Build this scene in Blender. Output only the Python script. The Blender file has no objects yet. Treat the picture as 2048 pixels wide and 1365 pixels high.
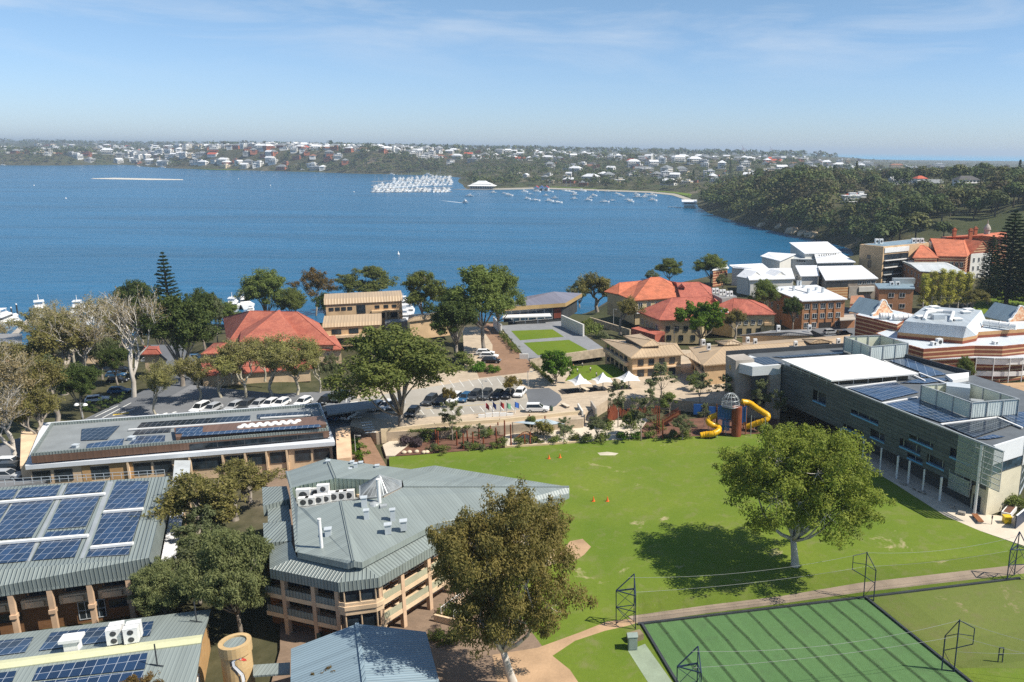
import bpy, math, random
import numpy as np
from mathutils import Matrix, Vector
# ------------------------------------------------------------------ camera, light, exposure
SC = bpy.context.scene
COL = SC.collection
R = math.radians
F, PX, PY, HCAM = 1621.0, 1300.0, 682.5, 58.0
PITCH, ROLL = R(13.3), R(0.56)
_f = np.array([0, math.cos(PITCH), -math.sin(PITCH)])
_r0 = np.array([1.0, 0, 0]); _u0 = np.array([0, math.sin(PITCH), math.cos(PITCH)])
_r = math.cos(ROLL) * _r0 + math.sin(ROLL) * _u0
_u = -math.sin(ROLL) * _r0 + math.cos(ROLL) * _u0
CAMP = np.array([0, 0, HCAM])
cam = bpy.data.cameras.new('camera'); camo = bpy.data.objects.new('camera', cam); COL.objects.link(camo)
cam.sensor_width = 36; cam.lens = F / 2048 * 36; cam.shift_x = (1024 - PX) / 2048
cam.clip_start = 1; cam.clip_end = 200000
m = Matrix.Identity(4)
for i in range(3):
 m[i][0] = _r[i]; m[i][1] = _u[i]; m[i][2] = -_f[i]; m[i][3] = CAMP[i]
camo.matrix_world = m
SC.camera = camo
SUN_TO = Vector((0.975, -0.19, 1.16)).normalized()
sun = bpy.data.lights.new('sun', 'SUN'); sun.energy = 4.9; sun.angle = R(0.53); sun.color = (1.0, 0.93, 0.82)
suno = bpy.data.objects.new('sun', sun); COL.objects.link(suno)
suno.rotation_mode = 'QUATERNION'; suno.rotation_quaternion = SUN_TO.to_track_quat('Z', 'Y')
W = bpy.data.worlds.new('World'); SC.world = W; W.use_nodes = True
nt = W.node_tree; nt.nodes.clear()
def N(nt, t, **k):
 n = nt.nodes.new(t)
 for a, v in k.items(): setattr(n, a, v)
 return n
out = N(nt, 'ShaderNodeOutputWorld'); bg = N(nt, 'ShaderNodeBackground')
sky = N(nt, 'ShaderNodeTexSky'); sky.sky_type = 'NISHITA'; sky.sun_disc = False
sky.sun_elevation = math.asin(SUN_TO.z); sky.sun_rotation = math.atan2(SUN_TO.x, SUN_TO.y)
sky.altitude = 0; sky.air_density = 1.0; sky.dust_density = 0.25; sky.ozone_density = 1.6
# thin cirrus: streaky noise on the sky direction flattened onto a cloud layer
tc = N(nt, 'ShaderNodeTexCoord'); sep = N(nt, 'ShaderNodeSeparateXYZ'); nt.links.new(tc.outputs['Generated'], sep.inputs[0])
mz = N(nt, 'ShaderNodeMath', operation='MAXIMUM'); nt.links.new(sep.outputs['Z'], mz.inputs[0]); mz.inputs[1].default_value = 0.03
dx = N(nt, 'ShaderNodeMath', operation='DIVIDE'); nt.links.new(sep.outputs['X'], dx.inputs[0]); nt.links.new(mz.outputs[0], dx.inputs[1])
dy = N(nt, 'ShaderNodeMath', operation='DIVIDE'); nt.links.new(sep.outputs['Y'], dy.inputs[0]); nt.links.new(mz.outputs[0], dy.inputs[1])
cmb = N(nt, 'ShaderNodeCombineXYZ'); nt.links.new(dx.outputs[0], cmb.inputs[0]); nt.links.new(dy.outputs[0], cmb.inputs[1])
mp = N(nt, 'ShaderNodeMapping'); nt.links.new(tc.outputs['Generated'], mp.inputs[0])
mp.inputs['Rotation'].default_value = (R(7), R(-9), 0); mp.inputs['Scale'].default_value = (2.6, 2.6, 15); mp.inputs['Location'].default_value = (1.3, 4.7, 2.2)
nz = N(nt, 'ShaderNodeTexNoise'); nz.inputs['Scale'].default_value = 1.5; nz.inputs['Detail'].default_value = 7; nz.inputs['Roughness'].default_value = 0.58; nz.inputs['Distortion'].default_value = 0.5
nt.links.new(mp.outputs[0], nz.inputs['Vector'])
rp = N(nt, 'ShaderNodeMapRange'); nt.links.new(nz.outputs[0], rp.inputs[0]); rp.inputs[1].default_value = 0.5; rp.inputs[2].default_value = 0.78; rp.inputs[3].default_value = 0; rp.inputs[4].default_value = 0.45
fz = N(nt, 'ShaderNodeMapRange'); nt.links.new(sep.outputs['Z'], fz.inputs[0]); fz.inputs[1].default_value = 0.06; fz.inputs[2].default_value = 0.13
mu = N(nt, 'ShaderNodeMath', operation='MULTIPLY'); nt.links.new(rp.outputs[0], mu.inputs[0]); nt.links.new(fz.outputs[0], mu.inputs[1])
mx = N(nt, 'ShaderNodeMix', data_type='RGBA'); nt.links.new(mu.outputs[0], mx.inputs[0]); tint = N(nt, 'ShaderNodeMix', data_type='RGBA'); tint.blend_type = 'MULTIPLY'; tint.inputs[0].default_value = 1; nt.links.new(sky.outputs[0], tint.inputs[6]); tz = N(nt, 'ShaderNodeMapRange'); nt.links.new(sep.outputs['Z'], tz.inputs[0]); tz.inputs[1].default_value = 0.0; tz.inputs[2].default_value = 0.22; tm = N(nt, 'ShaderNodeMix', data_type='RGBA'); nt.links.new(tz.outputs[0], tm.inputs[0]); tm.inputs[6].default_value = (.70, .89, 1.36, 1); tm.inputs[7].default_value = (.80, .93, .99, 1); nt.links.new(tm.outputs[2], tint.inputs[7]); nt.links.new(tint.outputs[2], mx.inputs[6]); mx.inputs[7].default_value = (7.2, 7.6, 8.0, 1)
nt.links.new(mx.outputs[2], bg.inputs[0]); bg.inputs[1].default_value = 0.083
nt.links.new(bg.outputs[0], out.inputs[0])
SC.view_settings.view_transform = 'Standard'; SC.view_settings.look = 'None'
SC.view_settings.exposure = 0.5; SC.view_settings.gamma = 1
cy = SC.cycles
cy.max_bounces = 5; cy.diffuse_bounces = 2; cy.glossy_bounces = 2; cy.transmission_bounces = 2; cy.transparent_max_bounces = 12; cy.volume_bounces = 0
cy.caustics_reflective = False; cy.caustics_refractive = False
cy.use_adaptive_sampling = False; cy.sample_clamp_indirect = 6
cy.use_denoising = False; SC.render.filter_size = 1.3
# ------------------------------------------------------------------ places: where a line of sight meets a level z
def U(px, py, z=0.0):
 d = _f * F + _r * (px - PX) - _u * (py - PY)
 t = (z - HCAM) / d[2]
 return CAMP + d * t
def UY(px, py, Y):
 d = _f * F + _r * (px - PX) - _u * (py - PY)
 return CAMP + d * (Y / d[1])
def PJ(p):
 d = np.array(p, float) - CAMP; w = d @ _f
 return PX + F * (d @ _r) / w, PY - F * (d @ _u) / w
def pts(l, z): return [U(a, b, z) for a, b in l]
KX = F * math.cos(PITCH)
def at(px, dep): return np.array([dep * (px - PX) / KX, dep])
# ------------------------------------------------------------------ materials
MAT = {}
class NT:
 def __init__(s, name):
  s.m = bpy.data.materials.new(name); s.m.use_nodes = True; s.t = s.m.node_tree; s.t.nodes.clear()
  s.o = s.n('ShaderNodeOutputMaterial'); s.b = s.n('ShaderNodeBsdfPrincipled'); s.l(s.b.outputs[0], s.o.inputs[0])
 def n(s, t, **k):
  q = s.t.nodes.new(t)
  for a, v in k.items(): setattr(q, a, v)
  return q
 def l(s, a, b): s.t.links.new(a, b)
 def math(s, op, a, b=None):
  q = s.n('ShaderNodeMath', operation=op)
  for i, v in enumerate((a, b)):
   if v is None: continue
   if hasattr(v, 'links'): s.l(v, q.inputs[i])
   else: q.inputs[i].default_value = v
  return q.outputs[0]
 def mix(s, f, a, b, mode='MIX'):
  q = s.n('ShaderNodeMix', data_type='RGBA'); q.blend_type = mode
  for i, v in ((0, f), (6, a), (7, b)):
   if hasattr(v, 'links'): s.l(v, q.inputs[i])
   elif i == 0: q.inputs[0].default_value = v
   else: q.inputs[i].default_value = (*v, 1)
  return q.outputs[2]
 def noise(s, scale, detail=3, rough=.55, vec=None, dim='Object', dist=0):
  q = s.n('ShaderNodeTexNoise'); q.inputs['Scale'].default_value = scale; q.inputs['Detail'].default_value = detail; q.inputs['Roughness'].default_value = rough
  q.inputs['Distortion'].default_value = dist
  s.l(vec if vec is not None else s.coord(dim), q.inputs['Vector']); return q.outputs[0]
 def coord(s, w='Object'):
  if w == 'World': return s.n('ShaderNodeNewGeometry').outputs['Position']
  return s.n('ShaderNodeTexCoord').outputs[w]
 def ramp(s, f, a, b):
  q = s.n('ShaderNodeMapRange'); s.l(f, q.inputs[0]); q.inputs[1].default_value = a; q.inputs[2].default_value = b; return q.outputs[0]
 def bump(s, h, dist, strength=1.0):
  q = s.n('ShaderNodeBump'); s.l(h, q.inputs['Height']); q.inputs['Distance'].default_value = dist; q.inputs['Strength'].default_value = strength
  s.l(q.outputs[0], s.b.inputs['Normal'])
 def set(s, col=None, rough=None, metal=None, spec=None, alpha=None):
  I = s.b.inputs
  for k, v in (('Base Color', col), ('Roughness', rough), ('Metallic', metal), ('Specular IOR Level', spec), ('Alpha', alpha)):
   if v is None: continue
   if hasattr(v, 'links'): s.l(v, I[k])
   elif k == 'Base Color': I[k].default_value = (*v, 1)
   else: I[k].default_value = v
def lin(h):
 h = h.lstrip('#'); r = []
 for i in (0, 2, 4):
  c = int(h[i:i+2], 16) / 255; r.append(c / 12.92 if c <= .04045 else ((c + .055) / 1.055) ** 2.4)
 return tuple(r)
def sc(c, k): return tuple(min(1, x * k) for x in c)
def plain(name, col, rough=.6, metal=0, var=.18, scale=.35, spec=.4, fine=True):
 """painted / rendered / concrete surface: broad weathering and fine grain"""
 if name in MAT: return MAT[name]
 s = NT(name); n1 = s.noise(scale, 4); n2 = s.noise(scale * 14, 2)
 c = s.mix(s.ramp(n1, .3, .7), sc(col, 1 - var), sc(col, 1 + var))
 if fine: c = s.mix(s.ramp(n2, .35, .65), s.mix(1, c, (.9, .9, .9), 'MULTIPLY'), c)
 s.set(c, rough, metal, spec); MAT[name] = s.m; return s.m
def metal_roof(name, col, period=.42, rough=.42, deep=.05, var=.10, spec=.5, patches=.5):
 """pressed-metal roofing: standing ribs down the slope, sheet-to-sheet variation, weather streaks"""
 if name in MAT: return MAT[name]
 s = NT(name); uv = s.coord('UV'); sp = s.n('ShaderNodeSeparateXYZ'); s.l(uv, sp.inputs[0])
 ph = s.math('FRACT', s.math('DIVIDE', sp.outputs[0], period))
 rib = s.math('SUBTRACT', 1, s.math('MULTIPLY', s.math('ABSOLUTE', s.math('SUBTRACT', ph, .5)), 2))
 rb = s.ramp(rib, .55, .95)
 wn = s.n('ShaderNodeTexWhiteNoise', noise_dimensions='1D'); s.l(s.math('FLOOR', s.math('DIVIDE', sp.outputs[0], period * 2)), wn.inputs['W'])
 mp = s.n('ShaderNodeMapping'); s.l(uv, mp.inputs[0]); mp.inputs['Scale'].default_value = (1.2, .12, 1)
 st = s.noise(1.0, 4, .6, mp.outputs[0]); big = s.noise(.09, 3)
 c = s.mix(wn.outputs[0], sc(col, 1 - var), sc(col, 1 + var))
 c = s.mix(s.math('MULTIPLY', s.ramp(st, .45, .75), .35), c, sc(col, .72))
 c = s.mix(s.math('MULTIPLY', s.ramp(big, .35, .7), patches * .5), c, sc(col, 1.3))
 s.set(c, rough, 0, spec); s.bump(rb, deep); MAT[name] = s.m; return s.m
def brick(name, c1, c2, mort, bands=None, var=.2, w=.5, h=.17):
 """brickwork; bands = (period, share, colour) lays courses of a second colour"""
 if name in MAT: return MAT[name]
 s = NT(name); uv = s.coord('UV')
 b = s.n('ShaderNodeTexBrick'); s.l(uv, b.inputs['Vector']); b.inputs['Scale'].default_value = 1
 b.inputs['Brick Width'].default_value = w; b.inputs['Row Height'].default_value = h; b.inputs['Mortar Size'].default_value = .012
 b.inputs['Color1'].default_value = (*c1, 1); b.inputs['Color2'].default_value = (*c2, 1); b.inputs['Mortar'].default_value = (*mort, 1)
 c = b.outputs[0]
 if bands:
  sp = s.n('ShaderNodeSeparateXYZ'); s.l(uv, sp.inputs[0])
  fr = s.math('FRACT', s.math('DIVIDE', s.math('ADD', sp.outputs[1], bands[3] if len(bands) > 3 else 0), bands[0]))
  c = s.mix(s.math('LESS_THAN', fr, bands[1]), c, bands[2])
 n = s.noise(.5, 4); c = s.mix(s.ramp(n, .3, .75), s.mix(1, c, (1 - var,) * 3, 'MULTIPLY'), c)
 s.set(c, .85, 0, .25); MAT[name] = s.m; return s.m
def tiles(name, c1, c2, dark, ph=.36, pw=.30):
 """clay tiles: rows across the slope, each tile its own tone, lichen patches"""
 if name in MAT: return MAT[name]
 s = NT(name); uv = s.coord('UV'); sp = s.n('ShaderNodeSeparateXYZ'); s.l(uv, sp.inputs[0])
 row = s.math('FRACT', s.math('DIVIDE', sp.outputs[1], ph)); colp = s.math('FRACT', s.math('DIVIDE', sp.outputs[0], pw))
 cell = s.n('ShaderNodeCombineXYZ'); s.l(s.math('FLOOR', s.math('DIVIDE', sp.outputs[0], pw)), cell.inputs[0]); s.l(s.math('FLOOR', s.math('DIVIDE', sp.outputs[1], ph)), cell.inputs[1])
 wn = s.n('ShaderNodeTexWhiteNoise', noise_dimensions='2D'); s.l(cell.outputs[0], wn.inputs['Vector'])
 c = s.mix(wn.outputs[0], c1, c2)
 n = s.noise(.35, 5, .65); c = s.mix(s.ramp(n, .42, .75), c, dark)
 hh = s.math('ADD', s.math('MULTIPLY', row, .6), s.math('MULTIPLY', s.math('ABSOLUTE', s.math('SUBTRACT', colp, .5)), .8))
 s.set(c, .75, 0, .3); s.bump(hh, .07); MAT[name] = s.m; return s.m
def glassy(name, col=(.02, .03, .04), rough=.08, spec=.6, var=.5):
 if name in MAT: return MAT[name]
 s = NT(name); n = s.noise(.6, 2); c = s.mix(s.ramp(n, .35, .65), sc(col, 1 - var), sc(col, 1 + var)); s.set(c, rough, 0, spec); MAT[name] = s.m; return s.m
def solar(name, pw=1.0, ph=1.65, cell=(.012, .035, .085), frame=(.42, .46, .5)):
 """photovoltaic modules: blue cells, pale aluminium frames, each module a little different"""
 if name in MAT: return MAT[name]
 s = NT(name); uv = s.coord('UV'); sp = s.n('ShaderNodeSeparateXYZ'); s.l(uv, sp.inputs[0])
 def grid(p, q, w):
  fx = s.math('FRACT', s.math('DIVIDE', sp.outputs[0], p)); fy = s.math('FRACT', s.math('DIVIDE', sp.outputs[1], q))
  return s.math('MAXIMUM', s.math('LESS_THAN', fx, w / p), s.math('LESS_THAN', fy, w / q))
 g = grid(pw, ph, .055); g2 = grid(pw / 6, ph / 10, .012)
 ce = s.n('ShaderNodeCombineXYZ'); s.l(s.math('FLOOR', s.math('DIVIDE', sp.outputs[0], pw)), ce.inputs[0]); s.l(s.math('FLOOR', s.math('DIVIDE', sp.outputs[1], ph)), ce.inputs[1])
 wn = s.n('ShaderNodeTexWhiteNoise', noise_dimensions='2D'); s.l(ce.outputs[0], wn.inputs['Vector'])
 c = s.mix(wn.outputs[0], sc(cell, .7), sc(cell, 1.35))
 c = s.mix(s.math('MULTIPLY', g2, .22), c, sc(frame, .6)); c = s.mix(s.math('MULTIPLY', g, .8), c, frame)
 s.set(c, .12, 0, .55); MAT[name] = s.m; return s.m
def leafmat(name, c1, c2, c3, trans=.35, objvar=.25):
 """foliage: every leaf spray its own tone, clumps and whole trees vary, light passes through"""
 if name in MAT: return MAT[name]
 s = NT(name); g = s.n('ShaderNodeNewGeometry'); oi = s.n('ShaderNodeObjectInfo')
 n = s.noise(.45, 3)
 c = s.mix(g.outputs['Random Per Island'], c1, c2); c = s.mix(s.math('MULTIPLY', s.ramp(n, .45, .7), .7), c, c3)
 hs = s.n('ShaderNodeHueSaturation'); s.l(c, hs.inputs['Color'])
 s.l(s.math('ADD', 1 - objvar / 2, s.math('MULTIPLY', oi.outputs['Random'], objvar)), hs.inputs['Value'])
 s.l(s.math('ADD', .5 - .012, s.math('MULTIPLY', oi.outputs['Random'], .024)), hs.inputs['Hue'])
 s.set(hs.outputs[0], .6, 0, .1)
 tr = s.n('ShaderNodeBsdfTranslucent'); s.l(s.mix(1, hs.outputs[0], (1.1, 1.15, .6), 'MULTIPLY'), tr.inputs[0])
 ms = s.n('ShaderNodeMixShader'); ms.inputs[0].default_value = trans; s.l(s.b.outputs[0], ms.inputs[1]); s.l(tr.outputs[0], ms.inputs[2]); s.l(ms.outputs[0], s.o.inputs[0])
 MAT[name] = s.m; return s.m
def barkmat(name, c1, c2, scale=1.2):
 if name in MAT: return MAT[name]
 s = NT(name); mp = s.n('ShaderNodeMapping'); s.l(s.coord('Object'), mp.inputs[0]); mp.inputs['Scale'].default_value = (1, 1, .3)
 n = s.noise(scale, 4, .6, mp.outputs[0]); c = s.mix(s.ramp(n, .4, .62), c1, c2); s.set(c, .85, 0, .2); MAT[name] = s.m; return s.m
# ------------------------------------------------------------------ mesh building
def uvmesh(me, flat_ang=0.0):
 """metric UVs per face: u along the contour, v down the slope (walls: v = height)"""
 uvl = me.uv_layers.new(name='uv'); n = len(me.loops)
 if n == 0: return
 co = np.empty(len(me.vertices) * 3); me.vertices.foreach_get('co', co); co = co.reshape(-1, 3)
 vi = np.empty(n, int); me.loops.foreach_get('vertex_index', vi)
 nf = len(me.polygons); no = np.empty(nf * 3); me.polygons.foreach_get('normal', no); no = no.reshape(-1, 3)
 lt = np.empty(nf, int); me.polygons.foreach_get('loop_total', lt)
 no = np.repeat(no, lt, 0); p = co[vi]
 t = np.stack([-no[:, 1], no[:, 0], np.zeros(n)], 1); ln = np.linalg.norm(t, axis=1); fl = ln < .02
 t[fl] = (math.cos(flat_ang), math.sin(flat_ang), 0); t[~fl] /= ln[~fl][:, None]
 b = np.cross(no, t); uv = np.stack([(p * t).sum(1), (p * b).sum(1)], 1)
 uvl.data.foreach_set('uv', uv.astype(np.float32).ravel())
class MB:
 def __init__(s): s.v = []; s.f = []; s.mi = []
 def poly(s, ps, mi=0):
  k = len(s.v); s.v += [tuple(map(float, p)) for p in ps]; s.f.append(tuple(range(k, k + len(ps)))); s.mi.append(mi); return s
 def prism(s, ring, z0, z1, mi=0, top=True, bottom=True, mtop=None):
  """vertical prism over a plan polygon (any winding); z1 may be a list"""
  r = [(p[0], p[1]) for p in ring]
  a = sum(r[i][0] * r[(i + 1) % len(r)][1] - r[(i + 1) % len(r)][0] * r[i][1] for i in range(len(r)))
  z1l = list(z1) if hasattr(z1, '__len__') else [z1] * len(r)
  if a < 0: r = r[::-1]; z1l = z1l[::-1]
  n = len(r); k = len(s.v)
  s.v += [(x, y, z0) for x, y in r] + [(x, y, z) for (x, y), z in zip(r, z1l)]
  for i in range(n):
   j = (i + 1) % n; s.f.append((k + i, k + j, k + n + j, k + n + i)); s.mi.append(mi)
  if top: s.f.append(tuple(k + n + i for i in range(n))); s.mi.append(mi if mtop is None else mtop)
  if bottom: s.f.append(tuple(k + i for i in reversed(range(n)))); s.mi.append(mi)
  return s
 def box(s, c, size, ang=0, mi=0):
  """box with base centre c"""
  ca, sa = math.cos(ang), math.sin(ang); hx, hy = size[0] / 2, size[1] / 2
  ring = [(c[0] + x * ca - y * sa, c[1] + x * sa + y * ca) for x, y in ((-hx, -hy), (hx, -hy), (hx, hy), (-hx, hy))]
  return s.prism(ring, c[2], c[2] + size[2], mi)
 def bar(s, a, b, w, mi=0, h=None):
  """square bar between two points"""
  a = np.array(a, float); b = np.array(b, float); d = b - a; L = np.linalg.norm(d)
  if L < 1e-6: return s
  d /= L; up = np.array([0, 0, 1.]) if abs(d[2]) < .95 else np.array([1., 0, 0])
  x = np.cross(d, up); x /= np.linalg.norm(x); y = np.cross(x, d); h = h or w
  k = len(s.v)
  for p in (a, b):
   for i, j in ((-1, -1), (1, -1), (1, 1), (-1, 1)): s.v.append(tuple(p + x * i * w / 2 + y * j * h / 2))
  for q in ((0, 1, 5, 4), (1, 2, 6, 5), (2, 3, 7, 6), (3, 0, 4, 7), (3, 2, 1, 0), (4, 5, 6, 7)):
   s.f.append(tuple(k + i for i in q)); s.mi.append(mi)
  return s
 def tube(s, ps, rs, n=8, mi=0, cap=True):
  ps = [np.array(p, float) for p in ps]; k0 = len(s.v)
  if not hasattr(rs, '__len__'): rs = [rs] * len(ps)
  for i, p in enumerate(ps):
   d = ps[min(i + 1, len(ps) - 1)] - ps[max(i - 1, 0)]; d = d / (np.linalg.norm(d) + 1e-9)
   up = np.array([0, 0, 1.]) if abs(d[2]) < .9 else np.array([1., 0, 0])
   x = np.cross(d, up); x /= np.linalg.norm(x); y = np.cross(d, x)
   for j in range(n):
    a = 2 * math.pi * j / n; s.v.append(tuple(p + (x * math.cos(a) + y * math.sin(a)) * rs[i]))
  for i in range(len(ps) - 1):
   for j in range(n):
    a, b = k0 + i * n + j, k0 + i * n + (j + 1) % n; s.f.append((a, b, b + n, a + n)); s.mi.append(mi)
  if cap:
   s.f.append(tuple(k0 + j for j in reversed(range(n)))); s.mi.append(mi)
   s.f.append(tuple(k0 + (len(ps) - 1) * n + j for j in range(n))); s.mi.append(mi)
  return s
 def lathe(s, c, prof, n=16, mi=0):
  k = len(s.v)
  for r, z in prof:
   for j in range(n):
    a = 2 * math.pi * j / n; s.v.append((c[0] + r * math.cos(a), c[1] + r * math.sin(a), c[2] + z))
  for i in range(len(prof) - 1):
   for j in range(n):
    a, b = k + i * n + j, k + i * n + (j + 1) % n; s.f.append((a, b, b + n, a + n)); s.mi.append(mi)
  s.f.append(tuple(k + j for j in reversed(range(n)))); s.mi.append(mi)
  s.f.append(tuple(k + (len(prof) - 1) * n + j for j in range(n))); s.mi.append(mi)
  return s
 def mesh(s, name, mats, smooth=False, ang=0.0, recalc=False):
  me = bpy.data.meshes.new(name); me.from_pydata(s.v, [], s.f)
  if recalc:
   import bmesh
   bm = bmesh.new(); bm.from_mesh(me); bmesh.ops.recalc_face_normals(bm, faces=bm.faces); bm.to_mesh(me); bm.free()
  mats = mats if isinstance(mats, (list, tuple)) else [mats]
  for q in mats: me.materials.append(q)
  me.polygons.foreach_set('material_index', s.mi)
  me.update(); uvmesh(me, ang)
  if smooth: me.polygons.foreach_set('use_smooth', [True] * len(me.polygons))
  return me
 def build(s, name, mats, parent=None, smooth=False, ang=0.0, loc=None, recalc=False, **tags):
  o = bpy.data.objects.new(name, s.mesh(name, mats, smooth, ang, recalc)); COL.objects.link(o)
  if parent is not None:
   o.parent = parent
   if parent.type == 'EMPTY': o.matrix_parent_inverse = Matrix.Translation(-parent.location)
  if loc is not None: o.location = loc
  for k, v in tags.items(): o[k] = v
  return o
def raw_mesh(name, V, Fq, mat, mi=None, smooth=False):
 """numpy quads to a mesh"""
 me = bpy.data.meshes.new(name); nv, nf = len(V), len(Fq); kk = Fq.shape[1]
 me.vertices.add(nv); me.vertices.foreach_set('co', np.ascontiguousarray(V, np.float32).ravel())
 me.loops.add(nf * kk); me.loops.foreach_set('vertex_index', np.ascontiguousarray(Fq, np.int32).ravel())
 me.polygons.add(nf); me.polygons.foreach_set('loop_start', np.arange(0, nf * kk, kk, dtype=np.int32)); me.polygons.foreach_set('loop_total', np.full(nf, kk, np.int32))
 for q in (mat if isinstance(mat, (list, tuple)) else [mat]): me.materials.append(q)
 if mi is not None: me.polygons.foreach_set('material_index', np.ascontiguousarray(mi, np.int32))
 if smooth: me.polygons.foreach_set('use_smooth', np.ones(nf, bool))
 me.update(calc_edges=True); return me
def empty(name, loc=(0, 0, 0), label=None, cat=None, group=None, rz=0, **tags):
 o = bpy.data.objects.new(name, None); COL.objects.link(o); o.location = [float(q) for q in loc]; o.rotation_euler = (0, 0, rz); o.empty_display_size = .5
 if label: o['label'] = label
 if cat: o['category'] = cat
 if group: o['group'] = group
 return o
def tag(o, label, cat, group=None):
 o['label'] = label; o['category'] = cat
 if group: o['group'] = group
 return o
def meshobj(name, me, parent=None, loc=(0, 0, 0), rz=0, s=None):
 o = bpy.data.objects.new(name, me); COL.objects.link(o); o.parent = parent; o.location = [float(q) for q in loc]; o.rotation_euler = (0, 0, rz)
 if s is not None: o.scale = s if hasattr(s, '__len__') else (s, s, s)
 return o
def dup(root, loc, rz=0, s=None, label=None, cat=None, group=None):
 """copy of a thing with its parts and their sub-parts"""
 r = root.copy(); COL.objects.link(r); r.location = [float(q) for q in loc]; r.rotation_euler = (0, 0, rz)
 if s is not None: r.scale = s if hasattr(s, '__len__') else (s, s, s)
 for k, v in (('label', label), ('category', cat), ('group', group)):
  if v: r[k] = v
 def kids(a, b):
  for ch in list(a.children):
   if ch.get('_new') : continue
   c = ch.copy(); COL.objects.link(c); c.parent = b; kids(ch, c)
 kids(root, r); return r
def drop(root):
 """remove a prototype that is only a source of copies"""
 for c in list(root.children): drop(c)
 bpy.data.objects.remove(root)
def sheet(name, ring, z, mat, ang=0.0, thick=None, skirt=None, parent=None):
 """flat ground sheet over a plan polygon, with a skirt down into the ground"""
 b = MB(); b.prism(ring, z - (skirt or .5), z, bottom=False)
 return b.build(name, mat, parent, ang=ang, kind='structure')
class Wall:
 """a vertical wall plane from A to B seen from outside (A left, B right)"""
 def __init__(s, A, B, z0=0.0):
  s.A = np.array(A[:2], float); s.B = np.array(B[:2], float); s.L = np.linalg.norm(s.B - s.A); s.d = (s.B - s.A) / s.L
  s.n = np.array([s.d[1], -s.d[0]]); s.z0 = z0; s.ang = math.atan2(s.d[1], s.d[0])
 def p(s, t, z, out=0.0):
  q = s.A + s.d * t + s.n * out; return (q[0], q[1], s.z0 + z)
 def slab(s, b, t0, t1, z0, z1, o0, o1, mi=0):
  """box on the wall: along t0..t1, height z0..z1, from o0 to o1 in front of the plane"""
  r = [s.p(t0, 0, o0)[:2], s.p(t1, 0, o0)[:2], s.p(t1, 0, o1)[:2], s.p(t0, 0, o1)[:2]]
  b.prism(r, s.z0 + z0, s.z0 + z1, mi); return s
 def window(s, t, z, w, h, parent, frame, glass, name='window', bars=1, rows=1, fr=.08, sill=True):
  b = MB(); s.slab(b, t, t + w, z, z + h, -.02, .03)
  for i in range(1, bars): x = t + w * i / bars; s.slab(b, x - fr / 2, x + fr / 2, z + .002, z + h - .002, .03, .075)
  for i in range(1, rows): y = z + h * i / rows; s.slab(b, t + .002, t + w - .002, y - fr / 2, y + fr / 2, .03, .072)
  s.slab(b, t - fr, t, z - fr, z + h + fr, -.02, .09); s.slab(b, t + w, t + w + fr, z - fr, z + h + fr, -.02, .09)
  s.slab(b, t, t + w, z + h, z + h + fr, -.02, .085); s.slab(b, t, t + w, z - fr, z, -.02, .14 if sill else .085)
  fo = b.build(name, frame, parent)
  g = MB(); s.slab(g, t, t + w, z, z + h, .031, .045); g.build('pane', glass, fo)
  return fo
 def row(s, n, t0, t1, z, w, h, parent, frame, glass, bars=2, rows=1):
  for i in range(n):
   c = t0 + (t1 - t0) * (i + .5) / n; s.window(c - w / 2, z, w, h, parent, frame, glass, bars=bars, rows=rows)
def _whit(s, px, py):
 d = _f * F + _r * (px - PX) - _u * (py - PY); n3 = np.array([s.n[0], s.n[1], 0]); a3 = np.array([s.A[0], s.A[1], 0])
 q = CAMP + d * (((a3 - CAMP) @ n3) / (d @ n3)); return (q[:2] - s.A) @ s.d, q[2] - s.z0
Wall.hit = _whit
def plane3(p, q, r):
 p, q, r = map(np.array, (p, q, r)); n = np.cross(q - p, r - p); n = n / np.linalg.norm(n)
 if n[2] < 0: n = -n
 return n, p
def onp(px, py, pl):
 d = _f * F + _r * (px - PX) - _u * (py - PY); n, p = pl; return CAMP + d * (((p - CAMP) @ n) / (d @ n))
def PT(*l): return [U(a, b, z) for a, b, z in l]
def face_up(ps):
 ps = [np.array(p, float) for p in ps]; n = np.zeros(3)
 for i in range(len(ps)): n += np.cross(ps[i], ps[(i + 1) % len(ps)])
 return ps if n[2] >= 0 else ps[::-1]
def slab_poly(b, ps, thick, mi=0, mi2=None):
 """roof plate: a polygon with thickness downwards"""
 ps = face_up(ps); n = len(ps); lo = [p - np.array([0, 0, thick]) for p in ps]; m2 = mi if mi2 is None else mi2
 b.poly(ps, mi); b.poly(lo[::-1], m2)
 for i in range(n): j = (i + 1) % n; b.poly([lo[i], lo[j], ps[j], ps[i]], m2)
 return b
def offset(ring, d):
 """shrink (d > 0) a plan polygon"""
 r = [np.array(p[:2], float) for p in ring]; a = sum(r[i][0] * r[(i + 1) % len(r)][1] - r[(i + 1) % len(r)][0] * r[i][1] for i in range(len(r)))
 if a < 0: r = r[::-1]
 o = []
 for i in range(len(r)):
  p, q, t = r[i - 1], r[i], r[(i + 1) % len(r)]
  e1 = (q - p) / np.linalg.norm(q - p); e2 = (t - q) / np.linalg.norm(t - q); n1 = np.array([-e1[1], e1[0]]); n2 = np.array([-e2[1], e2[0]])
  m = n1 + n2; k = d / max(.35, (1 + n1 @ n2)); o.append(q + m * k)
 return o
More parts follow.
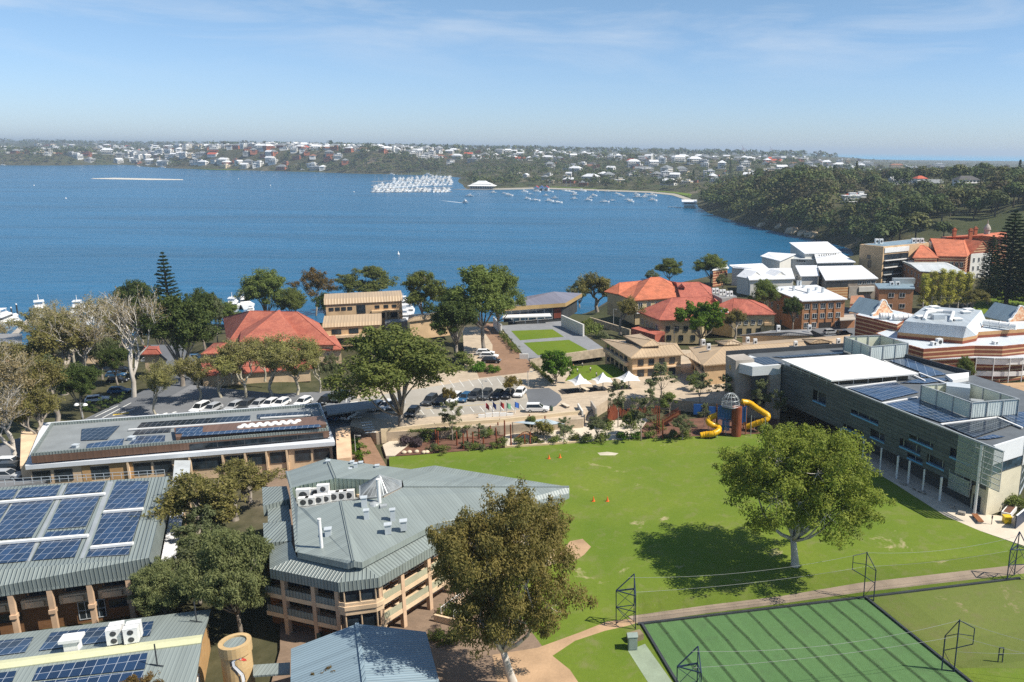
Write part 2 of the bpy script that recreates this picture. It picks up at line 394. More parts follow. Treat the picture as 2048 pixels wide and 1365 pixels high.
# ------------------------------------------------------------------ terrain, river, ocean
WZ = -16.0
BAY_PX = [(-1500, 800), (-600, 725), (0, 690), (150, 673), (300, 662), (460, 650), (640, 641), (800, 645), (1000, 650), (1130, 641), (1155, 632), (1250, 615), (1330, 596), (1440, 580), (1560, 560), (1660, 545), (1712, 530),
          (1690, 498), (1640, 482), (1590, 474), (1540, 462), (1500, 453), (1440, 436), (1405, 425), (1388, 414), (1380, 403), (1345, 390), (1300, 385), (1200, 381), (1080, 377), (1000, 379), (925, 381), (905, 378), (902, 366), (915, 356), (880, 352), (820, 350.5),
          (700, 347.5), (620, 344.5), (480, 341), (380, 338.5), (330, 336.5), (285, 334), (270, 331.5), (240, 330), (150, 331), (80, 331.5), (0, 331), (-400, 329), (-1500, 324)]
BAY = np.array([U(a, b, WZ)[:2] for a, b in BAY_PX])
def inside(poly, X, Y):
 r = np.zeros(X.shape, bool); n = len(poly)
 for i in range(n):
  x1, y1 = poly[i]; x2, y2 = poly[(i + 1) % n]
  c = ((y1 > Y) != (y2 > Y)) & (X < (x2 - x1) * (Y - y1) / (y2 - y1 + 1e-12) + x1); r ^= c
 return r
def shore_dist(X, Y):
 d = np.full(X.shape, 1e18)
 for i in range(len(BAY)):
  a = BAY[i]; b = BAY[(i + 1) % len(BAY)]; v = b - a
  t = np.clip(((X - a[0]) * v[0] + (Y - a[1]) * v[1]) / (v @ v), 0, 1)
  d = np.minimum(d, (X - a[0] - t * v[0]) ** 2 + (Y - a[1] - t * v[1]) ** 2)
 d = np.sqrt(d); return np.where(inside(BAY, X, Y), -d, d)
CTRL = [(p, d, -.5) for p in (-400, 0, 400, 800, 1200, 1600, 2000, 2400) for d in (40, 60, 90, 120, 160)] + [(p, d, -.5) for p in (480, 800, 1200, 1600, 2000, 2400) for d in (200, 240)] + [(p, d, z) for p in (-500, -200, 0, 150, 300) for d, z in ((200, -3), (230, -7), (260, -11), (300, -13.5), (340, -14.5))] + [(p, d, z) for p in (420, 520, 640) for d, z in ((260, -4), (300, -10), (340, -13))] + [(p, d, z) for p in (760, 900, 1000) for d, z in ((285, -4), (310, -9), (340, -12))] + [(1100, 300, -3), (1100, 330, -9)] + \
 [(1300, 320, -.5), (1500, 340, -.5), (1650, 340, -.5), (1800, 320, -.5), (1950, 300, -.3), (1750, 420, -1), (1900, 400, 1), (2048, 380, 3), (2300, 400, 8), (1800, 520, 0), (1900, 600, 13), (2048, 600, 22), (2300, 600, 26), (1760, 640, 2), (1750, 720, 9), (1690, 800, 9), (1600, 830, 19),
     (1500, 930, 10), (1440, 1000, 2), (1830, 900, 22), (1950, 800, 27), (2100, 800, 29), (2400, 800, 32), (1900, 1150, 20), (2100, 1150, 22), (1600, 1150, 20), (1450, 1250, 4), (1400, 1500, 0), (1340, 1600, -10), (1340, 1420, -13), (1100, 1560, -13), (920, 1520, -14), (960, 1600, -13), (1250, 1900, -1), (1100, 2100, 6), (930, 2250, 2), (1000, 2450, 26),
     (1400, 2200, 28), (1250, 2500, 32), (1000, 2900, 42), (850, 2800, 47), (750, 2700, 48), (600, 2950, 53), (450, 3000, 47), (300, 3100, 22), (250, 3500, 14), (100, 4100, 18), (0, 4300, 20), (-400, 4000, 25), (200, 5500, 52), (0, 6500, 62), (600, 5000, 56), (1000, 5000, 48), (1300, 5000, 42), (-300, 9000, 84),
     (0, 9500, 84), (500, 9500, 68), (1000, 9500, 56), (1400, 9500, 44), (1500, 4000, 34), (1540, 2500, 30), (1700, 2500, 8), (1700, 5000, -8), (1900, 2000, 8), (2100, 2000, 8), (1900, 3000, 0), (1900, 5000, -10), (2100, 3000, 0), (2100, 5000, -10), (2500, 4000, -4), (1800, 7000, -12), (2100, 7000, -12), (1560, 6500, 20), (0, 40000, 90), (1000, 40000, 60), (1500, 40000, 30)]
_ca = np.array([c[0] / 260 for c in CTRL]); _cb = np.array([math.log(c[1]) * 4.2 for c in CTRL]); _cz = np.array([c[2] for c in CTRL])
def height(X, Y):
 X = np.asarray(X, float); Y = np.asarray(Y, float)
 D = np.maximum(Y, 25.0); a = (X / D * KX + PX) / 260; b = np.log(D) * 4.2
 num = np.zeros(X.shape); den = np.zeros(X.shape)
 for ca, cb, cz in zip(_ca, _cb, _cz):
  w = 1 / ((a - ca) ** 2 + (b - cb) ** 2 + .01) ** 2; num += w * cz; den += w
 E = num / den
 d = shore_dist(X, Y); w = np.clip(14 + D * .045, 20, 140); s = np.clip(d / w, 0, 1); s = s * s * (3 - 2 * s)
 h = WZ - .6 + (E - WZ + .6) * s
 h = np.where(d < 0, WZ - 1.2 - np.minimum(-d * .03, 3), h)
 px = X / D * KX + PX
 oc = np.clip((D - 7000) / 1500, 0, 1) * np.clip((px - 1570 + (D - 7000) * .004) / 60, 0, 1)
 return h * (1 - oc) + (WZ - 4) * oc
def hz(x, y): return float(height(np.array([x]), np.array([y]))[0])
def place(px, dep):
 x, y = at(px, dep); return np.array([x, y, hz(x, y)])
def land_hit(px, py, near=70.0, far=9000.0):
 """first point of the terrain on a line of sight"""
 d = _f * F + _r * (px - PX) - _u * (py - PY); ys = np.geomspace(near, far, 900); t = ys / d[1]
 P = CAMP[None] + d[None] * t[:, None]; g = P[:, 2] - height(P[:, 0], P[:, 1]); k = np.argmax(g < 0)
 return P[k] if g[k] < 0 else P[-1]
def ground_mesh():
 a = np.linspace(-1100, 3200, 300); d = np.concatenate([np.linspace(20, 60, 6)[:-1], np.geomspace(60, 12000, 330), np.array([15000, 20000, 30000, 45000, 70000])])
 A, D = np.meshgrid(a, d); X = D * (A - PX) / KX; Y = D; Z = height(X, Y)
 V = np.stack([X, Y, Z], -1).reshape(-1, 3); n, mcol = A.shape
 i = np.arange((n - 1) * mcol).reshape(n - 1, mcol)[:, :-1].ravel(); Fq = np.stack([i, i + 1, i + 1 + mcol, i + mcol], 1)
 s = NT('terrain'); p = s.coord('World')
 n1 = s.noise(.02, 6, .6, p); n2 = s.noise(.3, 4, .6, p); n3 = s.noise(.006, 4, .5, p)
 g = s.mix(s.ramp(n2, .3, .7), (.045, .048, .024), (.095, .088, .048)); d = s.mix(s.ramp(n2, .3, .7), (.16, .125, .085), (.24, .20, .15))
 c = s.mix(s.ramp(n1, .56, .72), g, d); c = s.mix(s.math('MULTIPLY', s.ramp(n3, .5, .65), .5), c, (.05, .075, .025))
 s.set(c, .95, 0, .1); s.bump(n2, .3)
 o = meshobj('ground', raw_mesh('ground', V, Fq, s.m, smooth=True)); o['kind'] = 'structure'
ground_mesh()
def water_mesh(name, x0, x1, y0, y1, z, col, rough, bump, scale):
 s = NT(name); p = s.coord('World')
 mp = s.n('ShaderNodeMapping'); s.l(p, mp.inputs[0]); mp.inputs['Rotation'].default_value = (0, 0, R(-20)); mp.inputs['Scale'].default_value = (.55, 1.3, 1)
 w1 = s.noise(scale, 4, .65, mp.outputs[0], dist=.4); w2 = s.noise(scale * .18, 3, .5, mp.outputs[0])
 m2 = s.n('ShaderNodeMapping'); s.l(p, m2.inputs[0]); m2.inputs['Rotation'].default_value = (0, 0, R(4)); m2.inputs['Scale'].default_value = (.0022, .016, 1)
 st = s.noise(1.0, 5, .6, m2.outputs[0], dist=1.0)
 c = s.mix(s.ramp(st, .3, .7), sc(col, .74), sc(col, 1.24)); c = s.mix(s.math('MULTIPLY', s.ramp(w1, .35, .7), .55), sc(col, .8), c) if False else c
 s.set(c, rough, 0, .5); s.b.inputs['IOR'].default_value = 1.33
 h = s.math('ADD', w1, s.math('MULTIPLY', w2, 2.2)); s.bump(h, bump)
 b = MB(); b.poly([(x0, y0, z), (x1, y0, z), (x1, y1, z), (x0, y1, z)]); o = b.build(name, s.m, kind='structure'); return o
water_mesh('river', -60000, 60000, -200, 7400, WZ, (.006, .098, .205), .25, .8, .42)
water_mesh('ocean', -120000, 120000, 7400, 190000, WZ - .004, (.03, .36, .62), .3, 1.0, .2)
# the long low sandbar out in the bay
b = MB(); top = [U(x, y, WZ + .35) for x, y in ((188, 357), (230, 356), (290, 357.2), (366, 359), (366, 360.4), (290, 360.2), (230, 359), (180, 358))]
b.prism(top, WZ - 1, WZ + .35); b.build('sandbar', plain('sand', (.62, .58, .50), .95, 0, .12), kind='structure')
def haze():
 m = bpy.data.materials.new('haze'); m.use_nodes = True; t = m.node_tree; t.nodes.clear()
 o = t.nodes.new('ShaderNodeOutputMaterial'); v = t.nodes.new('ShaderNodeVolumePrincipled'); t.links.new(v.outputs[0], o.inputs['Volume'])
 v.inputs['Color'].default_value = (.68, .82, .97, 1); v.inputs['Density'].default_value = HAZE; v.inputs['Anisotropy'].default_value = .2
 b = MB(); b.prism([(-130000, -600), (130000, -600), (130000, 200000), (-130000, 200000)], WZ - 8, 118)
 b.build('haze', m, kind='stuff')
HAZE = 1.1e-4
# ------------------------------------------------------------------ palette
PV = solar('solar_cells'); PVD = solar('dark_solar_cells', cell=(.010, .016, .028), frame=(.28, .31, .34))
GREEN = metal_roof('grey_green_roofing', lin('#828b88'), .42, deep=.025); GREEN2 = metal_roof('grey_green_cladding', lin('#7e8784'), .46, deep=.1)
BLUEGREY = metal_roof('blue_grey_roofing', lin('#7f929c'), .42)
GREYFLAT = plain('grey_membrane', lin('#858a8b'), .7, 0, .12); CREAM = plain('cream_render', lin('#d8bd9c'), .8); PINK = plain('pinkish_concrete', lin('#c9aa8c'), .85)
BRICKC = brick('tan_brick', lin('#c79f69'), lin('#b98f5c'), lin('#b8a588')); BROWNB = brick('brown_brick', lin('#8a6240'), lin('#7a5536'), lin('#86715a'))
FASC = metal_roof('brown_fascia', lin('#6e5648'), 1.2, deep=.02); WHITE = plain('white_paint', (.78, .78, .76), .5, 0, .05); WHITER = metal_roof('white_roofing', (.74, .75, .76), .6, deep=.03, var=.03, patches=.25)
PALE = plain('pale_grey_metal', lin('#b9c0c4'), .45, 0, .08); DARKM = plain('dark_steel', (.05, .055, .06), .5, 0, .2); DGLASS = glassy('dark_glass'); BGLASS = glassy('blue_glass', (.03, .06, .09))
SHADE = plain('deep_interior', (.03, .028, .027), .9); CONC = plain('concrete', lin('#a9a196'), .85); STEELW = plain('galvanised', lin('#aeb3b4'), .4, .3, .08)
TIMBER = plain('timber', lin('#8a5a38'), .8, 0, .25)
# ------------------------------------------------------------------ campus ground
def lawnmat(name, a, b, c, worn=.64, stripe=0):
 s = NT(name); p = s.coord('World')
 n1 = s.noise(.05, 5, .6, p); n2 = s.noise(1.6, 3, .6, p); n3 = s.noise(.13, 5, .68, p, dist=.6); n4 = s.noise(9., 2, .5, p)
 col = s.mix(s.ramp(n1, .35, .65), a, b); col = s.mix(s.math('MULTIPLY', s.ramp(n2, .3, .75), .5), col, sc(a, .72)); col = s.mix(s.math('MULTIPLY', s.ramp(n4, .3, .7), .35), col, sc(b, 1.25))
 n5 = s.noise(.35, 6, .7, p, dist=.3); col = s.mix(s.math('MULTIPLY', s.ramp(n5, .52, .72), .45), col, sc(c, .62)); col = s.mix(s.ramp(n3, worn, worn + .07), col, c); s.set(col, .9, 0, .15); s.bump(n4, .05); MAT[name] = s.m; return s.m
LAWN = lawnmat('lawn', (.088, .152, .014), (.156, .204, .026), (.36, .31, .17), .63); LAWN2 = lawnmat('dry_lawn', (.098, .142, .026), (.150, .172, .046), (.27, .22, .13), .63); LAWN3 = lawnmat('fine_lawn', (.085, .15, .01), (.14, .19, .015), (.2, .2, .05), .7)
TURF = lawnmat('synthetic_turf', (.082, .172, .062), (.112, .208, .08), (.13, .2, .1), .7)
def paving(name, col, bw, bh, var=.2, mort=.8, rough=.85):
 s = NT(name); b = s.n('ShaderNodeTexBrick'); s.l(s.coord('UV'), b.inputs['Vector']); b.inputs['Scale'].default_value = 1; b.inputs['Brick Width'].default_value = bw; b.inputs['Row Height'].default_value = bh; b.inputs['Mortar Size'].default_value = .02
 b.inputs['Color1'].default_value = (*sc(col, 1 - var * .5), 1); b.inputs['Color2'].default_value = (*sc(col, 1 + var * .5), 1); b.inputs['Mortar'].default_value = (*sc(col, mort), 1)
 n = s.noise(.16, 5, .65); n2 = s.noise(1.5, 3)
 c = s.mix(s.ramp(n, .35, .7), s.mix(1, b.outputs[0], (1 - var,) * 3, 'MULTIPLY'), b.outputs[0]); c = s.mix(s.math('MULTIPLY', s.ramp(n2, .5, .75), .3), c, sc(col, .65)); s.set(c, rough, 0, .25); MAT[name] = s.m; return s.m
ASPH = plain('asphalt', lin('#75777a'), .9, 0, .14, .12); ASPHD = plain('fresh_asphalt', lin('#64676b'), .9, 0, .1, .15)
PAVE = paving('pale_pavers', lin('#bfae97'), 1.2, .6); PAVER = paving('red_brown_pavers', lin('#94765f'), .8, .4); SLATE = paving('grey_pavers', lin('#87898c'), 1.2, 1.2, .12); DIRT = plain('bare_earth', lin('#b09272'), .95, 0, .22, .25); MULCH = plain('bark_mulch', lin('#6b4c3d'), .95, 0, .3, .6); LIGHTC = plain('pale_concrete', lin('#cbbfac'), .85, 0, .12, .3)
ZF = 2.0
def gs(name, l, z, mat, skirt=None, ang=0.0): return sheet(name, [U(a, b, z)[:2] for a, b in l], z, mat, ang, skirt=skirt or .6)
gs('lawn', [(778, 914), (830, 911), (900, 905), (1000, 897), (1100, 889), (1200, 882), (1300, 877), (1400, 873), (1500, 869), (1560, 866), (1640, 900), (1785, 962), (1890, 1030), (1960, 1062), (2048, 1094), (2700, 1280), (2700, 1900), (900, 1900), (1040, 1365), (1090, 1300), (1000, 1180), (900, 1060), (780, 955)], 0, LAWN)
gs('campus_paving', [(380, 900), (560, 985), (560, 1300), (400, 1900), (1040, 1900), (1060, 1365), (1120, 1290), (1000, 1170), (780, 960), (700, 890), (560, 880)], -.004, paving('brown_pavers', lin('#8c7866'), .6, .3))
gs('worn_path', [(985, 1310), (1075, 1296), (1160, 1265), (1215, 1243), (1262, 1238), (1285, 1243), (1255, 1252), (1210, 1262), (1150, 1282), (1105, 1312), (1140, 1340), (1180, 1400), (1000, 1400)], .004, DIRT)
gs('worn_patch', [(1140, 1083), (1165, 1078), (1182, 1094), (1168, 1110), (1150, 1122), (1128, 1128), (1110, 1118)], .006, DIRT)
gs('strip_path', [(1256, 1233), (1420, 1210), (1560, 1193), (1720, 1166), (2060, 1127), (2400, 1085), (2400, 1105), (2060, 1146), (1730, 1184), (1560, 1208), (1420, 1226), (1275, 1247)], .008, plain('path_grit', lin('#9a8a78'), .95, 0, .2, .3))
gs('synthetic_pitch', [(1284, 1248), (1728, 1197), (1912, 1340), (1990, 1420), (1410, 1450), (1345, 1350)], .012, TURF)
gs('dry_turf', [(1738, 1196), (2048, 1159), (2420, 1120), (2560, 1340), (1918, 1336)], .012, LAWN2)
gs('concrete_pad', [(1256, 1302), (1290, 1288), (1345, 1365), (1400, 1450), (1345, 1450), (1296, 1365)], .012, plain('green_concrete', lin('#8f9c86'), .9))
gs('hall_path', [(1700, 915), (1745, 905), (1978, 1030), (2050, 1035), (2300, 1100), (2300, 1160), (2048, 1092), (1960, 1062), (1890, 1032), (1785, 965)], .006, LIGHTC)
gs('worn_spot', [(1195, 906), (1215, 904), (1237, 907), (1230, 911), (1200, 911)], .004, plain('bare_sand', (.55, .5, .38), .95))
# forecourt terrace, about two metres above the oval
gs('forecourt', [(700, 852), (752, 866), (1000, 852), (1166, 838), (1172, 826), (1215, 800), (1300, 795), (1560, 820), (1570, 700), (1300, 700), (1200, 735), (1060, 735), (1042, 700), (1000, 650), (925, 655), (930, 740), (720, 770)], ZF, PAVE, 2.6)
gs('car_park', [(-200, 1010), (-60, 905), (170, 838), (250, 800), (380, 770), (560, 788), (700, 780), (718, 800), (705, 852), (650, 900), (380, 900), (100, 960)], ZF - .3, ASPH, 2)
gs('upper_car_park', [(700, 800), (900, 768), (1000, 752), (1040, 770), (1056, 800), (1062, 818), (900, 832), (760, 838), (712, 832)], ZF + .004, plain('worn_asphalt', lin('#a39d92'), .9, 0, .12, .15), 1)
gs('turning_circle', [(1050, 779), (1098, 776), (1120, 790), (1124, 800), (1112, 812), (1085, 824), (1060, 826), (1056, 800)], ZF + .008, ASPHD, 1)
gs('service_road', [(60, 880), (175, 838), (300, 775), (335, 720), (300, 690), (360, 690), (395, 725), (385, 768), (330, 800), (240, 838), (150, 880)], ZF - .296, ASPHD, 1)
gs('paved_road', [(958, 756), (1058, 745), (1062, 728), (1030, 690), (985, 645), (960, 650), (985, 690), (985, 720), (950, 735)], ZF + .006, PAVER, 1)
gs('brick_walk', [(690, 835), (722, 832), (744, 880), (788, 960), (740, 960), (715, 880)], ZF - 1.0, PAVER, 2)
gs('chapel_terrace', [(1000, 652), (1128, 642), (1212, 700), (1072, 716), (1052, 716)], ZF + .3, SLATE, 2)
gs('chapel_lawn', [(1022, 662), (1105, 659), (1128, 674), (1040, 681)], ZF + .31, LAWN3, .2); gs('chapel_lawn', [(1047, 686), (1138, 680), (1180, 703), (1076, 711)], ZF + .31, LAWN3, .2)
gs('play_lawn', [(1150, 733), (1225, 728), (1262, 752), (1150, 764), (1130, 762)], ZF - .2 + .21, LAWN3, .4)
gs('garden_bed', [(790, 912), (805, 878), (900, 868), (1005, 862), (1012, 893), (900, 904)], .02, MULCH); gs('garden_bed', [(1270, 868), (1290, 845), (1420, 835), (1560, 838), (1560, 866), (1400, 872), (1275, 878)], .02, MULCH)
gs('play_path', [(1010, 870), (1165, 846), (1300, 836), (1290, 848), (1270, 875), (1200, 882), (1010, 894)], .024, LIGHTC); gs('play_path', [(765, 890), (800, 872), (830, 880), (790, 912), (772, 912)], .03, LIGHTC)
gs('park_lawn', [(1940, 630), (2300, 600), (2300, 540), (1960, 585)], 1.2, LAWN3, 6)
gs('theatre_yard', [(1690, 690), (1600, 650), (1560, 640), (1560, 600), (1740, 620), (1760, 690)], 1.0, ASPHD, 3)
gs('theatre_court', [(1940, 790), (2048, 815), (2300, 870), (2300, 760), (2048, 765), (1930, 770)], .01, DIRT, 1); gs('back_road', [(1960, 800), (2300, 860), (2300, 900), (2060, 850)], .016, ASPHD, 1)
# ------------------------------------------------------------------ roof fittings
def array(parent, l, z, mat=None, lift=.14, pl=None):
 q = [onp(a, b, pl) if pl else U(a, b, z) for a, b in l]; q = face_up([p + np.array([0, 0, lift]) for p in q])
 e = q[1] - q[0]; b = MB(); slab_poly(b, q, .05); return b.build('solar_panel', mat or PV, parent, ang=math.atan2(e[1], e[0]))
def pipe(parent, p, q, r=.22, name='conduit', mat=None):
 b = MB(); b.bar(p, q, r * 1.6, h=r); return b.build(name, mat or WHITE, parent)
def ac_unit(parent, base, w, d, h, ang, fans=1, name='air_conditioner'):
 """white outdoor unit: casing on feet, round fan grilles on the front"""
 b = MB(); b.box((base[0], base[1], base[2] + .08), (w, d, h), ang); ca, sa = math.cos(ang), math.sin(ang)
 for sx in (-.35, .35): b.box((base[0] + ca * sx * w, base[1] + sa * sx * w, base[2]), (.1, d * .95, .08), ang)
 b.box((base[0], base[1], base[2] + .08 + h), (w * 1.03, d * 1.03, .04), ang); o = b.build(name, WHITE, parent)
 for i in range(fans):
  r = min(w, h / fans) * .36; z = base[2] + .08 + h * (i + .5) / fans; c = np.array([base[0] + sa * (d / 2), base[1] - ca * (d / 2), z]); n = np.array([sa, -ca, 0])
  g = MB(); g.tube([c + n * .002, c + n * .04], [r, r * .92], 14); g.tube([c + n * .04, c + n * .06], [r * .3, r * .25], 8); g.build('fan', DARKM, o)
 return o
def vent(parent, p, w=.55, h=.9, ang=0, cap=True):
 b = MB(); b.box((p[0], p[1], p[2] - .3), (w, w, h + .3), ang)
 if cap: b.box((p[0], p[1], p[2] + h), (w * 1.25, w * 1.25, .1), ang)
 return b.build('roof_vent', PALE, parent)
# ------------------------------------------------------------------ sports hall with the solar roof
def sports_hall():
 zr, ze = 8.3, 6.0
 B = empty('sports_hall', U(120, 1150, 0), 'two storey hall with ribbed grey green roof carrying four wide bays of blue solar panels', 'hall')
 top = PT((338, 953, zr), (298, 1116, zr), (-260, 1161, zr), (-260, 992, zr)); low = PT((345, 972, ze), (312, 1147, ze), (-270, 1224, ze), (-280, 1014, ze))
 b = MB(); b.poly(face_up(top))
 for i in range(4):
  j = (i + 1) % 4; b.poly([low[j], low[i], top[i], top[j]] if True else [])
 s = [p - np.array([0, 0, .35]) for p in low]
 for i in range(4):
  j = (i + 1) % 4; b.poly([s[i], s[j], low[j], low[i]])
 b.poly(s); e = top[0] - top[1]; b.build('roof', GREEN2, B, ang=math.atan2(e[1], e[0]) + math.pi / 2, recalc=True)
 e0, e1 = low[2], low[1]; w = Wall(e0, e1); back = Wall(e0 - np.append(w.n, 0) * 2.1, e1 - np.append(w.n, 0) * 2.1)
 ring = offset(low, 2.1); m = MB(); m.prism(ring, -.5, ze - .36); m.build('wall', BROWNB, B)
 ts = [w.hit(x, y)[0] for x, y in ((18, 1187), (97, 1182), (177, 1172), (255, 1162))]; st = ts[1] - ts[0]; ts = [ts[0] - 2 * st, ts[0] - st] + ts
 for t in ts:
  c = MB(); w.slab(c, t - .28, t + .28, 0, ze - .36, -.55, -.05); w.slab(c, t - .36, t + .36, 2.5, 3.0, -.62, .12); c.build('column', PINK, B)
 for t0, t1 in zip(ts[:-1], ts[1:]):
  k = MB(); back.slab(k, t0 + .3, t1 - .3, 2.75, 3.9, .003, .5); back.slab(k, t0 + .8, t1 - 1.2, 2.95, 3.7, .5, .8); k.build('balcony', CREAM, B)
  back.window(t0 + .8, 4.2, (t1 - t0) - 1.6, 1.25, B, DARKM, DGLASS, bars=3)
 for i, (t0, t1) in enumerate(zip(ts[:-1], ts[1:])):
  if i == 3: back.window(t0 + 2.0, .1, 2.8, 2.3, B, PALE, DGLASS, name='glazed_door', bars=4, rows=2, sill=False)
  elif i != 2: back.window(t0 + 1.2, 1.2, 2.6, .9, B, DARKM, DGLASS, bars=2)
 Q = lambda *l: [(x / 2.333, 780 + y / 2.333) for x, y in l]
 for l in (Q((545, 428), (697, 430), (668, 552), (487, 562)), Q((484, 574), (664, 562), (615, 712), (428, 728)), Q((424, 742), (612, 726), (600, 772), (402, 784)),
              Q((322, 440), (492, 431), (474, 480), (300, 492)), Q((296, 502), (470, 491), (402, 640), (222, 655)), Q((218, 668), (398, 655), (350, 783), (150, 800)),
              Q((105, 462), (285, 448), (262, 498), (72, 508)), Q((70, 520), (258, 507), (150, 690), (-50, 706)), Q((-50, 718), (172, 700), (128, 802), (-90, 822)),
              Q((-60, 478), (85, 467), (58, 512), (-100, 522)), Q((-110, 535), (52, 524), (-60, 712), (-270, 728)), Q((-180, 475), (-75, 470), (-120, 524), (-250, 536))): array(B, l, zr)
 for a, c in (((0, 525), (490, 485)), ((484, 570), (668, 556)), ((-40, 718), (412, 680)), ((424, 736), (622, 717))):
  (p, q) = Q(a, c); pipe(B, U(*p, zr + .35), U(*q, zr + .35), .3)
 for l in (Q((505, 428), (530, 428), (390, 784), (372, 786)), Q((296, 445), (312, 443), (138, 800), (118, 802)), Q((88, 468), (100, 466), (-30, 700), (-48, 702))):
  r = [U(a, c, zr + .05) for a, c in l]; k = MB(); slab_poly(k, r, .04); k.build('walkway', STEELW, B)
 k = MB()   # edge rail along the far side
 P0, P1 = U(-100, 978, zr), U(330, 952, zr)
 for i in range(25): p = P0 + (P1 - P0) * i / 24; k.bar(p, p + np.array([0, 0, 1.0]), .05)
 for h in (.5, 1.0): k.bar(P0 + np.array([0, 0, h]), P1 + np.array([0, 0, h]), .05)
 k.build('railing', PALE, B)
sports_hall()
# ------------------------------------------------------------------ low ridge roof in front of it
def ridge_block():
 za, zb = 4.5, 5.7
 B = empty('classroom_block', U(200, 1365, 0), 'low ridged grey roof with cream ridge strip, solar panels and two paired white air conditioners', 'classroom block')
 bk0, bk1 = U(-300, 1308, za), U(422, 1218.5, za); r0, r1 = U(-300, 1368, zb), U(404, 1277, zb)
 f0, f1 = r0 + (r0 - bk0) * np.array([1, 1, -1]) * 1.15, r1 + (r1 - bk1) * np.array([1, 1, -1]) * 1.15
 pb = plane3(bk0, bk1, r1); pf = plane3(r0, r1, f1)
 b = MB(); slab_poly(b, [bk0, bk1, r1, r0], .25); slab_poly(b, [r0, r1, f1, f0], .25); b.build('roof', GREEN, B)
 w = (bk1 - bk0) / np.linalg.norm(bk1 - bk0); d1 = (bk1 - r1) * .09; d2 = (f1 - r1) * .09; u = np.array([0, 0, .12]); k = MB()
 slab_poly(k, [r0 + u, r1 + u, r1 + d1 + u, r0 + d1 + u], .1); slab_poly(k, [r0 + u, r1 + u, r1 + d2 + u, r0 + d2 + u], .1); k.build('ridge_strip', plain('cream_metal', lin('#c9c9a4'), .5, 0, .06), B)
 ring = offset([bk0, bk1, f1, f0], .5); m = MB(); m.prism(ring, -.5, za - .2); a = ring; m.build('wall', BRICKC, B)
 k = MB(); e1 = offset([bk0, bk1, f1, f0], .5)
 ew = Wall(f1 - w * .5, bk1 - w * .5); k2 = MB(); k2.prism([ew.p(.4, 0, -.25)[:2], ew.p(ew.L - .4, 0, -.25)[:2], ew.p(ew.L - .4, 0, 0)[:2], ew.p(ew.L - .4 - 2, 0, 0)[:2], ew.p(.4, 0, 0)[:2]], 0, za - .24) if False else None
 ew.window(2, 1.0, 1.6, 1.6, B, WHITE, DGLASS, bars=2); ew.window(6, 1.0, 1.6, 1.6, B, WHITE, DGLASS, bars=2)
 Q = lambda *l: [(x / 2.333, 780 + y / 2.333) for x, y in l]
 for l in (Q((240, 1138), (718, 1084), (700, 1150), (182, 1222)), Q((-190, 1196), (158, 1158), (118, 1228), (-230, 1275))): array(B, l, 0, pl=pb)
 for l in (Q((180, 1300), (690, 1232), (676, 1306), (150, 1362)), Q((148, 1372), (672, 1314), (660, 1390), (118, 1450)), Q((-200, 1350), (78, 1316), (60, 1365), (-220, 1420))): array(B, l, 0, pl=pf)
 an = math.atan2(w[1], w[0])
 for x, y in ((540, 1190), (620, 1184)): q = onp(x / 2.333, 780 + y / 2.333, pb); ac_unit(B, q + np.array([0, 0, .2]), 1.35, .8, 1.7, an + .1, 2); ac_unit(B, q + np.array([0, 0, .2]) + np.array([-w[1], w[0], 0]) * .95, 1.35, .8, 1.7, an + .1, 2)
 q = onp(343 / 2.333, 780 + 1212 / 2.333, pb); k = MB(); k.box(q + np.array([0, 0, -.1]), (1.3, 1.1, 1.3), an); k.box(q + np.array([0, 0, 1.2]), (2.0, 1.5, .35), an); k.build('roof_vent', WHITE, B)
 for x, y in ((735, 1290), (918, 1085)): q = onp(x / 2.333, 780 + y / 2.333, pf if y > 1200 else pb); k = MB(); k.bar(q, q + np.array([0, 0, 2.6]), .1); k.bar(q + np.array([-.9, .2, .1]), q + np.array([.7, -.1, .1]), .08); k.build('roof_mast', DARKM, B)
ridge_block()
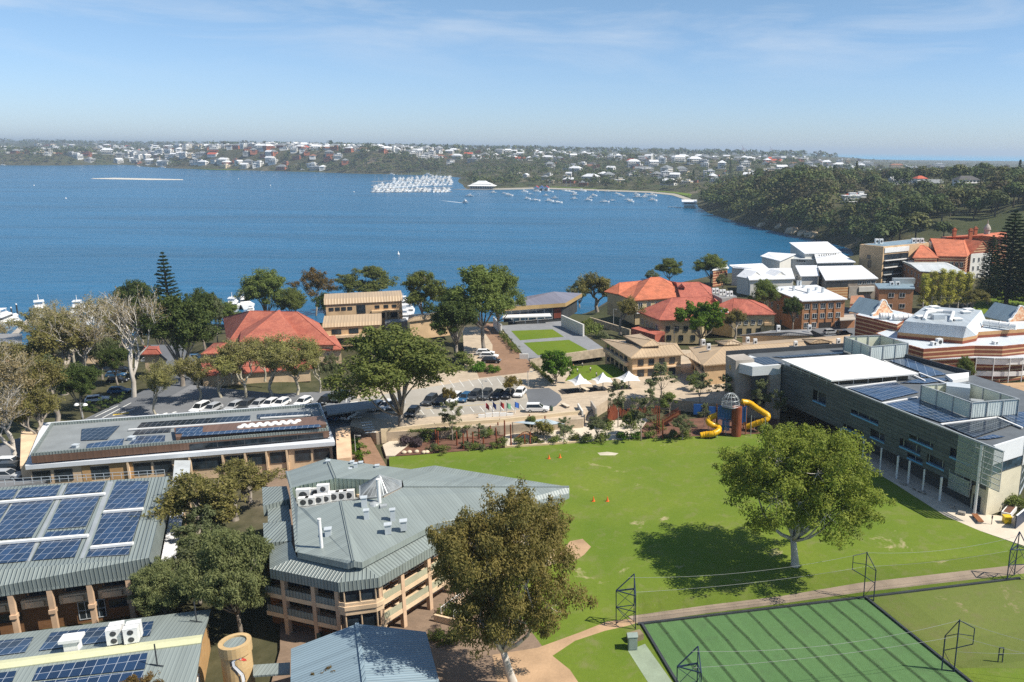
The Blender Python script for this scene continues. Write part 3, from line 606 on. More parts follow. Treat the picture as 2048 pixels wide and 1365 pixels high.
# ------------------------------------------------------------------ brick tower with the painted swan
def swan_tower():
 z = 6.2; c = U(470, 1288, z); B = empty('brick_tower', (c[0], c[1], 0), 'round yellow brick stair tower with a white and black swan painted on it', 'tower')
 r = 1.5; b = MB(); n = 24; b.lathe((c[0], c[1], -.5), [(r, 0), (r, z - .4)], n); b.build('wall', brick('yellow_brick', lin('#cfb07e'), lin('#c4a373'), lin('#c2b08f')), B)
 k = MB(); k.lathe((c[0], c[1], z - .9), [(r + .12, 0), (r + .12, 1.2), (r - .35, 1.2), (r - .35, .9)], n); k.build('parapet', MAT['yellow_brick'], B)
 k = MB(); k.lathe((c[0], c[1], z - .5), [(r - .36, 0), (r - .4, .62)], n); k.build('roof', GREEN, B)
 # swan: a flat painted ribbon lying on the curved wall, seen from the lawn side
 pp = [(.12, .6), (-.32, 1.3), (-.55, 2.1), (-.5, 2.9), (-.2, 3.6), (.1, 4.2), (.12, 4.75), (-.15, 5.1), (-.5, 5.1), (-.72, 4.85)]
 def onw(u, zz, o): a = -math.pi / 2 + .30 + u / r; return (c[0] + (r + o) * math.cos(a), c[1] + (r + o) * math.sin(a), zz)
 pts_ = []
 for i in range(len(pp) - 1):
  for t in np.linspace(0, 1, 6)[:-1]: pts_.append((-(pp[i][0] * (1 - t) + pp[i + 1][0] * t) * 1.15, .3 + pp[i][1] * (1 - t) + pp[i + 1][1] * t))
 for nm, wd, o, mt in (('painted_swan', .34, .012, plain('mural_black', (.03, .03, .035), .7)), ('painted_swan_highlight', .17, .02, plain('mural_white', (.75, .77, .8), .7))):
  k = MB()
  for i in range(len(pts_) - 1):
   a, d = np.array(pts_[i]), np.array(pts_[i + 1]); tn = (d - a) / np.linalg.norm(d - a); nn = np.array([-tn[1], tn[0]]); wa = wd * (1 - .45 * i / len(pts_)); wb = wd * (1 - .45 * (i + 1) / len(pts_)); of = (-.08 if mt.name == 'mural_white' else 0)
   k.poly([onw(*(a + nn * (of - wa)), o), onw(*(d + nn * (of - wb)), o), onw(*(d + nn * (of + wb)), o), onw(*(a + nn * (of + wa)), o)])
  k.build(nm, mt, B)
 k = MB(); e = pts_[-1]; k.poly([onw(e[0] - .2, e[1] + .25, .026), onw(e[0] + .42, e[1] - .35, .026), onw(e[0] + .5, e[1] - .6, .026), onw(e[0] + .2, e[1] - .45, .026), onw(e[0] - .25, e[1] - .1, .026)]); k.build('painted_beak', plain('mural_red', (.55, .05, .04), .7), B)
swan_tower()
def blue_roof():
 z0, z1 = 5.2, 6.6
 B = empty('low_hall', U(720, 1360, 0), 'single storey building with plain blue grey ridged roof shaded by the tall eucalypt', 'building')
 a, t, t2, c = U(582, 1298, z0), U(714, 1248, z1), U(735, 1250, z1), U(852, 1264, z0)
 d = np.array([U(740, 1420, z1)[i] - U(718, 1250, z1)[i] for i in range(3)]); d = d / abs(d[1]) * 24; dl = d + np.array([-5, 0, 0]) * 0
 b = MB(); slab_poly(b, [a, t, t + d, a + d], .2); slab_poly(b, [t, c, c + d, t + d], .2); b.build('roof', BLUEGREY, B)
 k = MB(); k.bar(t + np.array([0, 0, .08]), t + d + np.array([0, 0, .08]), .4, h=.14); k.build('ridge_cap', BLUEGREY, B)
 ring = offset([a, t, c, c + d, a + d], .4); m = MB(); m.prism(ring, -.5, z0 - .1); m.build('wall', BRICKC, B)
 k = MB(); p, q = U(506, 1330, 3.2), U(580, 1325, 3.2); p2, q2 = U(506, 1352, 3.2), U(580, 1347, 3.2); slab_poly(k, [p, q, q2, p2], .2); k.build('link_roof', GREEN, B)
blue_roof()
# ------------------------------------------------------------------ long admin building
def admin_block():
 B = empty('admin_building', U(360, 960, 0), 'long low building with brown metal fascia, white band and flat roof of dark solar panels', 'building')
 zr, zb = 6.4, 4.8
 rb = PT((103, 851, zr), (639, 812, zr), (658, 862, zr), (62, 913, zr)); m = MB()
 m.prism(rb, zb + .3, zr); m.build('upper_wall', FASC, B)
 ins = offset(rb, .35); k = MB(); k.prism(ins, zr - .2, zr + .004); e = rb[1] - rb[0]; k.build('roof', GREYFLAT, B, ang=math.atan2(e[1], e[0]))
 k = MB(); rr = [np.array(p[:2]) for p in rb]; ii = ins if abs(ins[0][0] - rr[0][0]) + abs(ins[0][1] - rr[0][1]) < 2 else ins[::-1]
 ii = [min(ins, key=lambda q: np.hypot(*(q - r))) for r in rr]
 for i in range(4):
  j = (i + 1) % 4; k.prism([rr[i], rr[j], ii[j], ii[i]], zr + .006, zr + .5)
 k.build('parapet', GREEN2, B)
 band = PT((50, 932, zb), (670, 884, zb), (640, 806, zb), (85, 846, zb)); k = MB(); slab_poly(k, band, .75); k.build('white_band', plain('pale_blue_white', (.68, .72, .76), .5, 0, .05), B)
 low = offset(band, .5); m = MB(); m.prism(low, -.5, zb - .76); m.build('wall', CREAM, B)
 A, C = np.array(band[0][:2]), np.array(band[1][:2]); v = (C - A) / np.linalg.norm(C - A); nn = np.array([v[1], -v[0]]); w = Wall(A + v * .5 - nn * .5, C - v * .5 - nn * .5)
 Q = lambda x, y: (x / 2.333, 780 + y / 2.333)
 for x0, x1, y in ((160, 240, 425), (262, 342, 415), (430, 510, 395), (630, 706, 380), (724, 802, 372), (890, 1035, 350), (1055, 1140, 335), (1158, 1240, 325), (1262, 1345, 318), (1380, 1450, 318), (1468, 1538, 312)):
  t0, _ = w.hit(*Q(x0, y)); t1, _ = w.hit(*Q(x1, y)); w.window(t0, 1.5, t1 - t0, 1.9, B, DARKM, DGLASS, bars=2)
 xs = sorted([w.hit(*Q(x, 390))[0] for x in (382, 428, 512, 628, 708, 722, 804)])
 for a, c in ((xs[0], xs[1]), (xs[2], xs[3])): k = MB(); w.slab(k, a + .1, c - .1, 0, 3.9, .004, .08); k.build('brick_panel', BRICKC, B)
 for x in (600, 890, 1045, 1150, 1250, 1345): t, _ = w.hit(*Q(x, 350)); k = MB(); w.slab(k, t - .15, t + .15, 0, zb - .77, .004, .45); k.build('column', CREAM, B)
 # raised clerestory on the right
 hb = PT((348, 857, 7.2), (352, 876, 7.2), (653, 850, 7.2), (645, 833, 7.2)); hb2 = [hb[1], hb[2], hb[3], hb[0]]; m = MB(); m.prism(hb2, zr + .01, 7.3); m.build('raised_roof', FASC, B, ang=math.atan2(e[1], e[0]))
 rw = Wall(rb[3], rb[2]); t0, _ = rw.hit(*Q(890, 280)); m = MB()
 for i in range(5):
  L = rw.L - t0 - 1; rw.window(t0 + L * i / 5, zb + .36, L / 5 - .15, .9, B, DARKM, DGLASS, sill=False, bars=2)
 for l, mt in (([(382, 186), (560, 170), (500, 235), (378, 240)], PVD), ([(408, 256), (580, 230), (570, 268), (400, 284)], PV), ([(640, 220), (772, 214), (768, 252), (590, 268)], PV), ([(660, 156), (1170, 122), (1165, 148), (640, 180)], PVD), ([(640, 188), (800, 178), (795, 200), (620, 212)], PVD), ([(1200, 118), (1450, 102), (1455, 122), (1200, 138)], PVD)):
  array(B, [Q(*p) for p in l], zr, mt)
 array(B, [Q(822, 182), Q(948, 174), Q(945, 202), Q(820, 208)], 7.3, PV); array(B, [Q(850, 208), Q(1490, 164), Q(1500, 176), Q(848, 222)], 7.3, PV)
 pipe(B, U(*Q(600, 186), zr + .3), U(*Q(1170, 148), zr + .3)); pipe(B, U(*Q(1215, 132), zr + .3), U(*Q(1450, 118), zr + .3)); vent(B, U(*Q(353, 270), zr), .8, .5); vent(B, U(*Q(615, 235), zr), .9, .6)
 for i in range(8):
  for j in range(2): p = U(*Q(1120 + i * 36 + j * 18, 176 - i * 3 - j * 9), 7.3); k = MB(); k.lathe((p[0], p[1], p[2] - .02), [(.62, 0), (.6, .12), (.4, .3), (.15, .36)], 12); k.build('skylight', WHITE, B, smooth=True)
 # pinkish end wall and the covered way behind
 k = MB(); q = PT((671, 858, 4.6), (700, 852, 4.6), (702, 915, 4.6), (674, 918, 4.6)); k.prism(q, -.5, 4.6); k.build('end_wall', plain('salmon_render', lin('#d9b896'), .85), B)
 k = MB(); slab_poly(k, PT((650, 812, 4.2), (752, 800, 4.2), (756, 815, 4.2), (655, 830, 4.2)), .3); k.build('porch_roof', GREYFLAT, B)
 k = MB(); q = PT((42, 862, 4.2), (95, 860, 4.2), (70, 930, 4.2), (40, 932, 4.2)); k.prism(q, -.5, 4.2); k.build('annex', CREAM, B)
admin_block()
def covered_way():
 B = empty('covered_walkway', U(340, 1040, 0), 'long white flat walkway roof between the solar hall and the trees', 'walkway')
 for i, l in enumerate(([(349, 921), (381, 921), (377, 972), (344, 973)], [(345, 976), (376, 975), (367, 1014), (341, 1016)], [(342, 1019), (367, 1018), (348, 1142), (316, 1150)])):
  k = MB(); slab_poly(k, [U(x, y, 3.6 + .02 * i) for x, y in l], .3); k.build('roof_panel', WHITER if i else plain('pale_roof_sheet', lin('#bcc1c2'), .5), B)
  for x, y in l[:2]: p = U(x, y, 3.3); m = MB(); m.bar((p[0], p[1], -.3), p, .18); m.build('post', CREAM, B)
covered_way()
# ------------------------------------------------------------------ faceted roof building by the oval
def faceted():
 Z = lambda x, y: (500 + x / 2.703, 860 + y / 2.703); Y = lambda x, y: (540 + x / 5.46, 1050 + y / 5.46); X = lambda x, y: (570 + x / 7.877, 900 + y / 7.877)
 B = empty('faceted_building', U(720, 1180, 0), 'three storey angular building with folded grey green metal roof, stepped skirt and balconies', 'building')
 q = lambda p, z: U(p[0], p[1], z)
 tip, tipf = q(Z(1725, 309), 11.2), q(Z(1726, 342), 10.6)
 lb, lm, rec0 = q(X(25, 345), 10.6), q(X(95, 605), 10.9), q(X(270, 555), 11.2); pk = q(X(660, 135), 11.9); pk2 = q(X(790, 450), 12.1); r1 = q(X(1270, 466), 12.1)
 gb, gr, gr2, gf = q(X(1500, 470), 12.1), q(X(1850, 482), 12.1), q(X(1872, 585), 12.1), q(X(1560, 752), 12.1)
 fe = q(X(1105, 800), 12.1); fd = q(X(880, 806), 12.1); fc = q(X(305, 925), 11.4); fb = q(X(200, 888), 11.2)
 e0, e1, e2, e3 = q(Z(255, 662), 10.6), q(Z(528, 722), 10.6), q(Z(560, 710), 10.9), q(Z(606, 716), 10.6); n0, n1 = q(Z(998, 510), 10.6), q(Z(1642, 384), 10.6)
 b1, b2 = q(Z(762, 200), 10.9), q(Z(868, 213), 10.7); b3 = q(Z(1000, 193), 11.2)
 roof = MB()
 for pl in ([lb, lm, rec0, pk2, pk], [pk, pk2, r1, gb, gr, gr2, tip, b3, b2, b1], [lm, fb, fc, fd, e2, e1, e0], [fd, fe, gf, gr2, tip, tipf, n1, n0, e3, e2]): roof.poly(face_up(pl))
 rim = [lb, lm, e0, e1, e2, e3, n0, n1, tipf, tip, b3, b2, b1, pk]
 for i in range(len(rim)):
  a, c = rim[i], rim[(i + 1) % len(rim)]; d = np.array([0, 0, .78]); roof.poly([a - d, c - d, c, a])
 roof.build('roof', GREEN, B, recalc=False)
 for a, c in ((fd, e2), (gr2, tip), (pk, pk2), (lm, lb), (lm, e0)): k = MB(); u = np.array([0, 0, .05]); k.bar(a + u, c + u, .34, h=.1); k.build('ridge_cap', GREEN2, B)
 # sunken plant deck with the ribbed back wall
 zd = 9.4; well = [rec0, pk2, r1, gb, gf, fe, fd, fc, fb, lm]; ring = [(p[0], p[1]) for p in well]
 k = MB(); k.poly(face_up([np.array([x, y, zd]) for x, y in ring])); k.build('plant_deck', GREYFLAT, B)
 k = MB()
 for a, c in zip(well, well[1:] + well[:1]): k.poly([np.array([a[0], a[1], zd]), np.array([c[0], c[1], zd]), c, a])
 k.build('plant_wall', metal_roof('ribbed_wall', lin('#8b9a8c'), .6, deep=.16), B)
 for x, y, f, s in ((300, 790, 1, 1.25), (495, 735, 1, 1.0), (620, 775, 2, 1.1), (850, 700, 1, 1.05), (968, 690, 1, 1.15), (300, 880, 1, .9), (410, 870, 1, .9), (540, 845, 1, .95), (655, 825, 1, .9), (775, 800, 1, 1.0), (895, 788, 1, 1.0), (1015, 775, 1, 1.0)):
  c = q(X(x, y), zd); ac_unit(B, c, 1.45 * s, .75, 1.25 * s if f == 1 else 2.1, .2, f)
 # glazed lantern: pyramid of rafters over a low drum
 cx = np.mean([gb, gr, gr2, gf, q(X(1180, 565), 12.1), q(X(1180, 775), 12.1)], axis=0); ap = q(X(1490, 395), 14.3); ring = [q(X(*p), 12.15) for p in ((1178, 570), (1180, 760), (1500, 745), (1555, 715), (1835, 580), (1830, 490), (1500, 470))]
 lan = MB(); n = len(ring)
 for i in range(n): lan.poly([ring[i], ring[(i + 1) % n], ap])
 g = lan.build('lantern', glassy('lantern_glass', (.16, .17, .17), .2), B); k = MB()
 for i in range(n):
  a, c = ring[i], ring[(i + 1) % n]; k.bar(a, c, .14); k.bar(a, ap, .12); m_ = max(2, int(np.linalg.norm(c - a) / .55))
  for j in range(1, m_): p = a + (c - a) * j / m_; k.bar(p, p + (ap - p) * .93, .06)
 k.build('rafters', STEELW, g)
 k = MB()
 for a, c in zip(ring, ring[1:] + ring[:1]): k.poly([np.array([a[0], a[1], zd]), np.array([c[0], c[1], zd]), c, a])
 k.build('lantern_wall', CONC, B)
 for x, y, w_, h in ((688, 300, .55, 1.3), (1065, 285, .5, 1.0), (1200, 265, .55, .7), (1118, 345, .5, 1.3), (1025, 370, .55, .7), (1455, 305, .55, .6), (1255, 940, .7, 1.7), (1288, 1100, .6, 1.3), (1700, 1090, .6, 1.3), (1870, 1225, .75, .9)):
  vent(B, q(X(x, y), 10.9 if y < 400 else 11.3), w_, h, .3)
 vent(B, q(Z(747, 548), 11.2), .75, .9, .3); vent(B, q(Z(424, 572), 11.0), .7, .9, .3)
 for p, h, rr in ((Z(386, 622), 3.3, .2), (X(1495, 905), 3.9, .24)):
  c = q(p, 11.2); k = MB(); k.tube([c - np.array([0, 0, .5]), c + np.array([0, 0, h])], rr, 12); k.tube([c + np.array([0, 0, h]), c + np.array([0, 0, h + .12])], rr * 1.15, 12); k.build('flue', WHITE, B)
 c = q(X(1510, 930), 11.2); k = MB(); k.lathe((c[0] - .9, c[1] + .2, c[2] - .2), [(.8, 0), (.85, .5), (.6, .95), (.2, 1.1)], 14); k.box((c[0] + .5, c[1] - .3, c[2] - .2), (.9, .7, .9), .4); k.build('extraction_fan', STEELW, B)
 # lower skirt: slope, then a vertical ribbed fascia
 zt, zo, zf = 9.75, 8.75, 7.5
 inn = [q(Z(222, 602), 9.75), q(Y(290, 350), zt), q(Y(850, 460), zt), q(Y(1030, 445), zt), q(Y(1800, 30), zt)]
 ot = [q(Z(106, 640), 8.75), q(Y(-5, 480), zo), q(Y(745, 632), zo), q(Y(1190, 578), zo), q(Y(1960, 130), zo)]
 ob = [np.array([p[0], p[1], zf]) for p in ot]; k = MB()
 for i in range(4): k.poly(face_up([ot[i], ot[i + 1], inn[i + 1], inn[i]])); k.poly([ob[i], ob[i + 1], ot[i + 1], ot[i]])
 k.poly([ob[4], np.array([inn[4][0], inn[4][1], zf]), inn[4], ot[4]]); k.poly([ob[0], ot[0], inn[0], np.array([inn[0][0], inn[0][1], zf])])
 k.poly(face_up(ob + [np.array([p[0], p[1], zf]) for p in inn[::-1]])[::-1]); k.build('skirt_roof', GREEN2, B)
 for l, z in (([(65, 310), (198, 304), (216, 372), (70, 412)], 9.6), ([(95, 413), (207, 400), (222, 490), (97, 502)], 8.9), ([(70, 505), (222, 492), (226, 600), (76, 612)], 9.6)):
  p = [q(Z(*a), z) for a in l]; m = MB(); m.prism([a[:2] for a in p], z - 1.6, z); m.build('roof_bay', GREEN2, B); m = MB(); m.prism(offset(p, .5), -.4, z - 1.61); m.build('bay_wall', PINK, B)
 # storeys behind the balconies
 def side(i, bays, cols, rail, lit):
  A, C = (ob[i], ob[i + 1]); w = Wall(A, C); zz = [0, 2.55, 5.1]; bk = Wall(A[:2] - w.n * 2.3, C[:2] - w.n * 2.3); t0, t1 = bays
  m = MB(); bk.slab(m, t0 - 1.2 if i == 1 else t0 + .8, t1 - .6 if i == 1 else t1 + .5, -.4, zf, -6, 0); m.build('wall', BROWNB, B)
  for z in zz[1:]:
   m = MB(); w.slab(m, t0, t1, z - .45, z + .12, -2.29, -.35); m.build('floor_slab', CREAM, B)
   m = MB(); w.slab(m, t0 + .1, t1 - .1, z + .16, z + 1.0, -.46, -.4); m.build('balustrade', rail, B)
  for t in cols: m = MB(); w.slab(m, t - .27, t + .27, -.4, zf, -.9, -.3); m.build('column', PINK, B)
  for z in zz:
   n = int((t1 - t0) / 3.2)
   for j in range(n): bk.window(t0 + .5 + (t1 - t0 - 1) * (j + .1) / n, z + .55, (t1 - t0 - 1) / n * .8, 1.35, B, PALE if lit else DARKM, BGLASS if lit else DGLASS, bars=4)  # sunlit side gets paler frames and bluer glass: light put into the colours
  return w
 w = Wall(ob[1], ob[2]); cs = [w.hit(*Y(x, y))[0] for x, y in ((118, 700), (448, 760), (705, 800))]
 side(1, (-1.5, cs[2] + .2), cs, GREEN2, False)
 w = Wall(ob[3], ob[4]); cs = [w.hit(*Y(x, y))[0] for x, y in ((1232, 760), (1470, 600), (1758, 420))]; cs += [cs[2] + (cs[2] - cs[1])]
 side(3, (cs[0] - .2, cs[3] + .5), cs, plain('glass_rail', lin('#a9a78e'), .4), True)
 # octagonal corner bay
 w = Wall(ob[2], ob[3]); L = w.L; ring = [w.p(-.5, 0, -2.2)[:2], w.p(-.2, 0, -.5)[:2], w.p(.5, 0, .0)[:2], w.p(L - .5, 0, .0)[:2], w.p(L + .2, 0, -.5)[:2], w.p(L + .5, 0, -2.2)[:2]]
 m = MB(); m.prism(offset(ring, .25), -.4, zf); m.build('bay_glazing', DGLASS, B)
 for z0, z1, o in ((4.35, 5.9, 0.), (1.3, 2.3, 0.), (5.0, 5.5, -.12)): m = MB(); m.prism(offset(ring, o), z0, z1); m.build('bay_band', CREAM, B)
 for a, c in zip(ring[:-1], ring[1:]):
  a, c = np.array(a), np.array(c); n = max(1, int(np.linalg.norm(c - a) / 1.3))
  for j in range(n): m = MB(); p = a + (c - a) * j / n; p = p - w.n * .12; m.box((p[0], p[1], 2.31), (.12, .12, 2.03)); m.box((p[0], p[1], 5.91), (.12, .12, zf - 5.91)); m.build('mullion', CREAM, B)
 # far end under the pointed eave
 ring = [n0, n1, tipf, tip, b3, b2, b1, pk, lb]; r2 = offset(ring, 1.6); m = MB(); m.prism([p[:2] for p in r2], -.4, 9.8); m.build('end_wall', CREAM, B)
 wv = Wall(r2[0] if True else n0, r2[1]); a_, c_ = sorted(r2, key=lambda p: np.hypot(*(p - n0[:2])))[0], sorted(r2, key=lambda p: np.hypot(*(p - n1[:2])))[0]; wv = Wall(a_, c_); wv.row(7, .5, wv.L - .5, 6.9, 1.7, 1.1, B, CREAM, DGLASS)
faceted()
# ------------------------------------------------------------------ mesh-clad science building on the right
def mesh_building():
 Y = lambda x, y: (1450 + x / 5.12, 680 + y / 5.12); Q = lambda x, y: (1800 + x / 3.593, 700 + y / 3.593); zr = 12.0
 B = empty('science_building', U(1850, 860, 0), 'long grey building behind an open stone coloured mesh screen, white sail and solar roof above', 'building')
 a, c = U(1565, 730, zr), U(1949, 884, zr); fw = Wall(a, c); L = fw.L; ex = U(2000, 909, zr); tE = (ex[:2] - fw.A) @ fw.d
 e0 = U(1971, 1031, 0); e1 = U(2034, 1007, 0); ev = (e1 - e0)[:2] / np.linalg.norm((e1 - e0)[:2])
 inner = fw.A - fw.n * 1.6; cor = e0[:2]; back = U(1940, 752, zr)[:2]; mid = U(1815, 718, zr)[:2]; bl = U(1688, 695, zr)[:2]; ee = e1[:2]; ee2 = ee + np.array([14, 22.]); ee3 = ee + np.array([6, 38.])
 ring = [inner, cor, ee, ee2, ee3, back, mid, bl, U(1500, 707, zr)[:2], U(1505, 731, zr)[:2]]
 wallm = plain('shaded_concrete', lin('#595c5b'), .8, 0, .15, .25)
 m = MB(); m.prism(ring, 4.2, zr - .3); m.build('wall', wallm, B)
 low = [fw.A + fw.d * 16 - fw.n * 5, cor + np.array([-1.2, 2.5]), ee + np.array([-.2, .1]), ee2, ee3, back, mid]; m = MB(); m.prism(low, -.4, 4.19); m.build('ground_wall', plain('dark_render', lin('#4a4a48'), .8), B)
 rp = [fw.A + fw.n * -.1, fw.p(L, 0)[:2], cor + ev * .0 + np.array([0, .2]), ee, ee2, ee3, back, mid, bl, U(1500, 707, zr)[:2], U(1472, 726, zr)[:2], U(1505, 733, zr)[:2]]
 m = MB(); m.poly(face_up([np.array([p[0], p[1], zr]) for p in rp])); m.build('roof', plain('dark_roof_membrane', lin('#5f6468'), .6, 0, .15), B)
 for i, (p, r_) in enumerate(((mid, back), (bl, mid), (U(1452, 711, zr)[:2], bl))):
  w = Wall(p, r_); m = MB(); w.slab(m, 0, w.L, zr - 1.5, zr + 1.0, -.15, .15); m.build('parapet', plain('charcoal_panel', lin('#3f4347'), .6), B)
 w = Wall(back, back + (ee3 - back) / np.linalg.norm(ee3 - back) * 6); m = MB(); m.prism([U(1890, 757, zr)[:2], U(1937, 752, zr)[:2], U(1937, 762, zr)[:2], U(1905, 768, zr)[:2]], zr - 2, zr + .8); m.build('white_upstand', WHITE, B)
 # mesh screen: perforated stone-coloured panels in rows, with slots where the windows are
 s = NT('mesh_screen'); uv = s.coord('UV'); n1 = s.noise(.5, 4, .6); n2 = s.n('ShaderNodeTexBrick'); s.l(uv, n2.inputs['Vector']); n2.inputs['Scale'].default_value = 1; n2.inputs['Brick Width'].default_value = 3.1; n2.inputs['Row Height'].default_value = .72; n2.inputs['Mortar Size'].default_value = .03
 n2.inputs['Color1'].default_value = (*lin('#51585a'), 1); n2.inputs['Color2'].default_value = (*lin('#626868'), 1); n2.inputs['Mortar'].default_value = (*lin('#3a3f40'), 1)
 s.set(s.mix(s.ramp(n1, .3, .7), s.mix(1, n2.outputs[0], (.78, .8, .8), 'MULTIPLY'), n2.outputs[0]), .6, .0, .4); SCREEN = s.m
 zb = 3.7; zt = zr + .15
 wins = [((1295, 705), (1575, 850), 1.05), ((1215, 875), (1425, 990), 1.0), ((1490, 965), (1635, 1040), 1.1), ((905, 545), (1035, 650), 2.2)]
 W2 = [((70, 605), (240, 690), 1.05), ((362, 735), (505, 800), 1.1), ((150, 925 - 195), (0, 660), 1.1), ((195, 785), (320, 850), 1.2), ((55, 755), (165, 815), 1.0)]
 slots = []
 for p, q, h in wins: t0, z0 = fw.hit(*Y(*p)); t1, z1 = fw.hit(*Y(*q)); slots.append((min(t0, t1), max(t0, t1), (z0 + z1) / 2 - h / 2, h))
 for p, q, h in W2: t0, z0 = fw.hit(*Q(*p)); t1, z1 = fw.hit(*Q(*q)); slots.append((min(t0, t1), max(t0, t1), (z0 + z1) / 2 - h / 2, h))
 slots = [(a0, a1, round(z / .72) * .72, max(.72, round(h / .72) * .72)) for a0, a1, z, h in slots if a1 - a0 > .8]
 rng = random.Random(4); k = MB(); z = zb; nrow = 0
 while z < zt - .1:
  z1 = min(z + .72, zt); t = 0.0; off = rng.choice([0, .5, 1, 1.5, 2.0])
  segs = []; edges = sorted([(s0, s1) for s0, s1, sz, sh in slots if sz - .05 <= z - .0 and z1 <= sz + sh + .05 + .36])
  for s0, s1 in edges:
   if s0 > t: segs.append((t, s0))
   t = max(t, s1)
  if t < L - 1.6: segs.append((t, L - 1.6))
  for s0, s1 in segs:
   fw.slab(k, s0, s1, z + .015, z1 - .015, .0 + .03 * (nrow % 2), .07 + .03 * (nrow % 2))
  z = z1; nrow += 1
 k.build('mesh_screen', SCREEN, B)
 bw = Wall(fw.A - fw.n * 1.55, fw.p(L, 0)[:2] - fw.n * 1.55)
 for s0, s1, sz, sh in slots:
  fo = bw.window(s0 + .1, max(sz - .3, 4.3), max(.6, min(s1, bw.L - 1) - s0 - .2), sh + .6, B, DARKM, DGLASS, bars=max(1, int((s1 - s0) / 1.6)))
  if sz < 9: m = MB(); fw.slab(m, s0, s1, sz - .32, sz - .04, -.5, .14); m.build('sun_shelf', plain('sky_blue_panel', lin('#5fa3d0'), .4), B)
 k = MB()
 for i in range(18): t = L * i / 17; fw.slab(k, t - .05, t + .05, zb - .1, zt + .1, -.35, -.2)
 fw.slab(k, 0, tE, zt + .06, zt + .22, -.2, .12); k.build('screen_frame', STEELW, B)
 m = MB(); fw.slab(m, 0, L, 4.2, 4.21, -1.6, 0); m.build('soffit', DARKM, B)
 for x, y0 in ((1793, 957), (1816, 967), (1879, 1002)): p = U(x, y0, 0); m = MB(); m.tube([(p[0], p[1], -.1), (p[0], p[1], 4.3)], .2, 10); m.build('column', WHITE, B)
 for x, y0 in ((1680, 898), (1725, 922), (1760, 940), (1845, 985)): p = U(x, y0, 0); m = MB(); m.tube([(p[0], p[1], -.1), (p[0], p[1], 4.3)], .16, 10); m.build('column', WHITE, B)
 p = U(1949, 1028, 0); m = MB(); m.tube([(p[0], p[1], -.1), (p[0], p[1], zr)], .26, 12); m.build('tall_column', WHITE, B)
 # glass louvre screen running past the corner
 s = NT('louvre_glass'); s.set((.45, .52, .5), .12, 0, .6, .38); LG = s.m; k = MB(); g = MB(); zlo = 5.6
 t0 = L - 3.2
 for i in range(8): z = zlo + (zt - zlo) * i / 7; fw.slab(k, t0, tE, z - .06, z + .06, .1, .24)
 for i in range(6): t = t0 + (tE - t0) * i / 5; fw.slab(k, t - .05, t + .05, zlo - .1, zt + .1, .0, .1)
 for i in range(3): k.bar(fw.p(L - 1 + i * 1.6, 7, -.1), fw.p(L + .4 + i * 1.6, 11, -.1), .08)
 for i in range(3): z = 2.4 + i * 1.3; fw.slab(k, L - 4.4, L + .1, z - .06, z + .06, .1, .24)
 for i in range(4): t = L - 4.4 + i * 1.5; fw.slab(k, t - .05, t + .05, 2.3, 5.6, .0, .1)
 o = k.build('louvre_frame', STEELW, B)
 for i in range(7): z = zlo + (zt - zlo) * i / 7; fw.slab(g, t0 + .05, tE - .05, z + .1, z + (zt - zlo) / 7 - .12, .15, .17)
 for i in range(2): z = 2.4 + i * 1.3; fw.slab(g, L - 4.3, L, z + .1, z + 1.2, .15, .17)
 g.build('louvre_blades', LG, o)
 # end wall
 ew = Wall(cor, ee); m = MB(); ew.slab(m, 0, ew.L, 0 - .3, 7.1, -.4, .02); m.build('end_wall', plain('cream_concrete', lin('#d3cbb2'), .8, 0, .08), B)
 m = MB(); ew.slab(m, .35, ew.L - .15, 8.75, zr + .02, -.3, .06); m.build('white_panel', plain('white_panels', (.72, .74, .76), .5, 0, .04), B)
 ew.window(.4, 7.15, ew.L - .7, 1.5, B, DARKM, BGLASS, bars=2); m = MB(); ew.slab(m, ew.L - .1, ew.L + .2, 7.0, zr + .1, -.2, .2); m.build('white_fin', WHITE, B)
 sw = Wall(cor + fw.d * -3.2 - np.array([0, 0]), cor); m = MB(); sw.slab(m, 0, sw.L, -.3, 4.2, -.5, -.02); m.build('side_wall', MAT['cream_concrete'], B); sw.window(.5, 0, 1.4, 2.6, B, DARKM, DGLASS, name='door', sill=False)
 rw = Wall(ee, ee2); rw.window(1.0, 1.2, rw.L - 2, 9.5, B, PALE, BGLASS, bars=6, rows=5)
 # white sail over the roof terrace
 sl = PT((1563, 719, 13.6), (1724, 708.5, 14.0), (1837, 747, 13.6), (1663, 761, 13.2)); m = MB(); slab_poly(m, sl, .3); so = m.build('sail_roof', plain('white_membrane', (.82, .81, .78), .7, 0, .02), B)
 m = MB()
 for i in range(6):
  for p, r_ in ((sl[0], sl[3]), (sl[3], sl[2])): q = p + (r_ - p) * (i + .5) / 6; m.bar((q[0], q[1], zr), q - np.array([0, 0, .35]), .1)
 m.build('sail_posts', STEELW, B)
 m = MB(); m.prism(offset(sl, 1.2), zr + .02, 13.0); m.build('terrace_room', plain('terrace_brown', lin('#6f6250'), .8), B)
 # two plant enclosures of pale screens on posts
 SCR = plain('pale_screen', lin('#e2e4cc'), .6, 0, .05, .2); SCR2 = metal_roof('pale_ribbed_screen', lin('#c3ccc9'), .5, deep=.05)
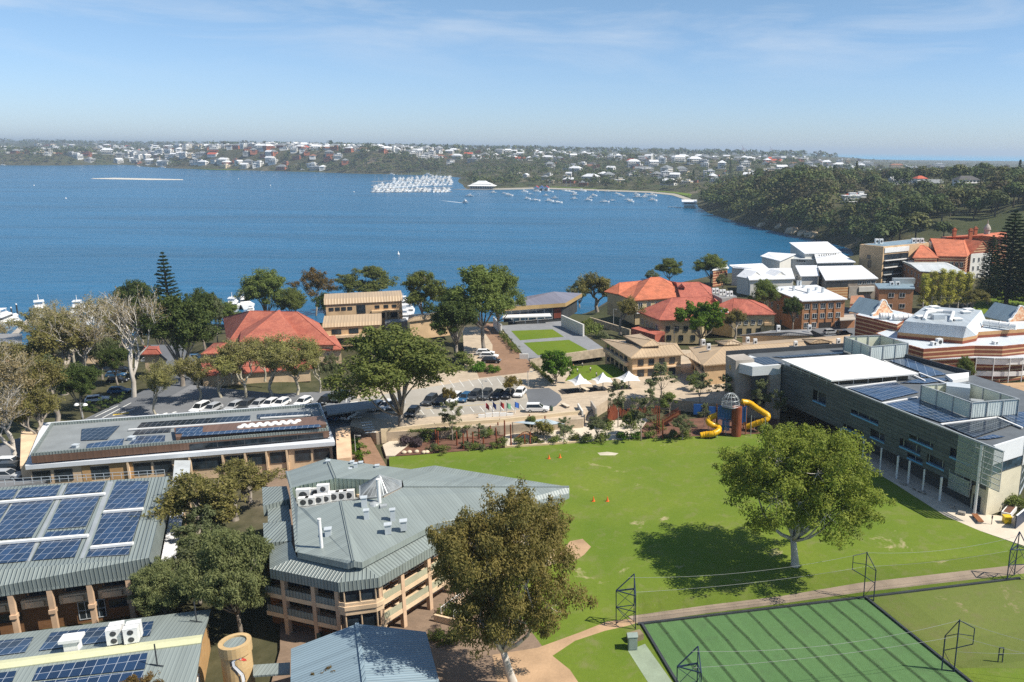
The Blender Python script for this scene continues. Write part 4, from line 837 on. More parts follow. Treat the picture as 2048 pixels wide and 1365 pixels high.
 for l, z1, z0 in (([(1689, 675), (1761, 672), (1816, 688), (1741, 695)], 15.4, 12.3), ([(1843, 772), (1934, 767), (2038, 800), (1943, 807)], 15.0, 12.3)):
  ps = [U(x, y, z1) for x, y in l]
  for i in range(4):
   w = Wall(ps[i], ps[(i + 1) % 4]); m = MB(); w.slab(m, .15, w.L - .15, z0, z1, -.04, .04); so = m.build('plant_screen', SCR2 if i == 2 else SCR, B); m = MB(); n = max(2, int(w.L / 3))
   for j in range(n + 1): t = .05 + (w.L - .1) * j / n; w.slab(m, t - .09, t + .09, 12, z1 + .1, .042, .2); w.slab(m, t - .07, t + .07, 12, z1 + .1, -.2, -.042)
   w.slab(m, 0, w.L, z1 + .1, z1 + .2, -.15, .15); m.build('screen_posts', STEELW, so)
 c0 = U(1923, 812, 12.1); m = MB(); m.box((c0[0], c0[1] + 2.5, 12.1), (4.2, 3.0, 3.3), -.35); m.build('plant_unit', PALE, B); m = MB(); m.box((c0[0] + 2.6, c0[1] - .6, 12.1), (2.2, 1.6, 1.3), -.35); m.build('duct_box', STEELW, B)
 for l, mt in (([(1692, 777), (1786, 766), (1838, 787), (1764, 804)], PV), ([(1766, 810), (1842, 797), (1845, 800), (1938, 842), (1884, 848)], PV), ([(1886, 851), (1996, 836), (2030, 850), (1948, 878)], PVD), ([(1778, 723), (1816, 719), (1893, 751), (1842, 757), (1838, 745)], PV), ([(1800, 768), (1838, 760), (1890, 758), (1894, 763), (1850, 769)], PV), ([(2000, 832), (2048, 826), (2120, 850), (2040, 858)], PV), ([(1950, 880), (1985, 872), (2010, 876), (1975, 881)], PV)): array(B, l, zr, mt, .25)
 for p, q in (((1690, 776), (1792, 763)), ((1764, 807), (1835, 795)), ((1882, 849), (1995, 835)), ((1838, 746), (1900, 770)), ((1768, 722), (1850, 762)), ((1992, 834), (2045, 856))): pipe(B, U(*p, zr + .3), U(*q, zr + .3), .22)
 array(B, [Y(200, 195), Y(430, 180), Y(590, 245), Y(400, 262)], 12.06, PVD); array(B, [Y(480, 178), Y(920, 145), Y(1200, 130), Y(1270, 140), Y(600, 190)], 12.06, PVD)
 # entry: two piers with a deep white canopy between them
 m = MB(); A0, A1 = U(1452, 711, zr + .8), U(1472, 722, zr + .8); w = Wall(A0, A1); w.slab(m, 0, w.L, 0, zr + .8, -4.5, 0); m.build('entry_pier', CONC, B)
 # crest on the pier: a gilt shield outline with a cross bar
 m = MB(); t, zc = w.L * .45, 10.6; m.poly([w.p(t - .45, zc + .5, .03), w.p(t - .45, zc - .2, .03), w.p(t, zc - .75, .03), w.p(t + .45, zc - .2, .03), w.p(t + .45, zc + .5, .03)]); w.slab(m, t - .3, t + .3, zc - .05, zc + .1, .032, .06); w.slab(m, t - .07, t + .07, zc - .5, zc + .4, .032, .062); m.build('crest', plain('gilt', lin('#b89a55'), .4), B)
 c1, c2, c3 = U(1472, 727, zr), U(1505, 735, zr), U(1562, 731, zr); c4 = U(1500, 712, zr); m = MB(); m.prism([c1[:2], c2[:2], c3[:2], c4[:2]], zr - 2.0, zr + .1); m.build('entry_canopy', plain('canopy_white', lin('#cfd3d4'), .5, 0, .04), B)
 w = Wall(U(1542, 733, zr), U(1563, 731, zr)); m = MB(); w.slab(m, 0, w.L, 0, zr - 2.01, -2, 0); m.build('entry_pier', CONC, B)
 w = Wall(U(1472, 722, zr), U(1545, 718, zr)); w2 = w; w.window(.3, .2, w.L - .6, 9.5, B, DARKM, DGLASS, bars=5, rows=4, sill=False)
 m = MB(); q0, q1 = U(1466, 758, 8), U(1489, 758, 8); m.prism([q0[:2], q1[:2], q1[:2] + np.array([.3, 4]), q0[:2] + np.array([.3, 4])], -.3, 8); m.build('entry_block', plain('pale_blue_grey', lin('#a9b1b3'), .7), B)
mesh_building()
# ------------------------------------------------------------------ buildings round the forecourt and along the water
REDT = tiles('red_tiles', lin('#a4594a'), lin('#b86d58'), lin('#84493f')); REDT2 = tiles('orange_tiles', lin('#b9674a'), lin('#cc7c5a'), lin('#96583f')); REDT3 = tiles('pink_red_tiles', lin('#a85f4c'), lin('#b9725c'), lin('#8f5044'))
TANR = metal_roof('tan_roofing', lin('#ad977a'), .9, .5, .05, .06); TANW = plain('tan_render', lin('#c9ab85'), .85); GREYR = metal_roof('grey_roofing', lin('#8c8a88'), .5)
STRIPE = brick('striped_brick', lin('#9a5640'), lin('#8a4b38'), lin('#8f6a58'), (1.15, .3, lin('#d8b48a'))); ORB = brick('orange_brick', lin('#b98158'), lin('#a9714b'), lin('#b29a80')); WALLW = plain('white_render', lin('#d5d3cc'), .8, 0, .05); YELW = plain('yellow_render', lin('#bfab86'), .85)
def hip(parent, l, ze, rl, zr, mat, thick=.28, name='roof', ns=(0, 0)):
 """hipped roof: four eave corners (front-left, front-right, back-right, back-left) and two ridge ends"""
 e = [U(x, y, ze) for x, y in l]; r = [U(x, y, zr) for x, y in rl]; b = MB()
 for f in ([e[0], e[1], r[1], r[0]], [e[1], e[2], r[1]], [e[2], e[3], r[0], r[1]], [e[3], e[0], r[0]]): b.poly(face_up(f))
 d = np.array([0, 0, thick])
 for i in range(4): j = (i + 1) % 4; b.poly([e[i] - d, e[j] - d, e[j], e[i]])
 b.poly([p - d for p in e][::-1]); o = b.build(name, mat, parent)
 k = MB()
 for a, c in ((r[0], r[1]), (e[0], r[0]), (e[1], r[1]), (e[2], r[1]), (e[3], r[0])):
  if np.linalg.norm(a - c) > .3: k.bar(a + d * .1, c + d * .1, .24, h=.1)
 k.build('ridge_cap', mat, o); return e
def walls(parent, ring, z0, z1, mat, inset=.6, name='wall'):
 r = offset(ring, inset); m = MB(); m.prism(r, z0, z1); m.build(name, mat, parent); return r
def wl(ring, i0, i1, pick):
 """wall between the ring corners nearest to two given points"""
 a = min(ring, key=lambda q: np.hypot(*(q - np.array(pick[i0][:2])))); c = min(ring, key=lambda q: np.hypot(*(q - np.array(pick[i1][:2])))); return Wall(a, c)
def mid_buildings():
 S = lambda x, y: (1190 + x / 5.389, 540 + y / 5.389); M = lambda x, y: (1400 + x / 5.689, 480 + y / 5.689); O = lambda x, y: (1700 + x / 5.885, 590 + y / 5.885); K = lambda x, y: (1350 + x / 2.934, 440 + y / 2.934); V = lambda x, y: (600 + x / 3.151, 520 + y / 3.151); J = lambda x, y: (x / 2.926, 480 + y / 2.926)
 SQ = lambda f, *l: [f(*p) for p in l]
 # --- red tiled boarding house
 B = empty('boarding_house', U(1400, 680, 1.5), 'rambling two storey house with several joined hipped roofs of bright red tiles', 'house')
 e = hip(B, SQ(S, (415, 330), (1010, 290), (900, 170), (330, 190)), 8.6, SQ(S, (600, 82), (700, 78)), 13.0, REDT2); r = walls(B, e, 0, 8.3, YELW); w = wl(r, 0, 1, e); w.row(6, .5, w.L - .5, 5.6, 1.3, 1.8, B, WHITE, DGLASS)
 m = MB(); w.slab(m, .3, w.L * .5, 4.0, 5.0, .02, .9); m.build('balcony', WHITE, B)
 e = hip(B, SQ(S, (255, 265), (425, 335), (540, 215), (100, 235)), 8.4, SQ(S, (265, 140), (500, 118)), 11.2, REDT2); walls(B, e, 0, 8.1, YELW)
 e = hip(B, SQ(S, (930, 320), (1270, 300), (1250, 190), (800, 120)), 8.8, SQ(S, (880, 138), (1120, 132)), 12.0, REDT); walls(B, e, 0, 8.5, YELW)
 e = hip(B, SQ(S, (690, 540), (1180, 540), (1290, 330), (455, 450)), 7.2, SQ(S, (830, 300), (1210, 290)), 11.4, REDT); r = walls(B, e, -.5, 6.9, YELW); w = wl(r, 0, 1, e); w.row(4, 1, w.L - 1, 3.6, 1.2, 1.4, B, DARKM, DGLASS); w.row(3, 1, w.L - 1, .6, 1.2, 1.6, B, DARKM, DGLASS); w = wl(r, 3, 0, e); w.row(4, .5, w.L - .5, 3.6, 1.3, 1.6, B, WHITE, DGLASS)
 e = hip(B, SQ(S, (1480, 485), (1960, 480), (1800, 345), (1180, 440)), 7.0, SQ(S, (1500, 305), (1650, 320)), 10.6, REDT); r = walls(B, e, -.5, 6.7, YELW); w = wl(r, 0, 1, e); w.row(4, 1, w.L - 3.5, 3.7, 1.2, 1.3, B, WHITE, DGLASS); w.row(3, 1, w.L - 3.5, .6, 1.3, 1.7, B, DARKM, DGLASS)
 m = MB(); w.slab(m, w.L - 3.3, w.L - .1, 3.4, 4.3, .0, .7); m.build('balcony', TANW, B)
 for x, y, z in ((940, 185, 11.6), (1290, 345, 9.8), (1400, 455, 8.3)):
  p = U(*S(x, y), z); k = MB(); k.poly([(p[0] - 1.1, p[1], p[2] - .3), (p[0] + 1.1, p[1], p[2] - .3), (p[0], p[1], p[2] + .8)]); k.poly([(p[0] - 1.3, p[1] - .3, p[2] - .4), (p[0], p[1] - .3, p[2] + .9), (p[0], p[1] + 2.6, p[2] + .9), (p[0] - 1.3, p[1] + 2.6, p[2] - .2)]); k.poly([(p[0], p[1] - .3, p[2] + .9), (p[0] + 1.3, p[1] - .3, p[2] - .4), (p[0] + 1.3, p[1] + 2.6, p[2] - .2), (p[0], p[1] + 2.6, p[2] + .9)]); k.build('dormer', WHITE if x > 1300 else REDT, B)
 k = MB(); fl = [U(*S(*p), 9.6) for p in ((1265, 262), (1370, 312), (1530, 285), (1440, 245))]; k.prism(fl, 5, 9.6); k.build('plant_roof', GREYR, B)
 for i in range(6): p = U(*S(1275 + i * 38, 255 + i * 8 - (i % 2) * 10), 9.6); ac_unit(B, p, 1.0, .7, 1.7, .4)
 k = MB(); a = PT((1262, 648, 5), (1310, 661, 5), (1330, 655, 5), (1280, 644, 5)); k = MB(); k.prism(a, 0, 3.6); k.build('porch', REDT, B)
 # --- tan classrooms with raised lantern roofs
 B = empty('classroom_wing', U(1400, 740, 1.7), 'long two storey tan classroom wing with low hipped roof and raised roof lanterns', 'school wing')
 ze = 7.3; e = hip(B, SQ(S, (385, 950), (960, 912), (880, 790), (65, 745)), ze, SQ(S, (520, 835), (850, 800)), 8.9, TANR); r = walls(B, e, 0, ze - .25, TANW, .7); w = wl(r, 0, 1, e); w.row(4, .8, w.L - 1, 5.0, 1.3, 1.4, B, DARKM, DGLASS); w.row(4, .8, w.L - 1, 2.2, 1.6, 1.6, B, DARKM, DGLASS); m = MB(); w.slab(m, -.1, w.L, 4.1, 4.5, .004, .5); m.build('string_course', CREAM, B)
 w = wl(r, 3, 0, e); m = MB(); w.slab(m, 1, w.L - 2.5, 4.3, 5.3, .02, .9); m.build('balcony', CREAM, B); w.row(5, 1, w.L - 2.8, 5.2, 1.9, 1.3, B, DARKM, DGLASS); w.row(5, 1, w.L - 2.8, 1.9, 1.9, 1.9, B, DARKM, DGLASS)
 e2 = hip(B, SQ(S, (1165, 1030), (2750, 900), (2750, 700), (1010, 830)), ze - .05, SQ(S, (1390, 830), (2500, 760)), 8.9, TANR); r = walls(B, e2, 0, ze - .3, TANW, .7); w = wl(r, 3, 0, e2); w.row(4, .6, w.L - .6, 5.0, 1.6, 1.3, B, DARKM, DGLASS); w.row(4, .6, w.L - .6, 2.0, 1.6, 1.7, B, DARKM, DGLASS); m = MB(); w.slab(m, .5, w.L - .2, 4.2, 5.0, .02, .8); m.build('balcony', CREAM, B)
 k = MB(); slab_poly(k, [U(*S(*p), ze - .1) for p in ((955, 912), (1165, 1030), (1240, 962), (1080, 880))], .25); k.build('roof', TANR, B)
 for l, pk in ((((305, 712), (510, 826), (712, 812), (480, 690)), ((600, 758), (620, 750))), (((1295, 765), (1392, 808), (1595, 798), (1500, 748)), ((1440, 765), (1470, 762))), (((2230, 745), (2320, 790), (2560, 775), (2470, 735)), ((2380, 748), (2440, 746)))):
  k = MB(); k.prism(offset([U(*S(*p), 9.2) for p in l], .5), 7.6, 9.0); k.build('lantern_wall', DARKM, B); q = [S(*p) for p in l]; hip(B, [q[0], q[1], q[2], q[3]], 9.3, [S(*p) for p in pk], 10.2, TANR, .2)
 for x, y in ((1168, 800), (1225, 850), (1645, 775), (1725, 795), (2160, 820), (2620, 790)): ac_unit(B, U(*S(x, y + 15), 8.3), .9, .8, 1.5, .2)
 B = empty('grey_roof_wing', U(1560, 672, 1.5), 'low wing with flat grey roof behind the tan classrooms', 'school wing'); e = hip(B, SQ(S, (1560, 705), (2350, 700), (2300, 640), (1900, 655)), 6.4, SQ(S, (1800, 685), (2100, 670)), 7.2, GREYR); walls(B, e, 0, 6.1, TANW); ac_unit(B, U(*S(1975, 665), 6.9), 1, .8, 1.7, .2); ac_unit(B, U(*M(1245, 1035), 7.0), 1, .8, 1.6, .2)
 # --- chapel by the water
 B = empty('chapel', U(1065, 640, 2.3), 'chapel with low blue grey hipped roof, gold fascia, glass front and white entrance canopy', 'chapel')
 z0 = 2.3; fr = PT((1003, 623, 6.3), (1131, 614, 6.3)); fl, frr = fr; dpt = np.array([4.0, 19.0, 0]); top = [p + np.array([0, 0, 1.3]) for p in (fl, frr, frr + dpt, fl + dpt)]; m = MB(); m.prism([p[:2] for p in top], 6.3, 7.6); m.build('fascia', plain('gold_fascia', lin('#a98f62'), .6, 0, .1), B)
 ap = [fl + np.array([6.5, 8, 3.4]), frr + np.array([-5, 10, 3.4])]; k = MB()
 u = np.array([0, 0, .01])
 t4 = [p + u for p in top]
 for f in ([t4[0], t4[1], ap[1], ap[0]], [t4[1], t4[2], ap[1]], [t4[2], t4[3], ap[0], ap[1]], [t4[3], t4[0], ap[0]]): k.poly(face_up(f))
 k.build('roof', metal_roof('slate_blue_roofing', lin('#75747f'), .5), B)
 w = Wall(fl, frr); m = MB(); m.prism(offset([p[:2] for p in top], 1.2), z0 - 1, 6.29); m.build('wall', DARKM, B); bk = Wall(fl[:2] - w.n * 1.1, frr[:2] - w.n * 1.1)
 for i in range(6): bk.window(.9 + (bk.L - 5) * i / 6, z0 + .1, (bk.L - 5) / 6 - .3, 3.6, B, WHITE, BGLASS, sill=False, rows=2)
 bk.window(bk.L - 3.8, z0 + .1, 2.6, 3.3, B, DARKM, plain('red_door', lin('#7a3b2a'), .6), name='door', sill=False)
 c = PT((1005, 635, 4.9), (1103, 632, 4.9), (1100, 627, 4.9), (1008, 630, 4.9)); m = MB(); slab_poly(m, c, .35); m.build('canopy', WHITE, B)
 for x in (1026, 1050, 1075): p = U(x, 634, 4.6); m = MB(); m.bar((p[0], p[1] + .4, z0), (p[0], p[1] + .4, 4.56), .2); m.build('column', WHITE, B)
 def wall_thing(l, z0, z1, th, label, mat, name='garden_wall', cat='wall'):
  m = MB()
  for (a, c) in zip(l[:-1], l[1:]):
   a, c = np.array(a[:2]), np.array(c[:2]); w = Wall(a, c); m.prism([w.p(-th * .2, 0, -th / 2)[:2], w.p(w.L + th * .2, 0, -th / 2)[:2], w.p(w.L + th * .2, 0, th / 2)[:2], w.p(-th * .2, 0, th / 2)[:2]], z0, z1 if not callable(z1) else z1(0))
  o = m.build(name, mat); tag(o, label, cat); return o
 wall_thing(PT((1124, 653, 2.3), (1167, 673, 2.3)), 1.6, 6.0, .5, 'tall plain white wall beside the chapel lawn', WALLW)
 wall_thing(PT((988, 652, 2.3), (1003, 668, 2.3)), 1.6, 5.2, .5, 'short white wall on the hedge side of the chapel', WALLW)
 wall_thing(PT((1040, 716, 2.3), (1056, 716, 2.3)), 1.6, 3.4, .5, 'stub of pale wall ending the hedge beside the paved road', WALLW)
 wall_thing(PT((1060, 728, 2.0), (1130, 716, 2.0), (1215, 704, 2.0)), .8, 3.2, .4, 'rough limestone retaining wall between chapel terrace and play lawn', plain('limestone', lin('#b5a58d'), .9, 0, .3, .8))
 wall_thing(PT((1180, 641, 1.5), (1260, 666, 1.5)), .5, 2.6, .5, 'low stone terrace wall in front of the red tiled house', plain('limestone', (0, 0, 0)))
 wall_thing(PT((764, 884, 0), (870, 872, 0), (1000, 863, 0), (1165, 845, 0)), -.3, 2.7, .4, 'long cream rendered retaining wall between forecourt and play garden', plain('cream_wall', lin('#cdbb9c'), .85, 0, .1))
 # --- tan office block by the water
 B = empty('office_block', U(720, 665, 0), 'tan three storey office block with two stepped flat topped roofs', 'office block')
 fl, frr = U(648, 609, 8.2), U(806, 601, 8.2); w = Wall(fl, frr); dp = -w.n * 10; q = [fl[:2], frr[:2], frr[:2] + dp, fl[:2] + dp]
 k = MB(); a = [np.append(q[0], 8.0), np.append(q[1], 8.0), np.append(q[1] + dp * .12, 9.6), np.append(q[0] + dp * .12, 9.6)]; bq = [np.append(q[0] + dp * .12, 9.6), np.append(q[1] + dp * .12, 9.6), np.append(q[2], 9.9), np.append(q[3], 9.9)]; k.poly(a); k.poly(bq); k.poly([np.append(q[1], 8.0), np.append(q[2], 8.0), bq[2], bq[1]]); k.poly([np.append(q[3], 8.0), np.append(q[0], 8.0), bq[0], bq[3]]); k.poly([np.append(q[2], 8.0), np.append(q[3], 8.0), bq[3], bq[2]]); k.build('roof', TANR, B)
 m = MB(); m.prism(offset(q, .4), -2, 7.99); m.build('wall', TANW, B); ww = Wall(fl[:2] - w.n * .4 + w.d * .4, frr[:2] - w.n * .4 - w.d * .4)
 for t in (1.0, 2.9, 4.8, 6.7, 15.2, 18.0, 20.6): ww.window(t, 5.9, 1.3, .9, B, DARKM, DGLASS)
 ww.window(9.5, 4.6, 2.6, 2.6, B, DARKM, DGLASS, bars=2, rows=2); [ww.window(t, 2.6, 2.0, 1.6, B, DARKM, DGLASS, bars=2) for t in (16, 20)]
 for t in (14.5, 18.4, 22.4): m = MB(); ww.slab(m, t - .3, t + .3, -1, 5.0, .02, 1.6); m.build('column', TANW, B)
 m = MB(); ww.slab(m, 14, ww.L, 4.7, 5.3, .02, 1.7); m.build('balcony', TANW, B)
 fl, frr = U(645, 654, 4.6), U(763, 648, 4.6); w = Wall(fl, frr); dp = -w.n * 9; q = [fl[:2], frr[:2], frr[:2] + dp, fl[:2] + dp]; k = MB(); a = [np.append(q[0], 4.3), np.append(q[1], 4.3), np.append(q[1] + dp * .12, 5.3), np.append(q[0] + dp * .12, 5.3)]; bq = [a[3], a[2], np.append(q[2], 6.2), np.append(q[3], 6.2)]; k.poly(a); k.poly(bq); k.poly([a[1], np.append(q[2], 4.3), bq[2], a[2]]); k.poly([np.append(q[3], 4.3), a[0], a[3], bq[3]]); k.poly([np.append(q[2], 4.3), np.append(q[3], 4.3), bq[3], bq[2]]); k.build('roof', TANR, B)
 m = MB(); m.prism(offset(q, .5), -2, 4.29); m.build('wall', TANW, B); ww = Wall(fl[:2] - w.n * .5 + w.d * .5, frr[:2] - w.n * .5 - w.d * .5); [ww.window(t, 2.0, 2.6, 1.4, B, DARKM, DGLASS, bars=3) for t in (2, 7, 12)]; m = MB(); ww.slab(m, 0, ww.L - 1, .9, 1.7, .02, 1.0); m.build('balcony', CREAM, B); [ww.window(t, -1.2, 3.0, 1.7, B, DARKM, DGLASS, bars=3) for t in (2, 8)]
 k = MB(); k.prism(PT((770, 646, 2.6), (815, 643, 2.6), (812, 637, 2.6), (770, 640, 2.6)), -1, 2.6); k.build('carport', GREYFLAT, B)
 B = empty('low_tan_wing', U(840, 660, 0), 'single storey tan wing mostly hidden behind the big trees', 'building'); e = hip(B, [(815, 643), (905, 632), (900, 622), (818, 630)], 4.5, [(830, 634), (890, 627)], 5.6, TANR); walls(B, e, -2, 4.2, TANW)
 # --- red roofed hall behind the yellow winter trees
 B = empty('red_roof_hall', U(520, 740, 0), 'broad hall with steep pinkish red tiled hips behind yellow leafed winter trees', 'hall')
 e = hip(B, SQ(J, (1330, 610), (1965, 615), (1870, 490), (1305, 455)), 4.6, SQ(J, (1465, 415), (1740, 422)), 11.5, REDT3); r = walls(B, e, -2, 4.3, CREAM)
 e2 = hip(B, SQ(J, (1400, 600), (1760, 590), (1700, 480), (1420, 470)), 7.2, SQ(J, (1625, 418), (1635, 412)), 11.9, REDT3)
 e = hip(B, SQ(J, (1175, 668), (2010, 640), (1960, 560), (1250, 605)), 3.2, SQ(J, (1330, 600), (1900, 580)), 5.2, REDT3); r = walls(B, e, -1, 2.9, CREAM); w = wl(r, 0, 1, e); w.row(9, .6, w.L - 1, .8, 1.5, 1.4, B, WHITE, DGLASS)
 e = hip(B, SQ(J, (1165, 795), (1830, 750), (1800, 690), (1180, 722)), 2.6, SQ(J, (1190, 755), (1790, 718)), 3.8, REDT); r = walls(B, e, -1, 2.4, CREAM)
 B = empty('red_roof_shed', U(303, 700, -2), 'small red roofed shed at the foot of the dark tree', 'shed'); e = hip(B, SQ(J, (825, 670), (945, 668), (930, 620), (845, 622)), 1.6, SQ(J, (860, 640), (920, 640)), 2.8, REDT); walls(B, e, -4, 1.4, CREAM)
 B = empty('boat_club', U(20, 720, -8), 'low grey roofed clubhouse at the water with salmon walls', 'clubhouse'); m = MB(); q = PT((-60, 712, -4), (44, 694, -4), (44, 668, -4), (-60, 668, -4)); m.prism(q, -4.5, -4); m.build('roof', GREYR, B); m = MB(); m.prism(offset(q, .5), -17, -4.51); m.build('wall', plain('salmon_render', (0, 0, 0)), B)
 B = empty('cream_cottage', U(185, 720, -6), 'small cream building with skylight roof among the bare trees', 'building'); m = MB(); q = PT((158, 678, -2), (222, 674, -2), (215, 660, -2), (160, 662, -2)); m.prism(q, -2.4, -2); m.build('roof', plain('cream_roof', lin('#cfc3a8'), .6), B); m = MB(); m.prism(offset(q, .4), -12, -2.41); m.build('wall', CREAM, B)
 # --- orange brick block with white roof
 B = empty('brick_block', U(1645, 660, 1), 'three storey orange brick block with flat white roof and vents', 'building')
 q = PT((1534, 575, 10.6), (1604, 602, 10.6), (1695, 598, 10.6), (1633, 570, 10.6)); m = MB(); slab_poly(m, q, .35); m.build('roof', WHITER, B); r = offset(q, .6); m = MB(); m.prism(r, -1, 10.24); m.build('wall', ORB, B); w = wl(r, 1, 2, q)
 for z in (7.6, 4.4, 1.4):
  for i in range(5):
   if z < 2 and 1 < i < 4: continue
   w.window(.9 + (w.L - 2.2) * i / 4.6 + (0 if i else 0), z, 1.5, 1.6, B, WHITE, DGLASS, bars=2)
 t = w.L * .55; w.window(t - 2, -.4, 4.2, 3.2, B, DARKM, SHADE, name='garage_door', sill=False)
 for i in range(4): t = .4 + (w.L - 2.2) * (i + .9) / 4.6; m = MB(); w.slab(m, t - .18, t + .18, 3.2, 9.6, .004, .25); m.build('pilaster', ORB, B)
 w = wl(r, 0, 1, q); [w.row(5, .6, w.L - .6, z, 1.4, 1.6, B, WHITE, DGLASS) for z in (7.4, 4.2)]
 for x, y, h in ((1065, 580, 1.6), (1230, 610, 1.6), (1395, 600, 1.6), (1110, 520, 1.6), (1140, 520, 1.6), (1320, 575, 1.0), (1180, 545, .8), (935, 575, .6)): vent(B, U(*M(x, y), 10.6), .7, h, .4)
 pipe(B, U(*M(1020, 545), 10.8), U(*M(1230, 600), 10.8), .3)
 # --- white roofed performing arts group: five joined volumes
 B = empty('white_building', U(1620, 590, 1), 'cluster of white gabled and skillion roofed buildings at the edge of the water', 'school building')
 def skillion(l, zs, z0, mat, wall, ins=.6, th=.35):
  q = [U(x, y, z) for (x, y), z in zip(l, zs)]; m = MB(); slab_poly(m, q, th); m.build('roof', mat, B); r = offset(q, ins); m = MB()
  zz = []; pl = plane3(q[0], q[1], q[2])
  for p in r: n, o = pl; zz.append(o[2] - (n[0] * (p[0] - o[0]) + n[1] * (p[1] - o[1])) / n[2] - th - .02)
  m.prism(r, z0, zz); m.build('wall', wall, B); return r, q
 r, q = skillion(SQ(M, (1210, 150), (1420, 265), (1775, 255), (1450, 20), (1015, 30))[:0] or SQ(M, (1190, 155), (1610, 140), (1450, 20), (1015, 30)), (12, 12, 14.5, 14.5), 8, WHITER, WALLW)
 r, q = skillion(SQ(M, (1330, 262), (1772, 252), (1610, 150), (1300, 160)), (9.5, 9.5, 11.5, 11.5), -6, WHITER, plain('mid_grey_render', lin('#9a9c98'), .8)); w = wl(r, 0, 1, q); w.row(7, w.L * .3, w.L - .5, 6.9, 1.7, 1.4, B, WHITE, BGLASS); m = MB(); a = PT((1636, 511, 11.8), (1673, 507, 11.8)); ww = Wall(a[0], a[1]); ww.row(8, 0, ww.L, 11.2, .8, .8, B, WHITE, DGLASS)
 r, q = skillion(SQ(M, (685, 185), (910, 240), (1090, 160), (780, 140)), (10.0, 10.0, 11.6, 11.6), -4, WHITER, WALLW); r, q = skillion(SQ(M, (950, 215), (1420, 225), (1330, 190), (1050, 175)), (9.6, 9.6, 9.8, 9.8), -2, plain('pale_flat_roof', lin('#b9bdbd'), .6), WALLW); w = wl(r, 0, 1, q); [w.window(w.L * (.3 + .06 * i), 8.3, .9, .6, B, WHITE, DGLASS) for i in range(4)]
 p = U(*M(1240, 190), 10); m = MB(); m.lathe((p[0], p[1], 9.8), [(2.4, 0), (2.4, 1.6), (2.1, 1.9)], 16); m.build('roof_drum', PALE, B)
 r, q = skillion(SQ(M, (385, 320), (800, 340), (710, 268), (330, 285)), (7.4, 7.4, 8.6, 8.6), -4, WHITER, WALLW); r, q = skillion(SQ(M, (140, 345), (330, 320), (300, 278), (215, 290)), (7.0, 7.0, 8, 8), -5, WHITER, STRIPE)
 r, q = skillion(SQ(M, (560, 455), (1080, 440), (1040, 320), (500, 330)), (7.0, 7.0, 8.0, 8.0), -1, WHITER, WALLW)
 def gable(l0, l1, apx, z0, ze, za, depth):
  a, c = U(*l0, ze), U(*l1, ze); w = Wall(a, c); ap = (a + c) / 2; ap[2] = za; dd = np.append(-w.n * depth, 0); m = MB(); m.poly([np.array([a[0], a[1], z0]), np.array([c[0], c[1], z0]), c, ap, a]); m.poly([np.array([a[0], a[1], z0]), a, a + dd, np.array([a[0] + dd[0], a[1] + dd[1], z0])]); m.poly([np.array([c[0], c[1], z0]), np.array([c[0] + dd[0], c[1] + dd[1], z0]), c + dd, c]); m.build('gable_wall', WALLW, B)
  ov = np.append(w.d * .4, -.25); fv = np.append(w.n * .3, 0); k = MB(); slab_poly(k, [a - ov + fv, ap + fv + np.array([0, 0, .05]), ap + dd + np.array([0, 0, .05]), a - ov + dd], .2); slab_poly(k, [ap + fv + np.array([0, 0, .05]), c + ov * np.array([1, 1, 1]) + fv, c + ov + dd, ap + dd + np.array([0, 0, .05])], .2); k.build('roof', WHITER, B); w.window(w.L / 2 - .9, 3.6, 1.8, 2.2, B, WHITE, DGLASS, bars=2, rows=2)
 gable(M(555, 445), M(722, 425), None, -1, 6.4, 9.2, 7); gable(M(828, 440), M(1010, 425), None, -1, 6.4, 9.2, 7); gable(M(470, 432), M(545, 440), None, -1, 6.0, 8.0, 5)
 r, q = skillion(SQ(M, (1425, 458), (2030, 438), (1835, 290), (1340, 300)), (7.9, 7.9, 9.6, 9.6), -1, WHITER, plain('warm_grey_render', lin('#8f8478'), .8)); w = wl(r, 0, 1, q); L = w.L; m = MB(); w.slab(m, .1, L * .43, 0, 4.6, .01, .35); m.build('brick_bay', brick('sand_striped_brick', lin('#c98f5c'), lin('#bd8453'), lin('#c0a080'), (1.1, .35, lin('#e3c596'))), B); m = MB(); w.slab(m, .1, L * .43, 4.8, 6.6, .01, .2); m.build('dark_band', DARKM, B); m = MB(); w.slab(m, L * .45, L * .63, 0, 4.9, .01, .5); m.build('grey_bay', CONC, B); m = MB(); w.slab(m, L * .64, L * .95, 2.6, 4.6, .01, .9); m.build('white_bay', WALLW, B); w.row(4, L * .62, L * .98, 5.6, 1.5, 1.2, B, WHITE, BGLASS)
 r, q = skillion(SQ(M, (1145, 412), (1360, 408), (1330, 290), (1085, 292)), (7.4, 7.4, 9.4, 9.4), -1, WHITER, WALLW)
 # --- tall tan block with a glazed recess
 B = empty('tan_tower_block', U(1790, 560, 1), 'tall tan block with balconied glass recess and flat roof plant', 'building')
 q = PT((1720, 489, 17), (1767, 494, 17), (1858, 486, 17), (1830, 478, 17)); m = MB(); m.prism(q, -4, 17); m.build('wall', TANW, B, ang=.3); w = Wall(q[1], q[2]); m = MB(); w.slab(m, .8, w.L * .55, 14.2, 16.4, .01, .3); m.build('white_band', WHITE, B)
 for i in range(4): w.window(1.0, 1.5 + i * 3.2, w.L * .52, 2.3, B, DARKM, DGLASS, bars=4, sill=False); m = MB(); w.slab(m, .9, w.L * .55, 1.0 + i * 3.2, 1.3 + i * 3.2, .15, 1.0); m.build('balcony', PALE if i < 2 else WHITE, B)
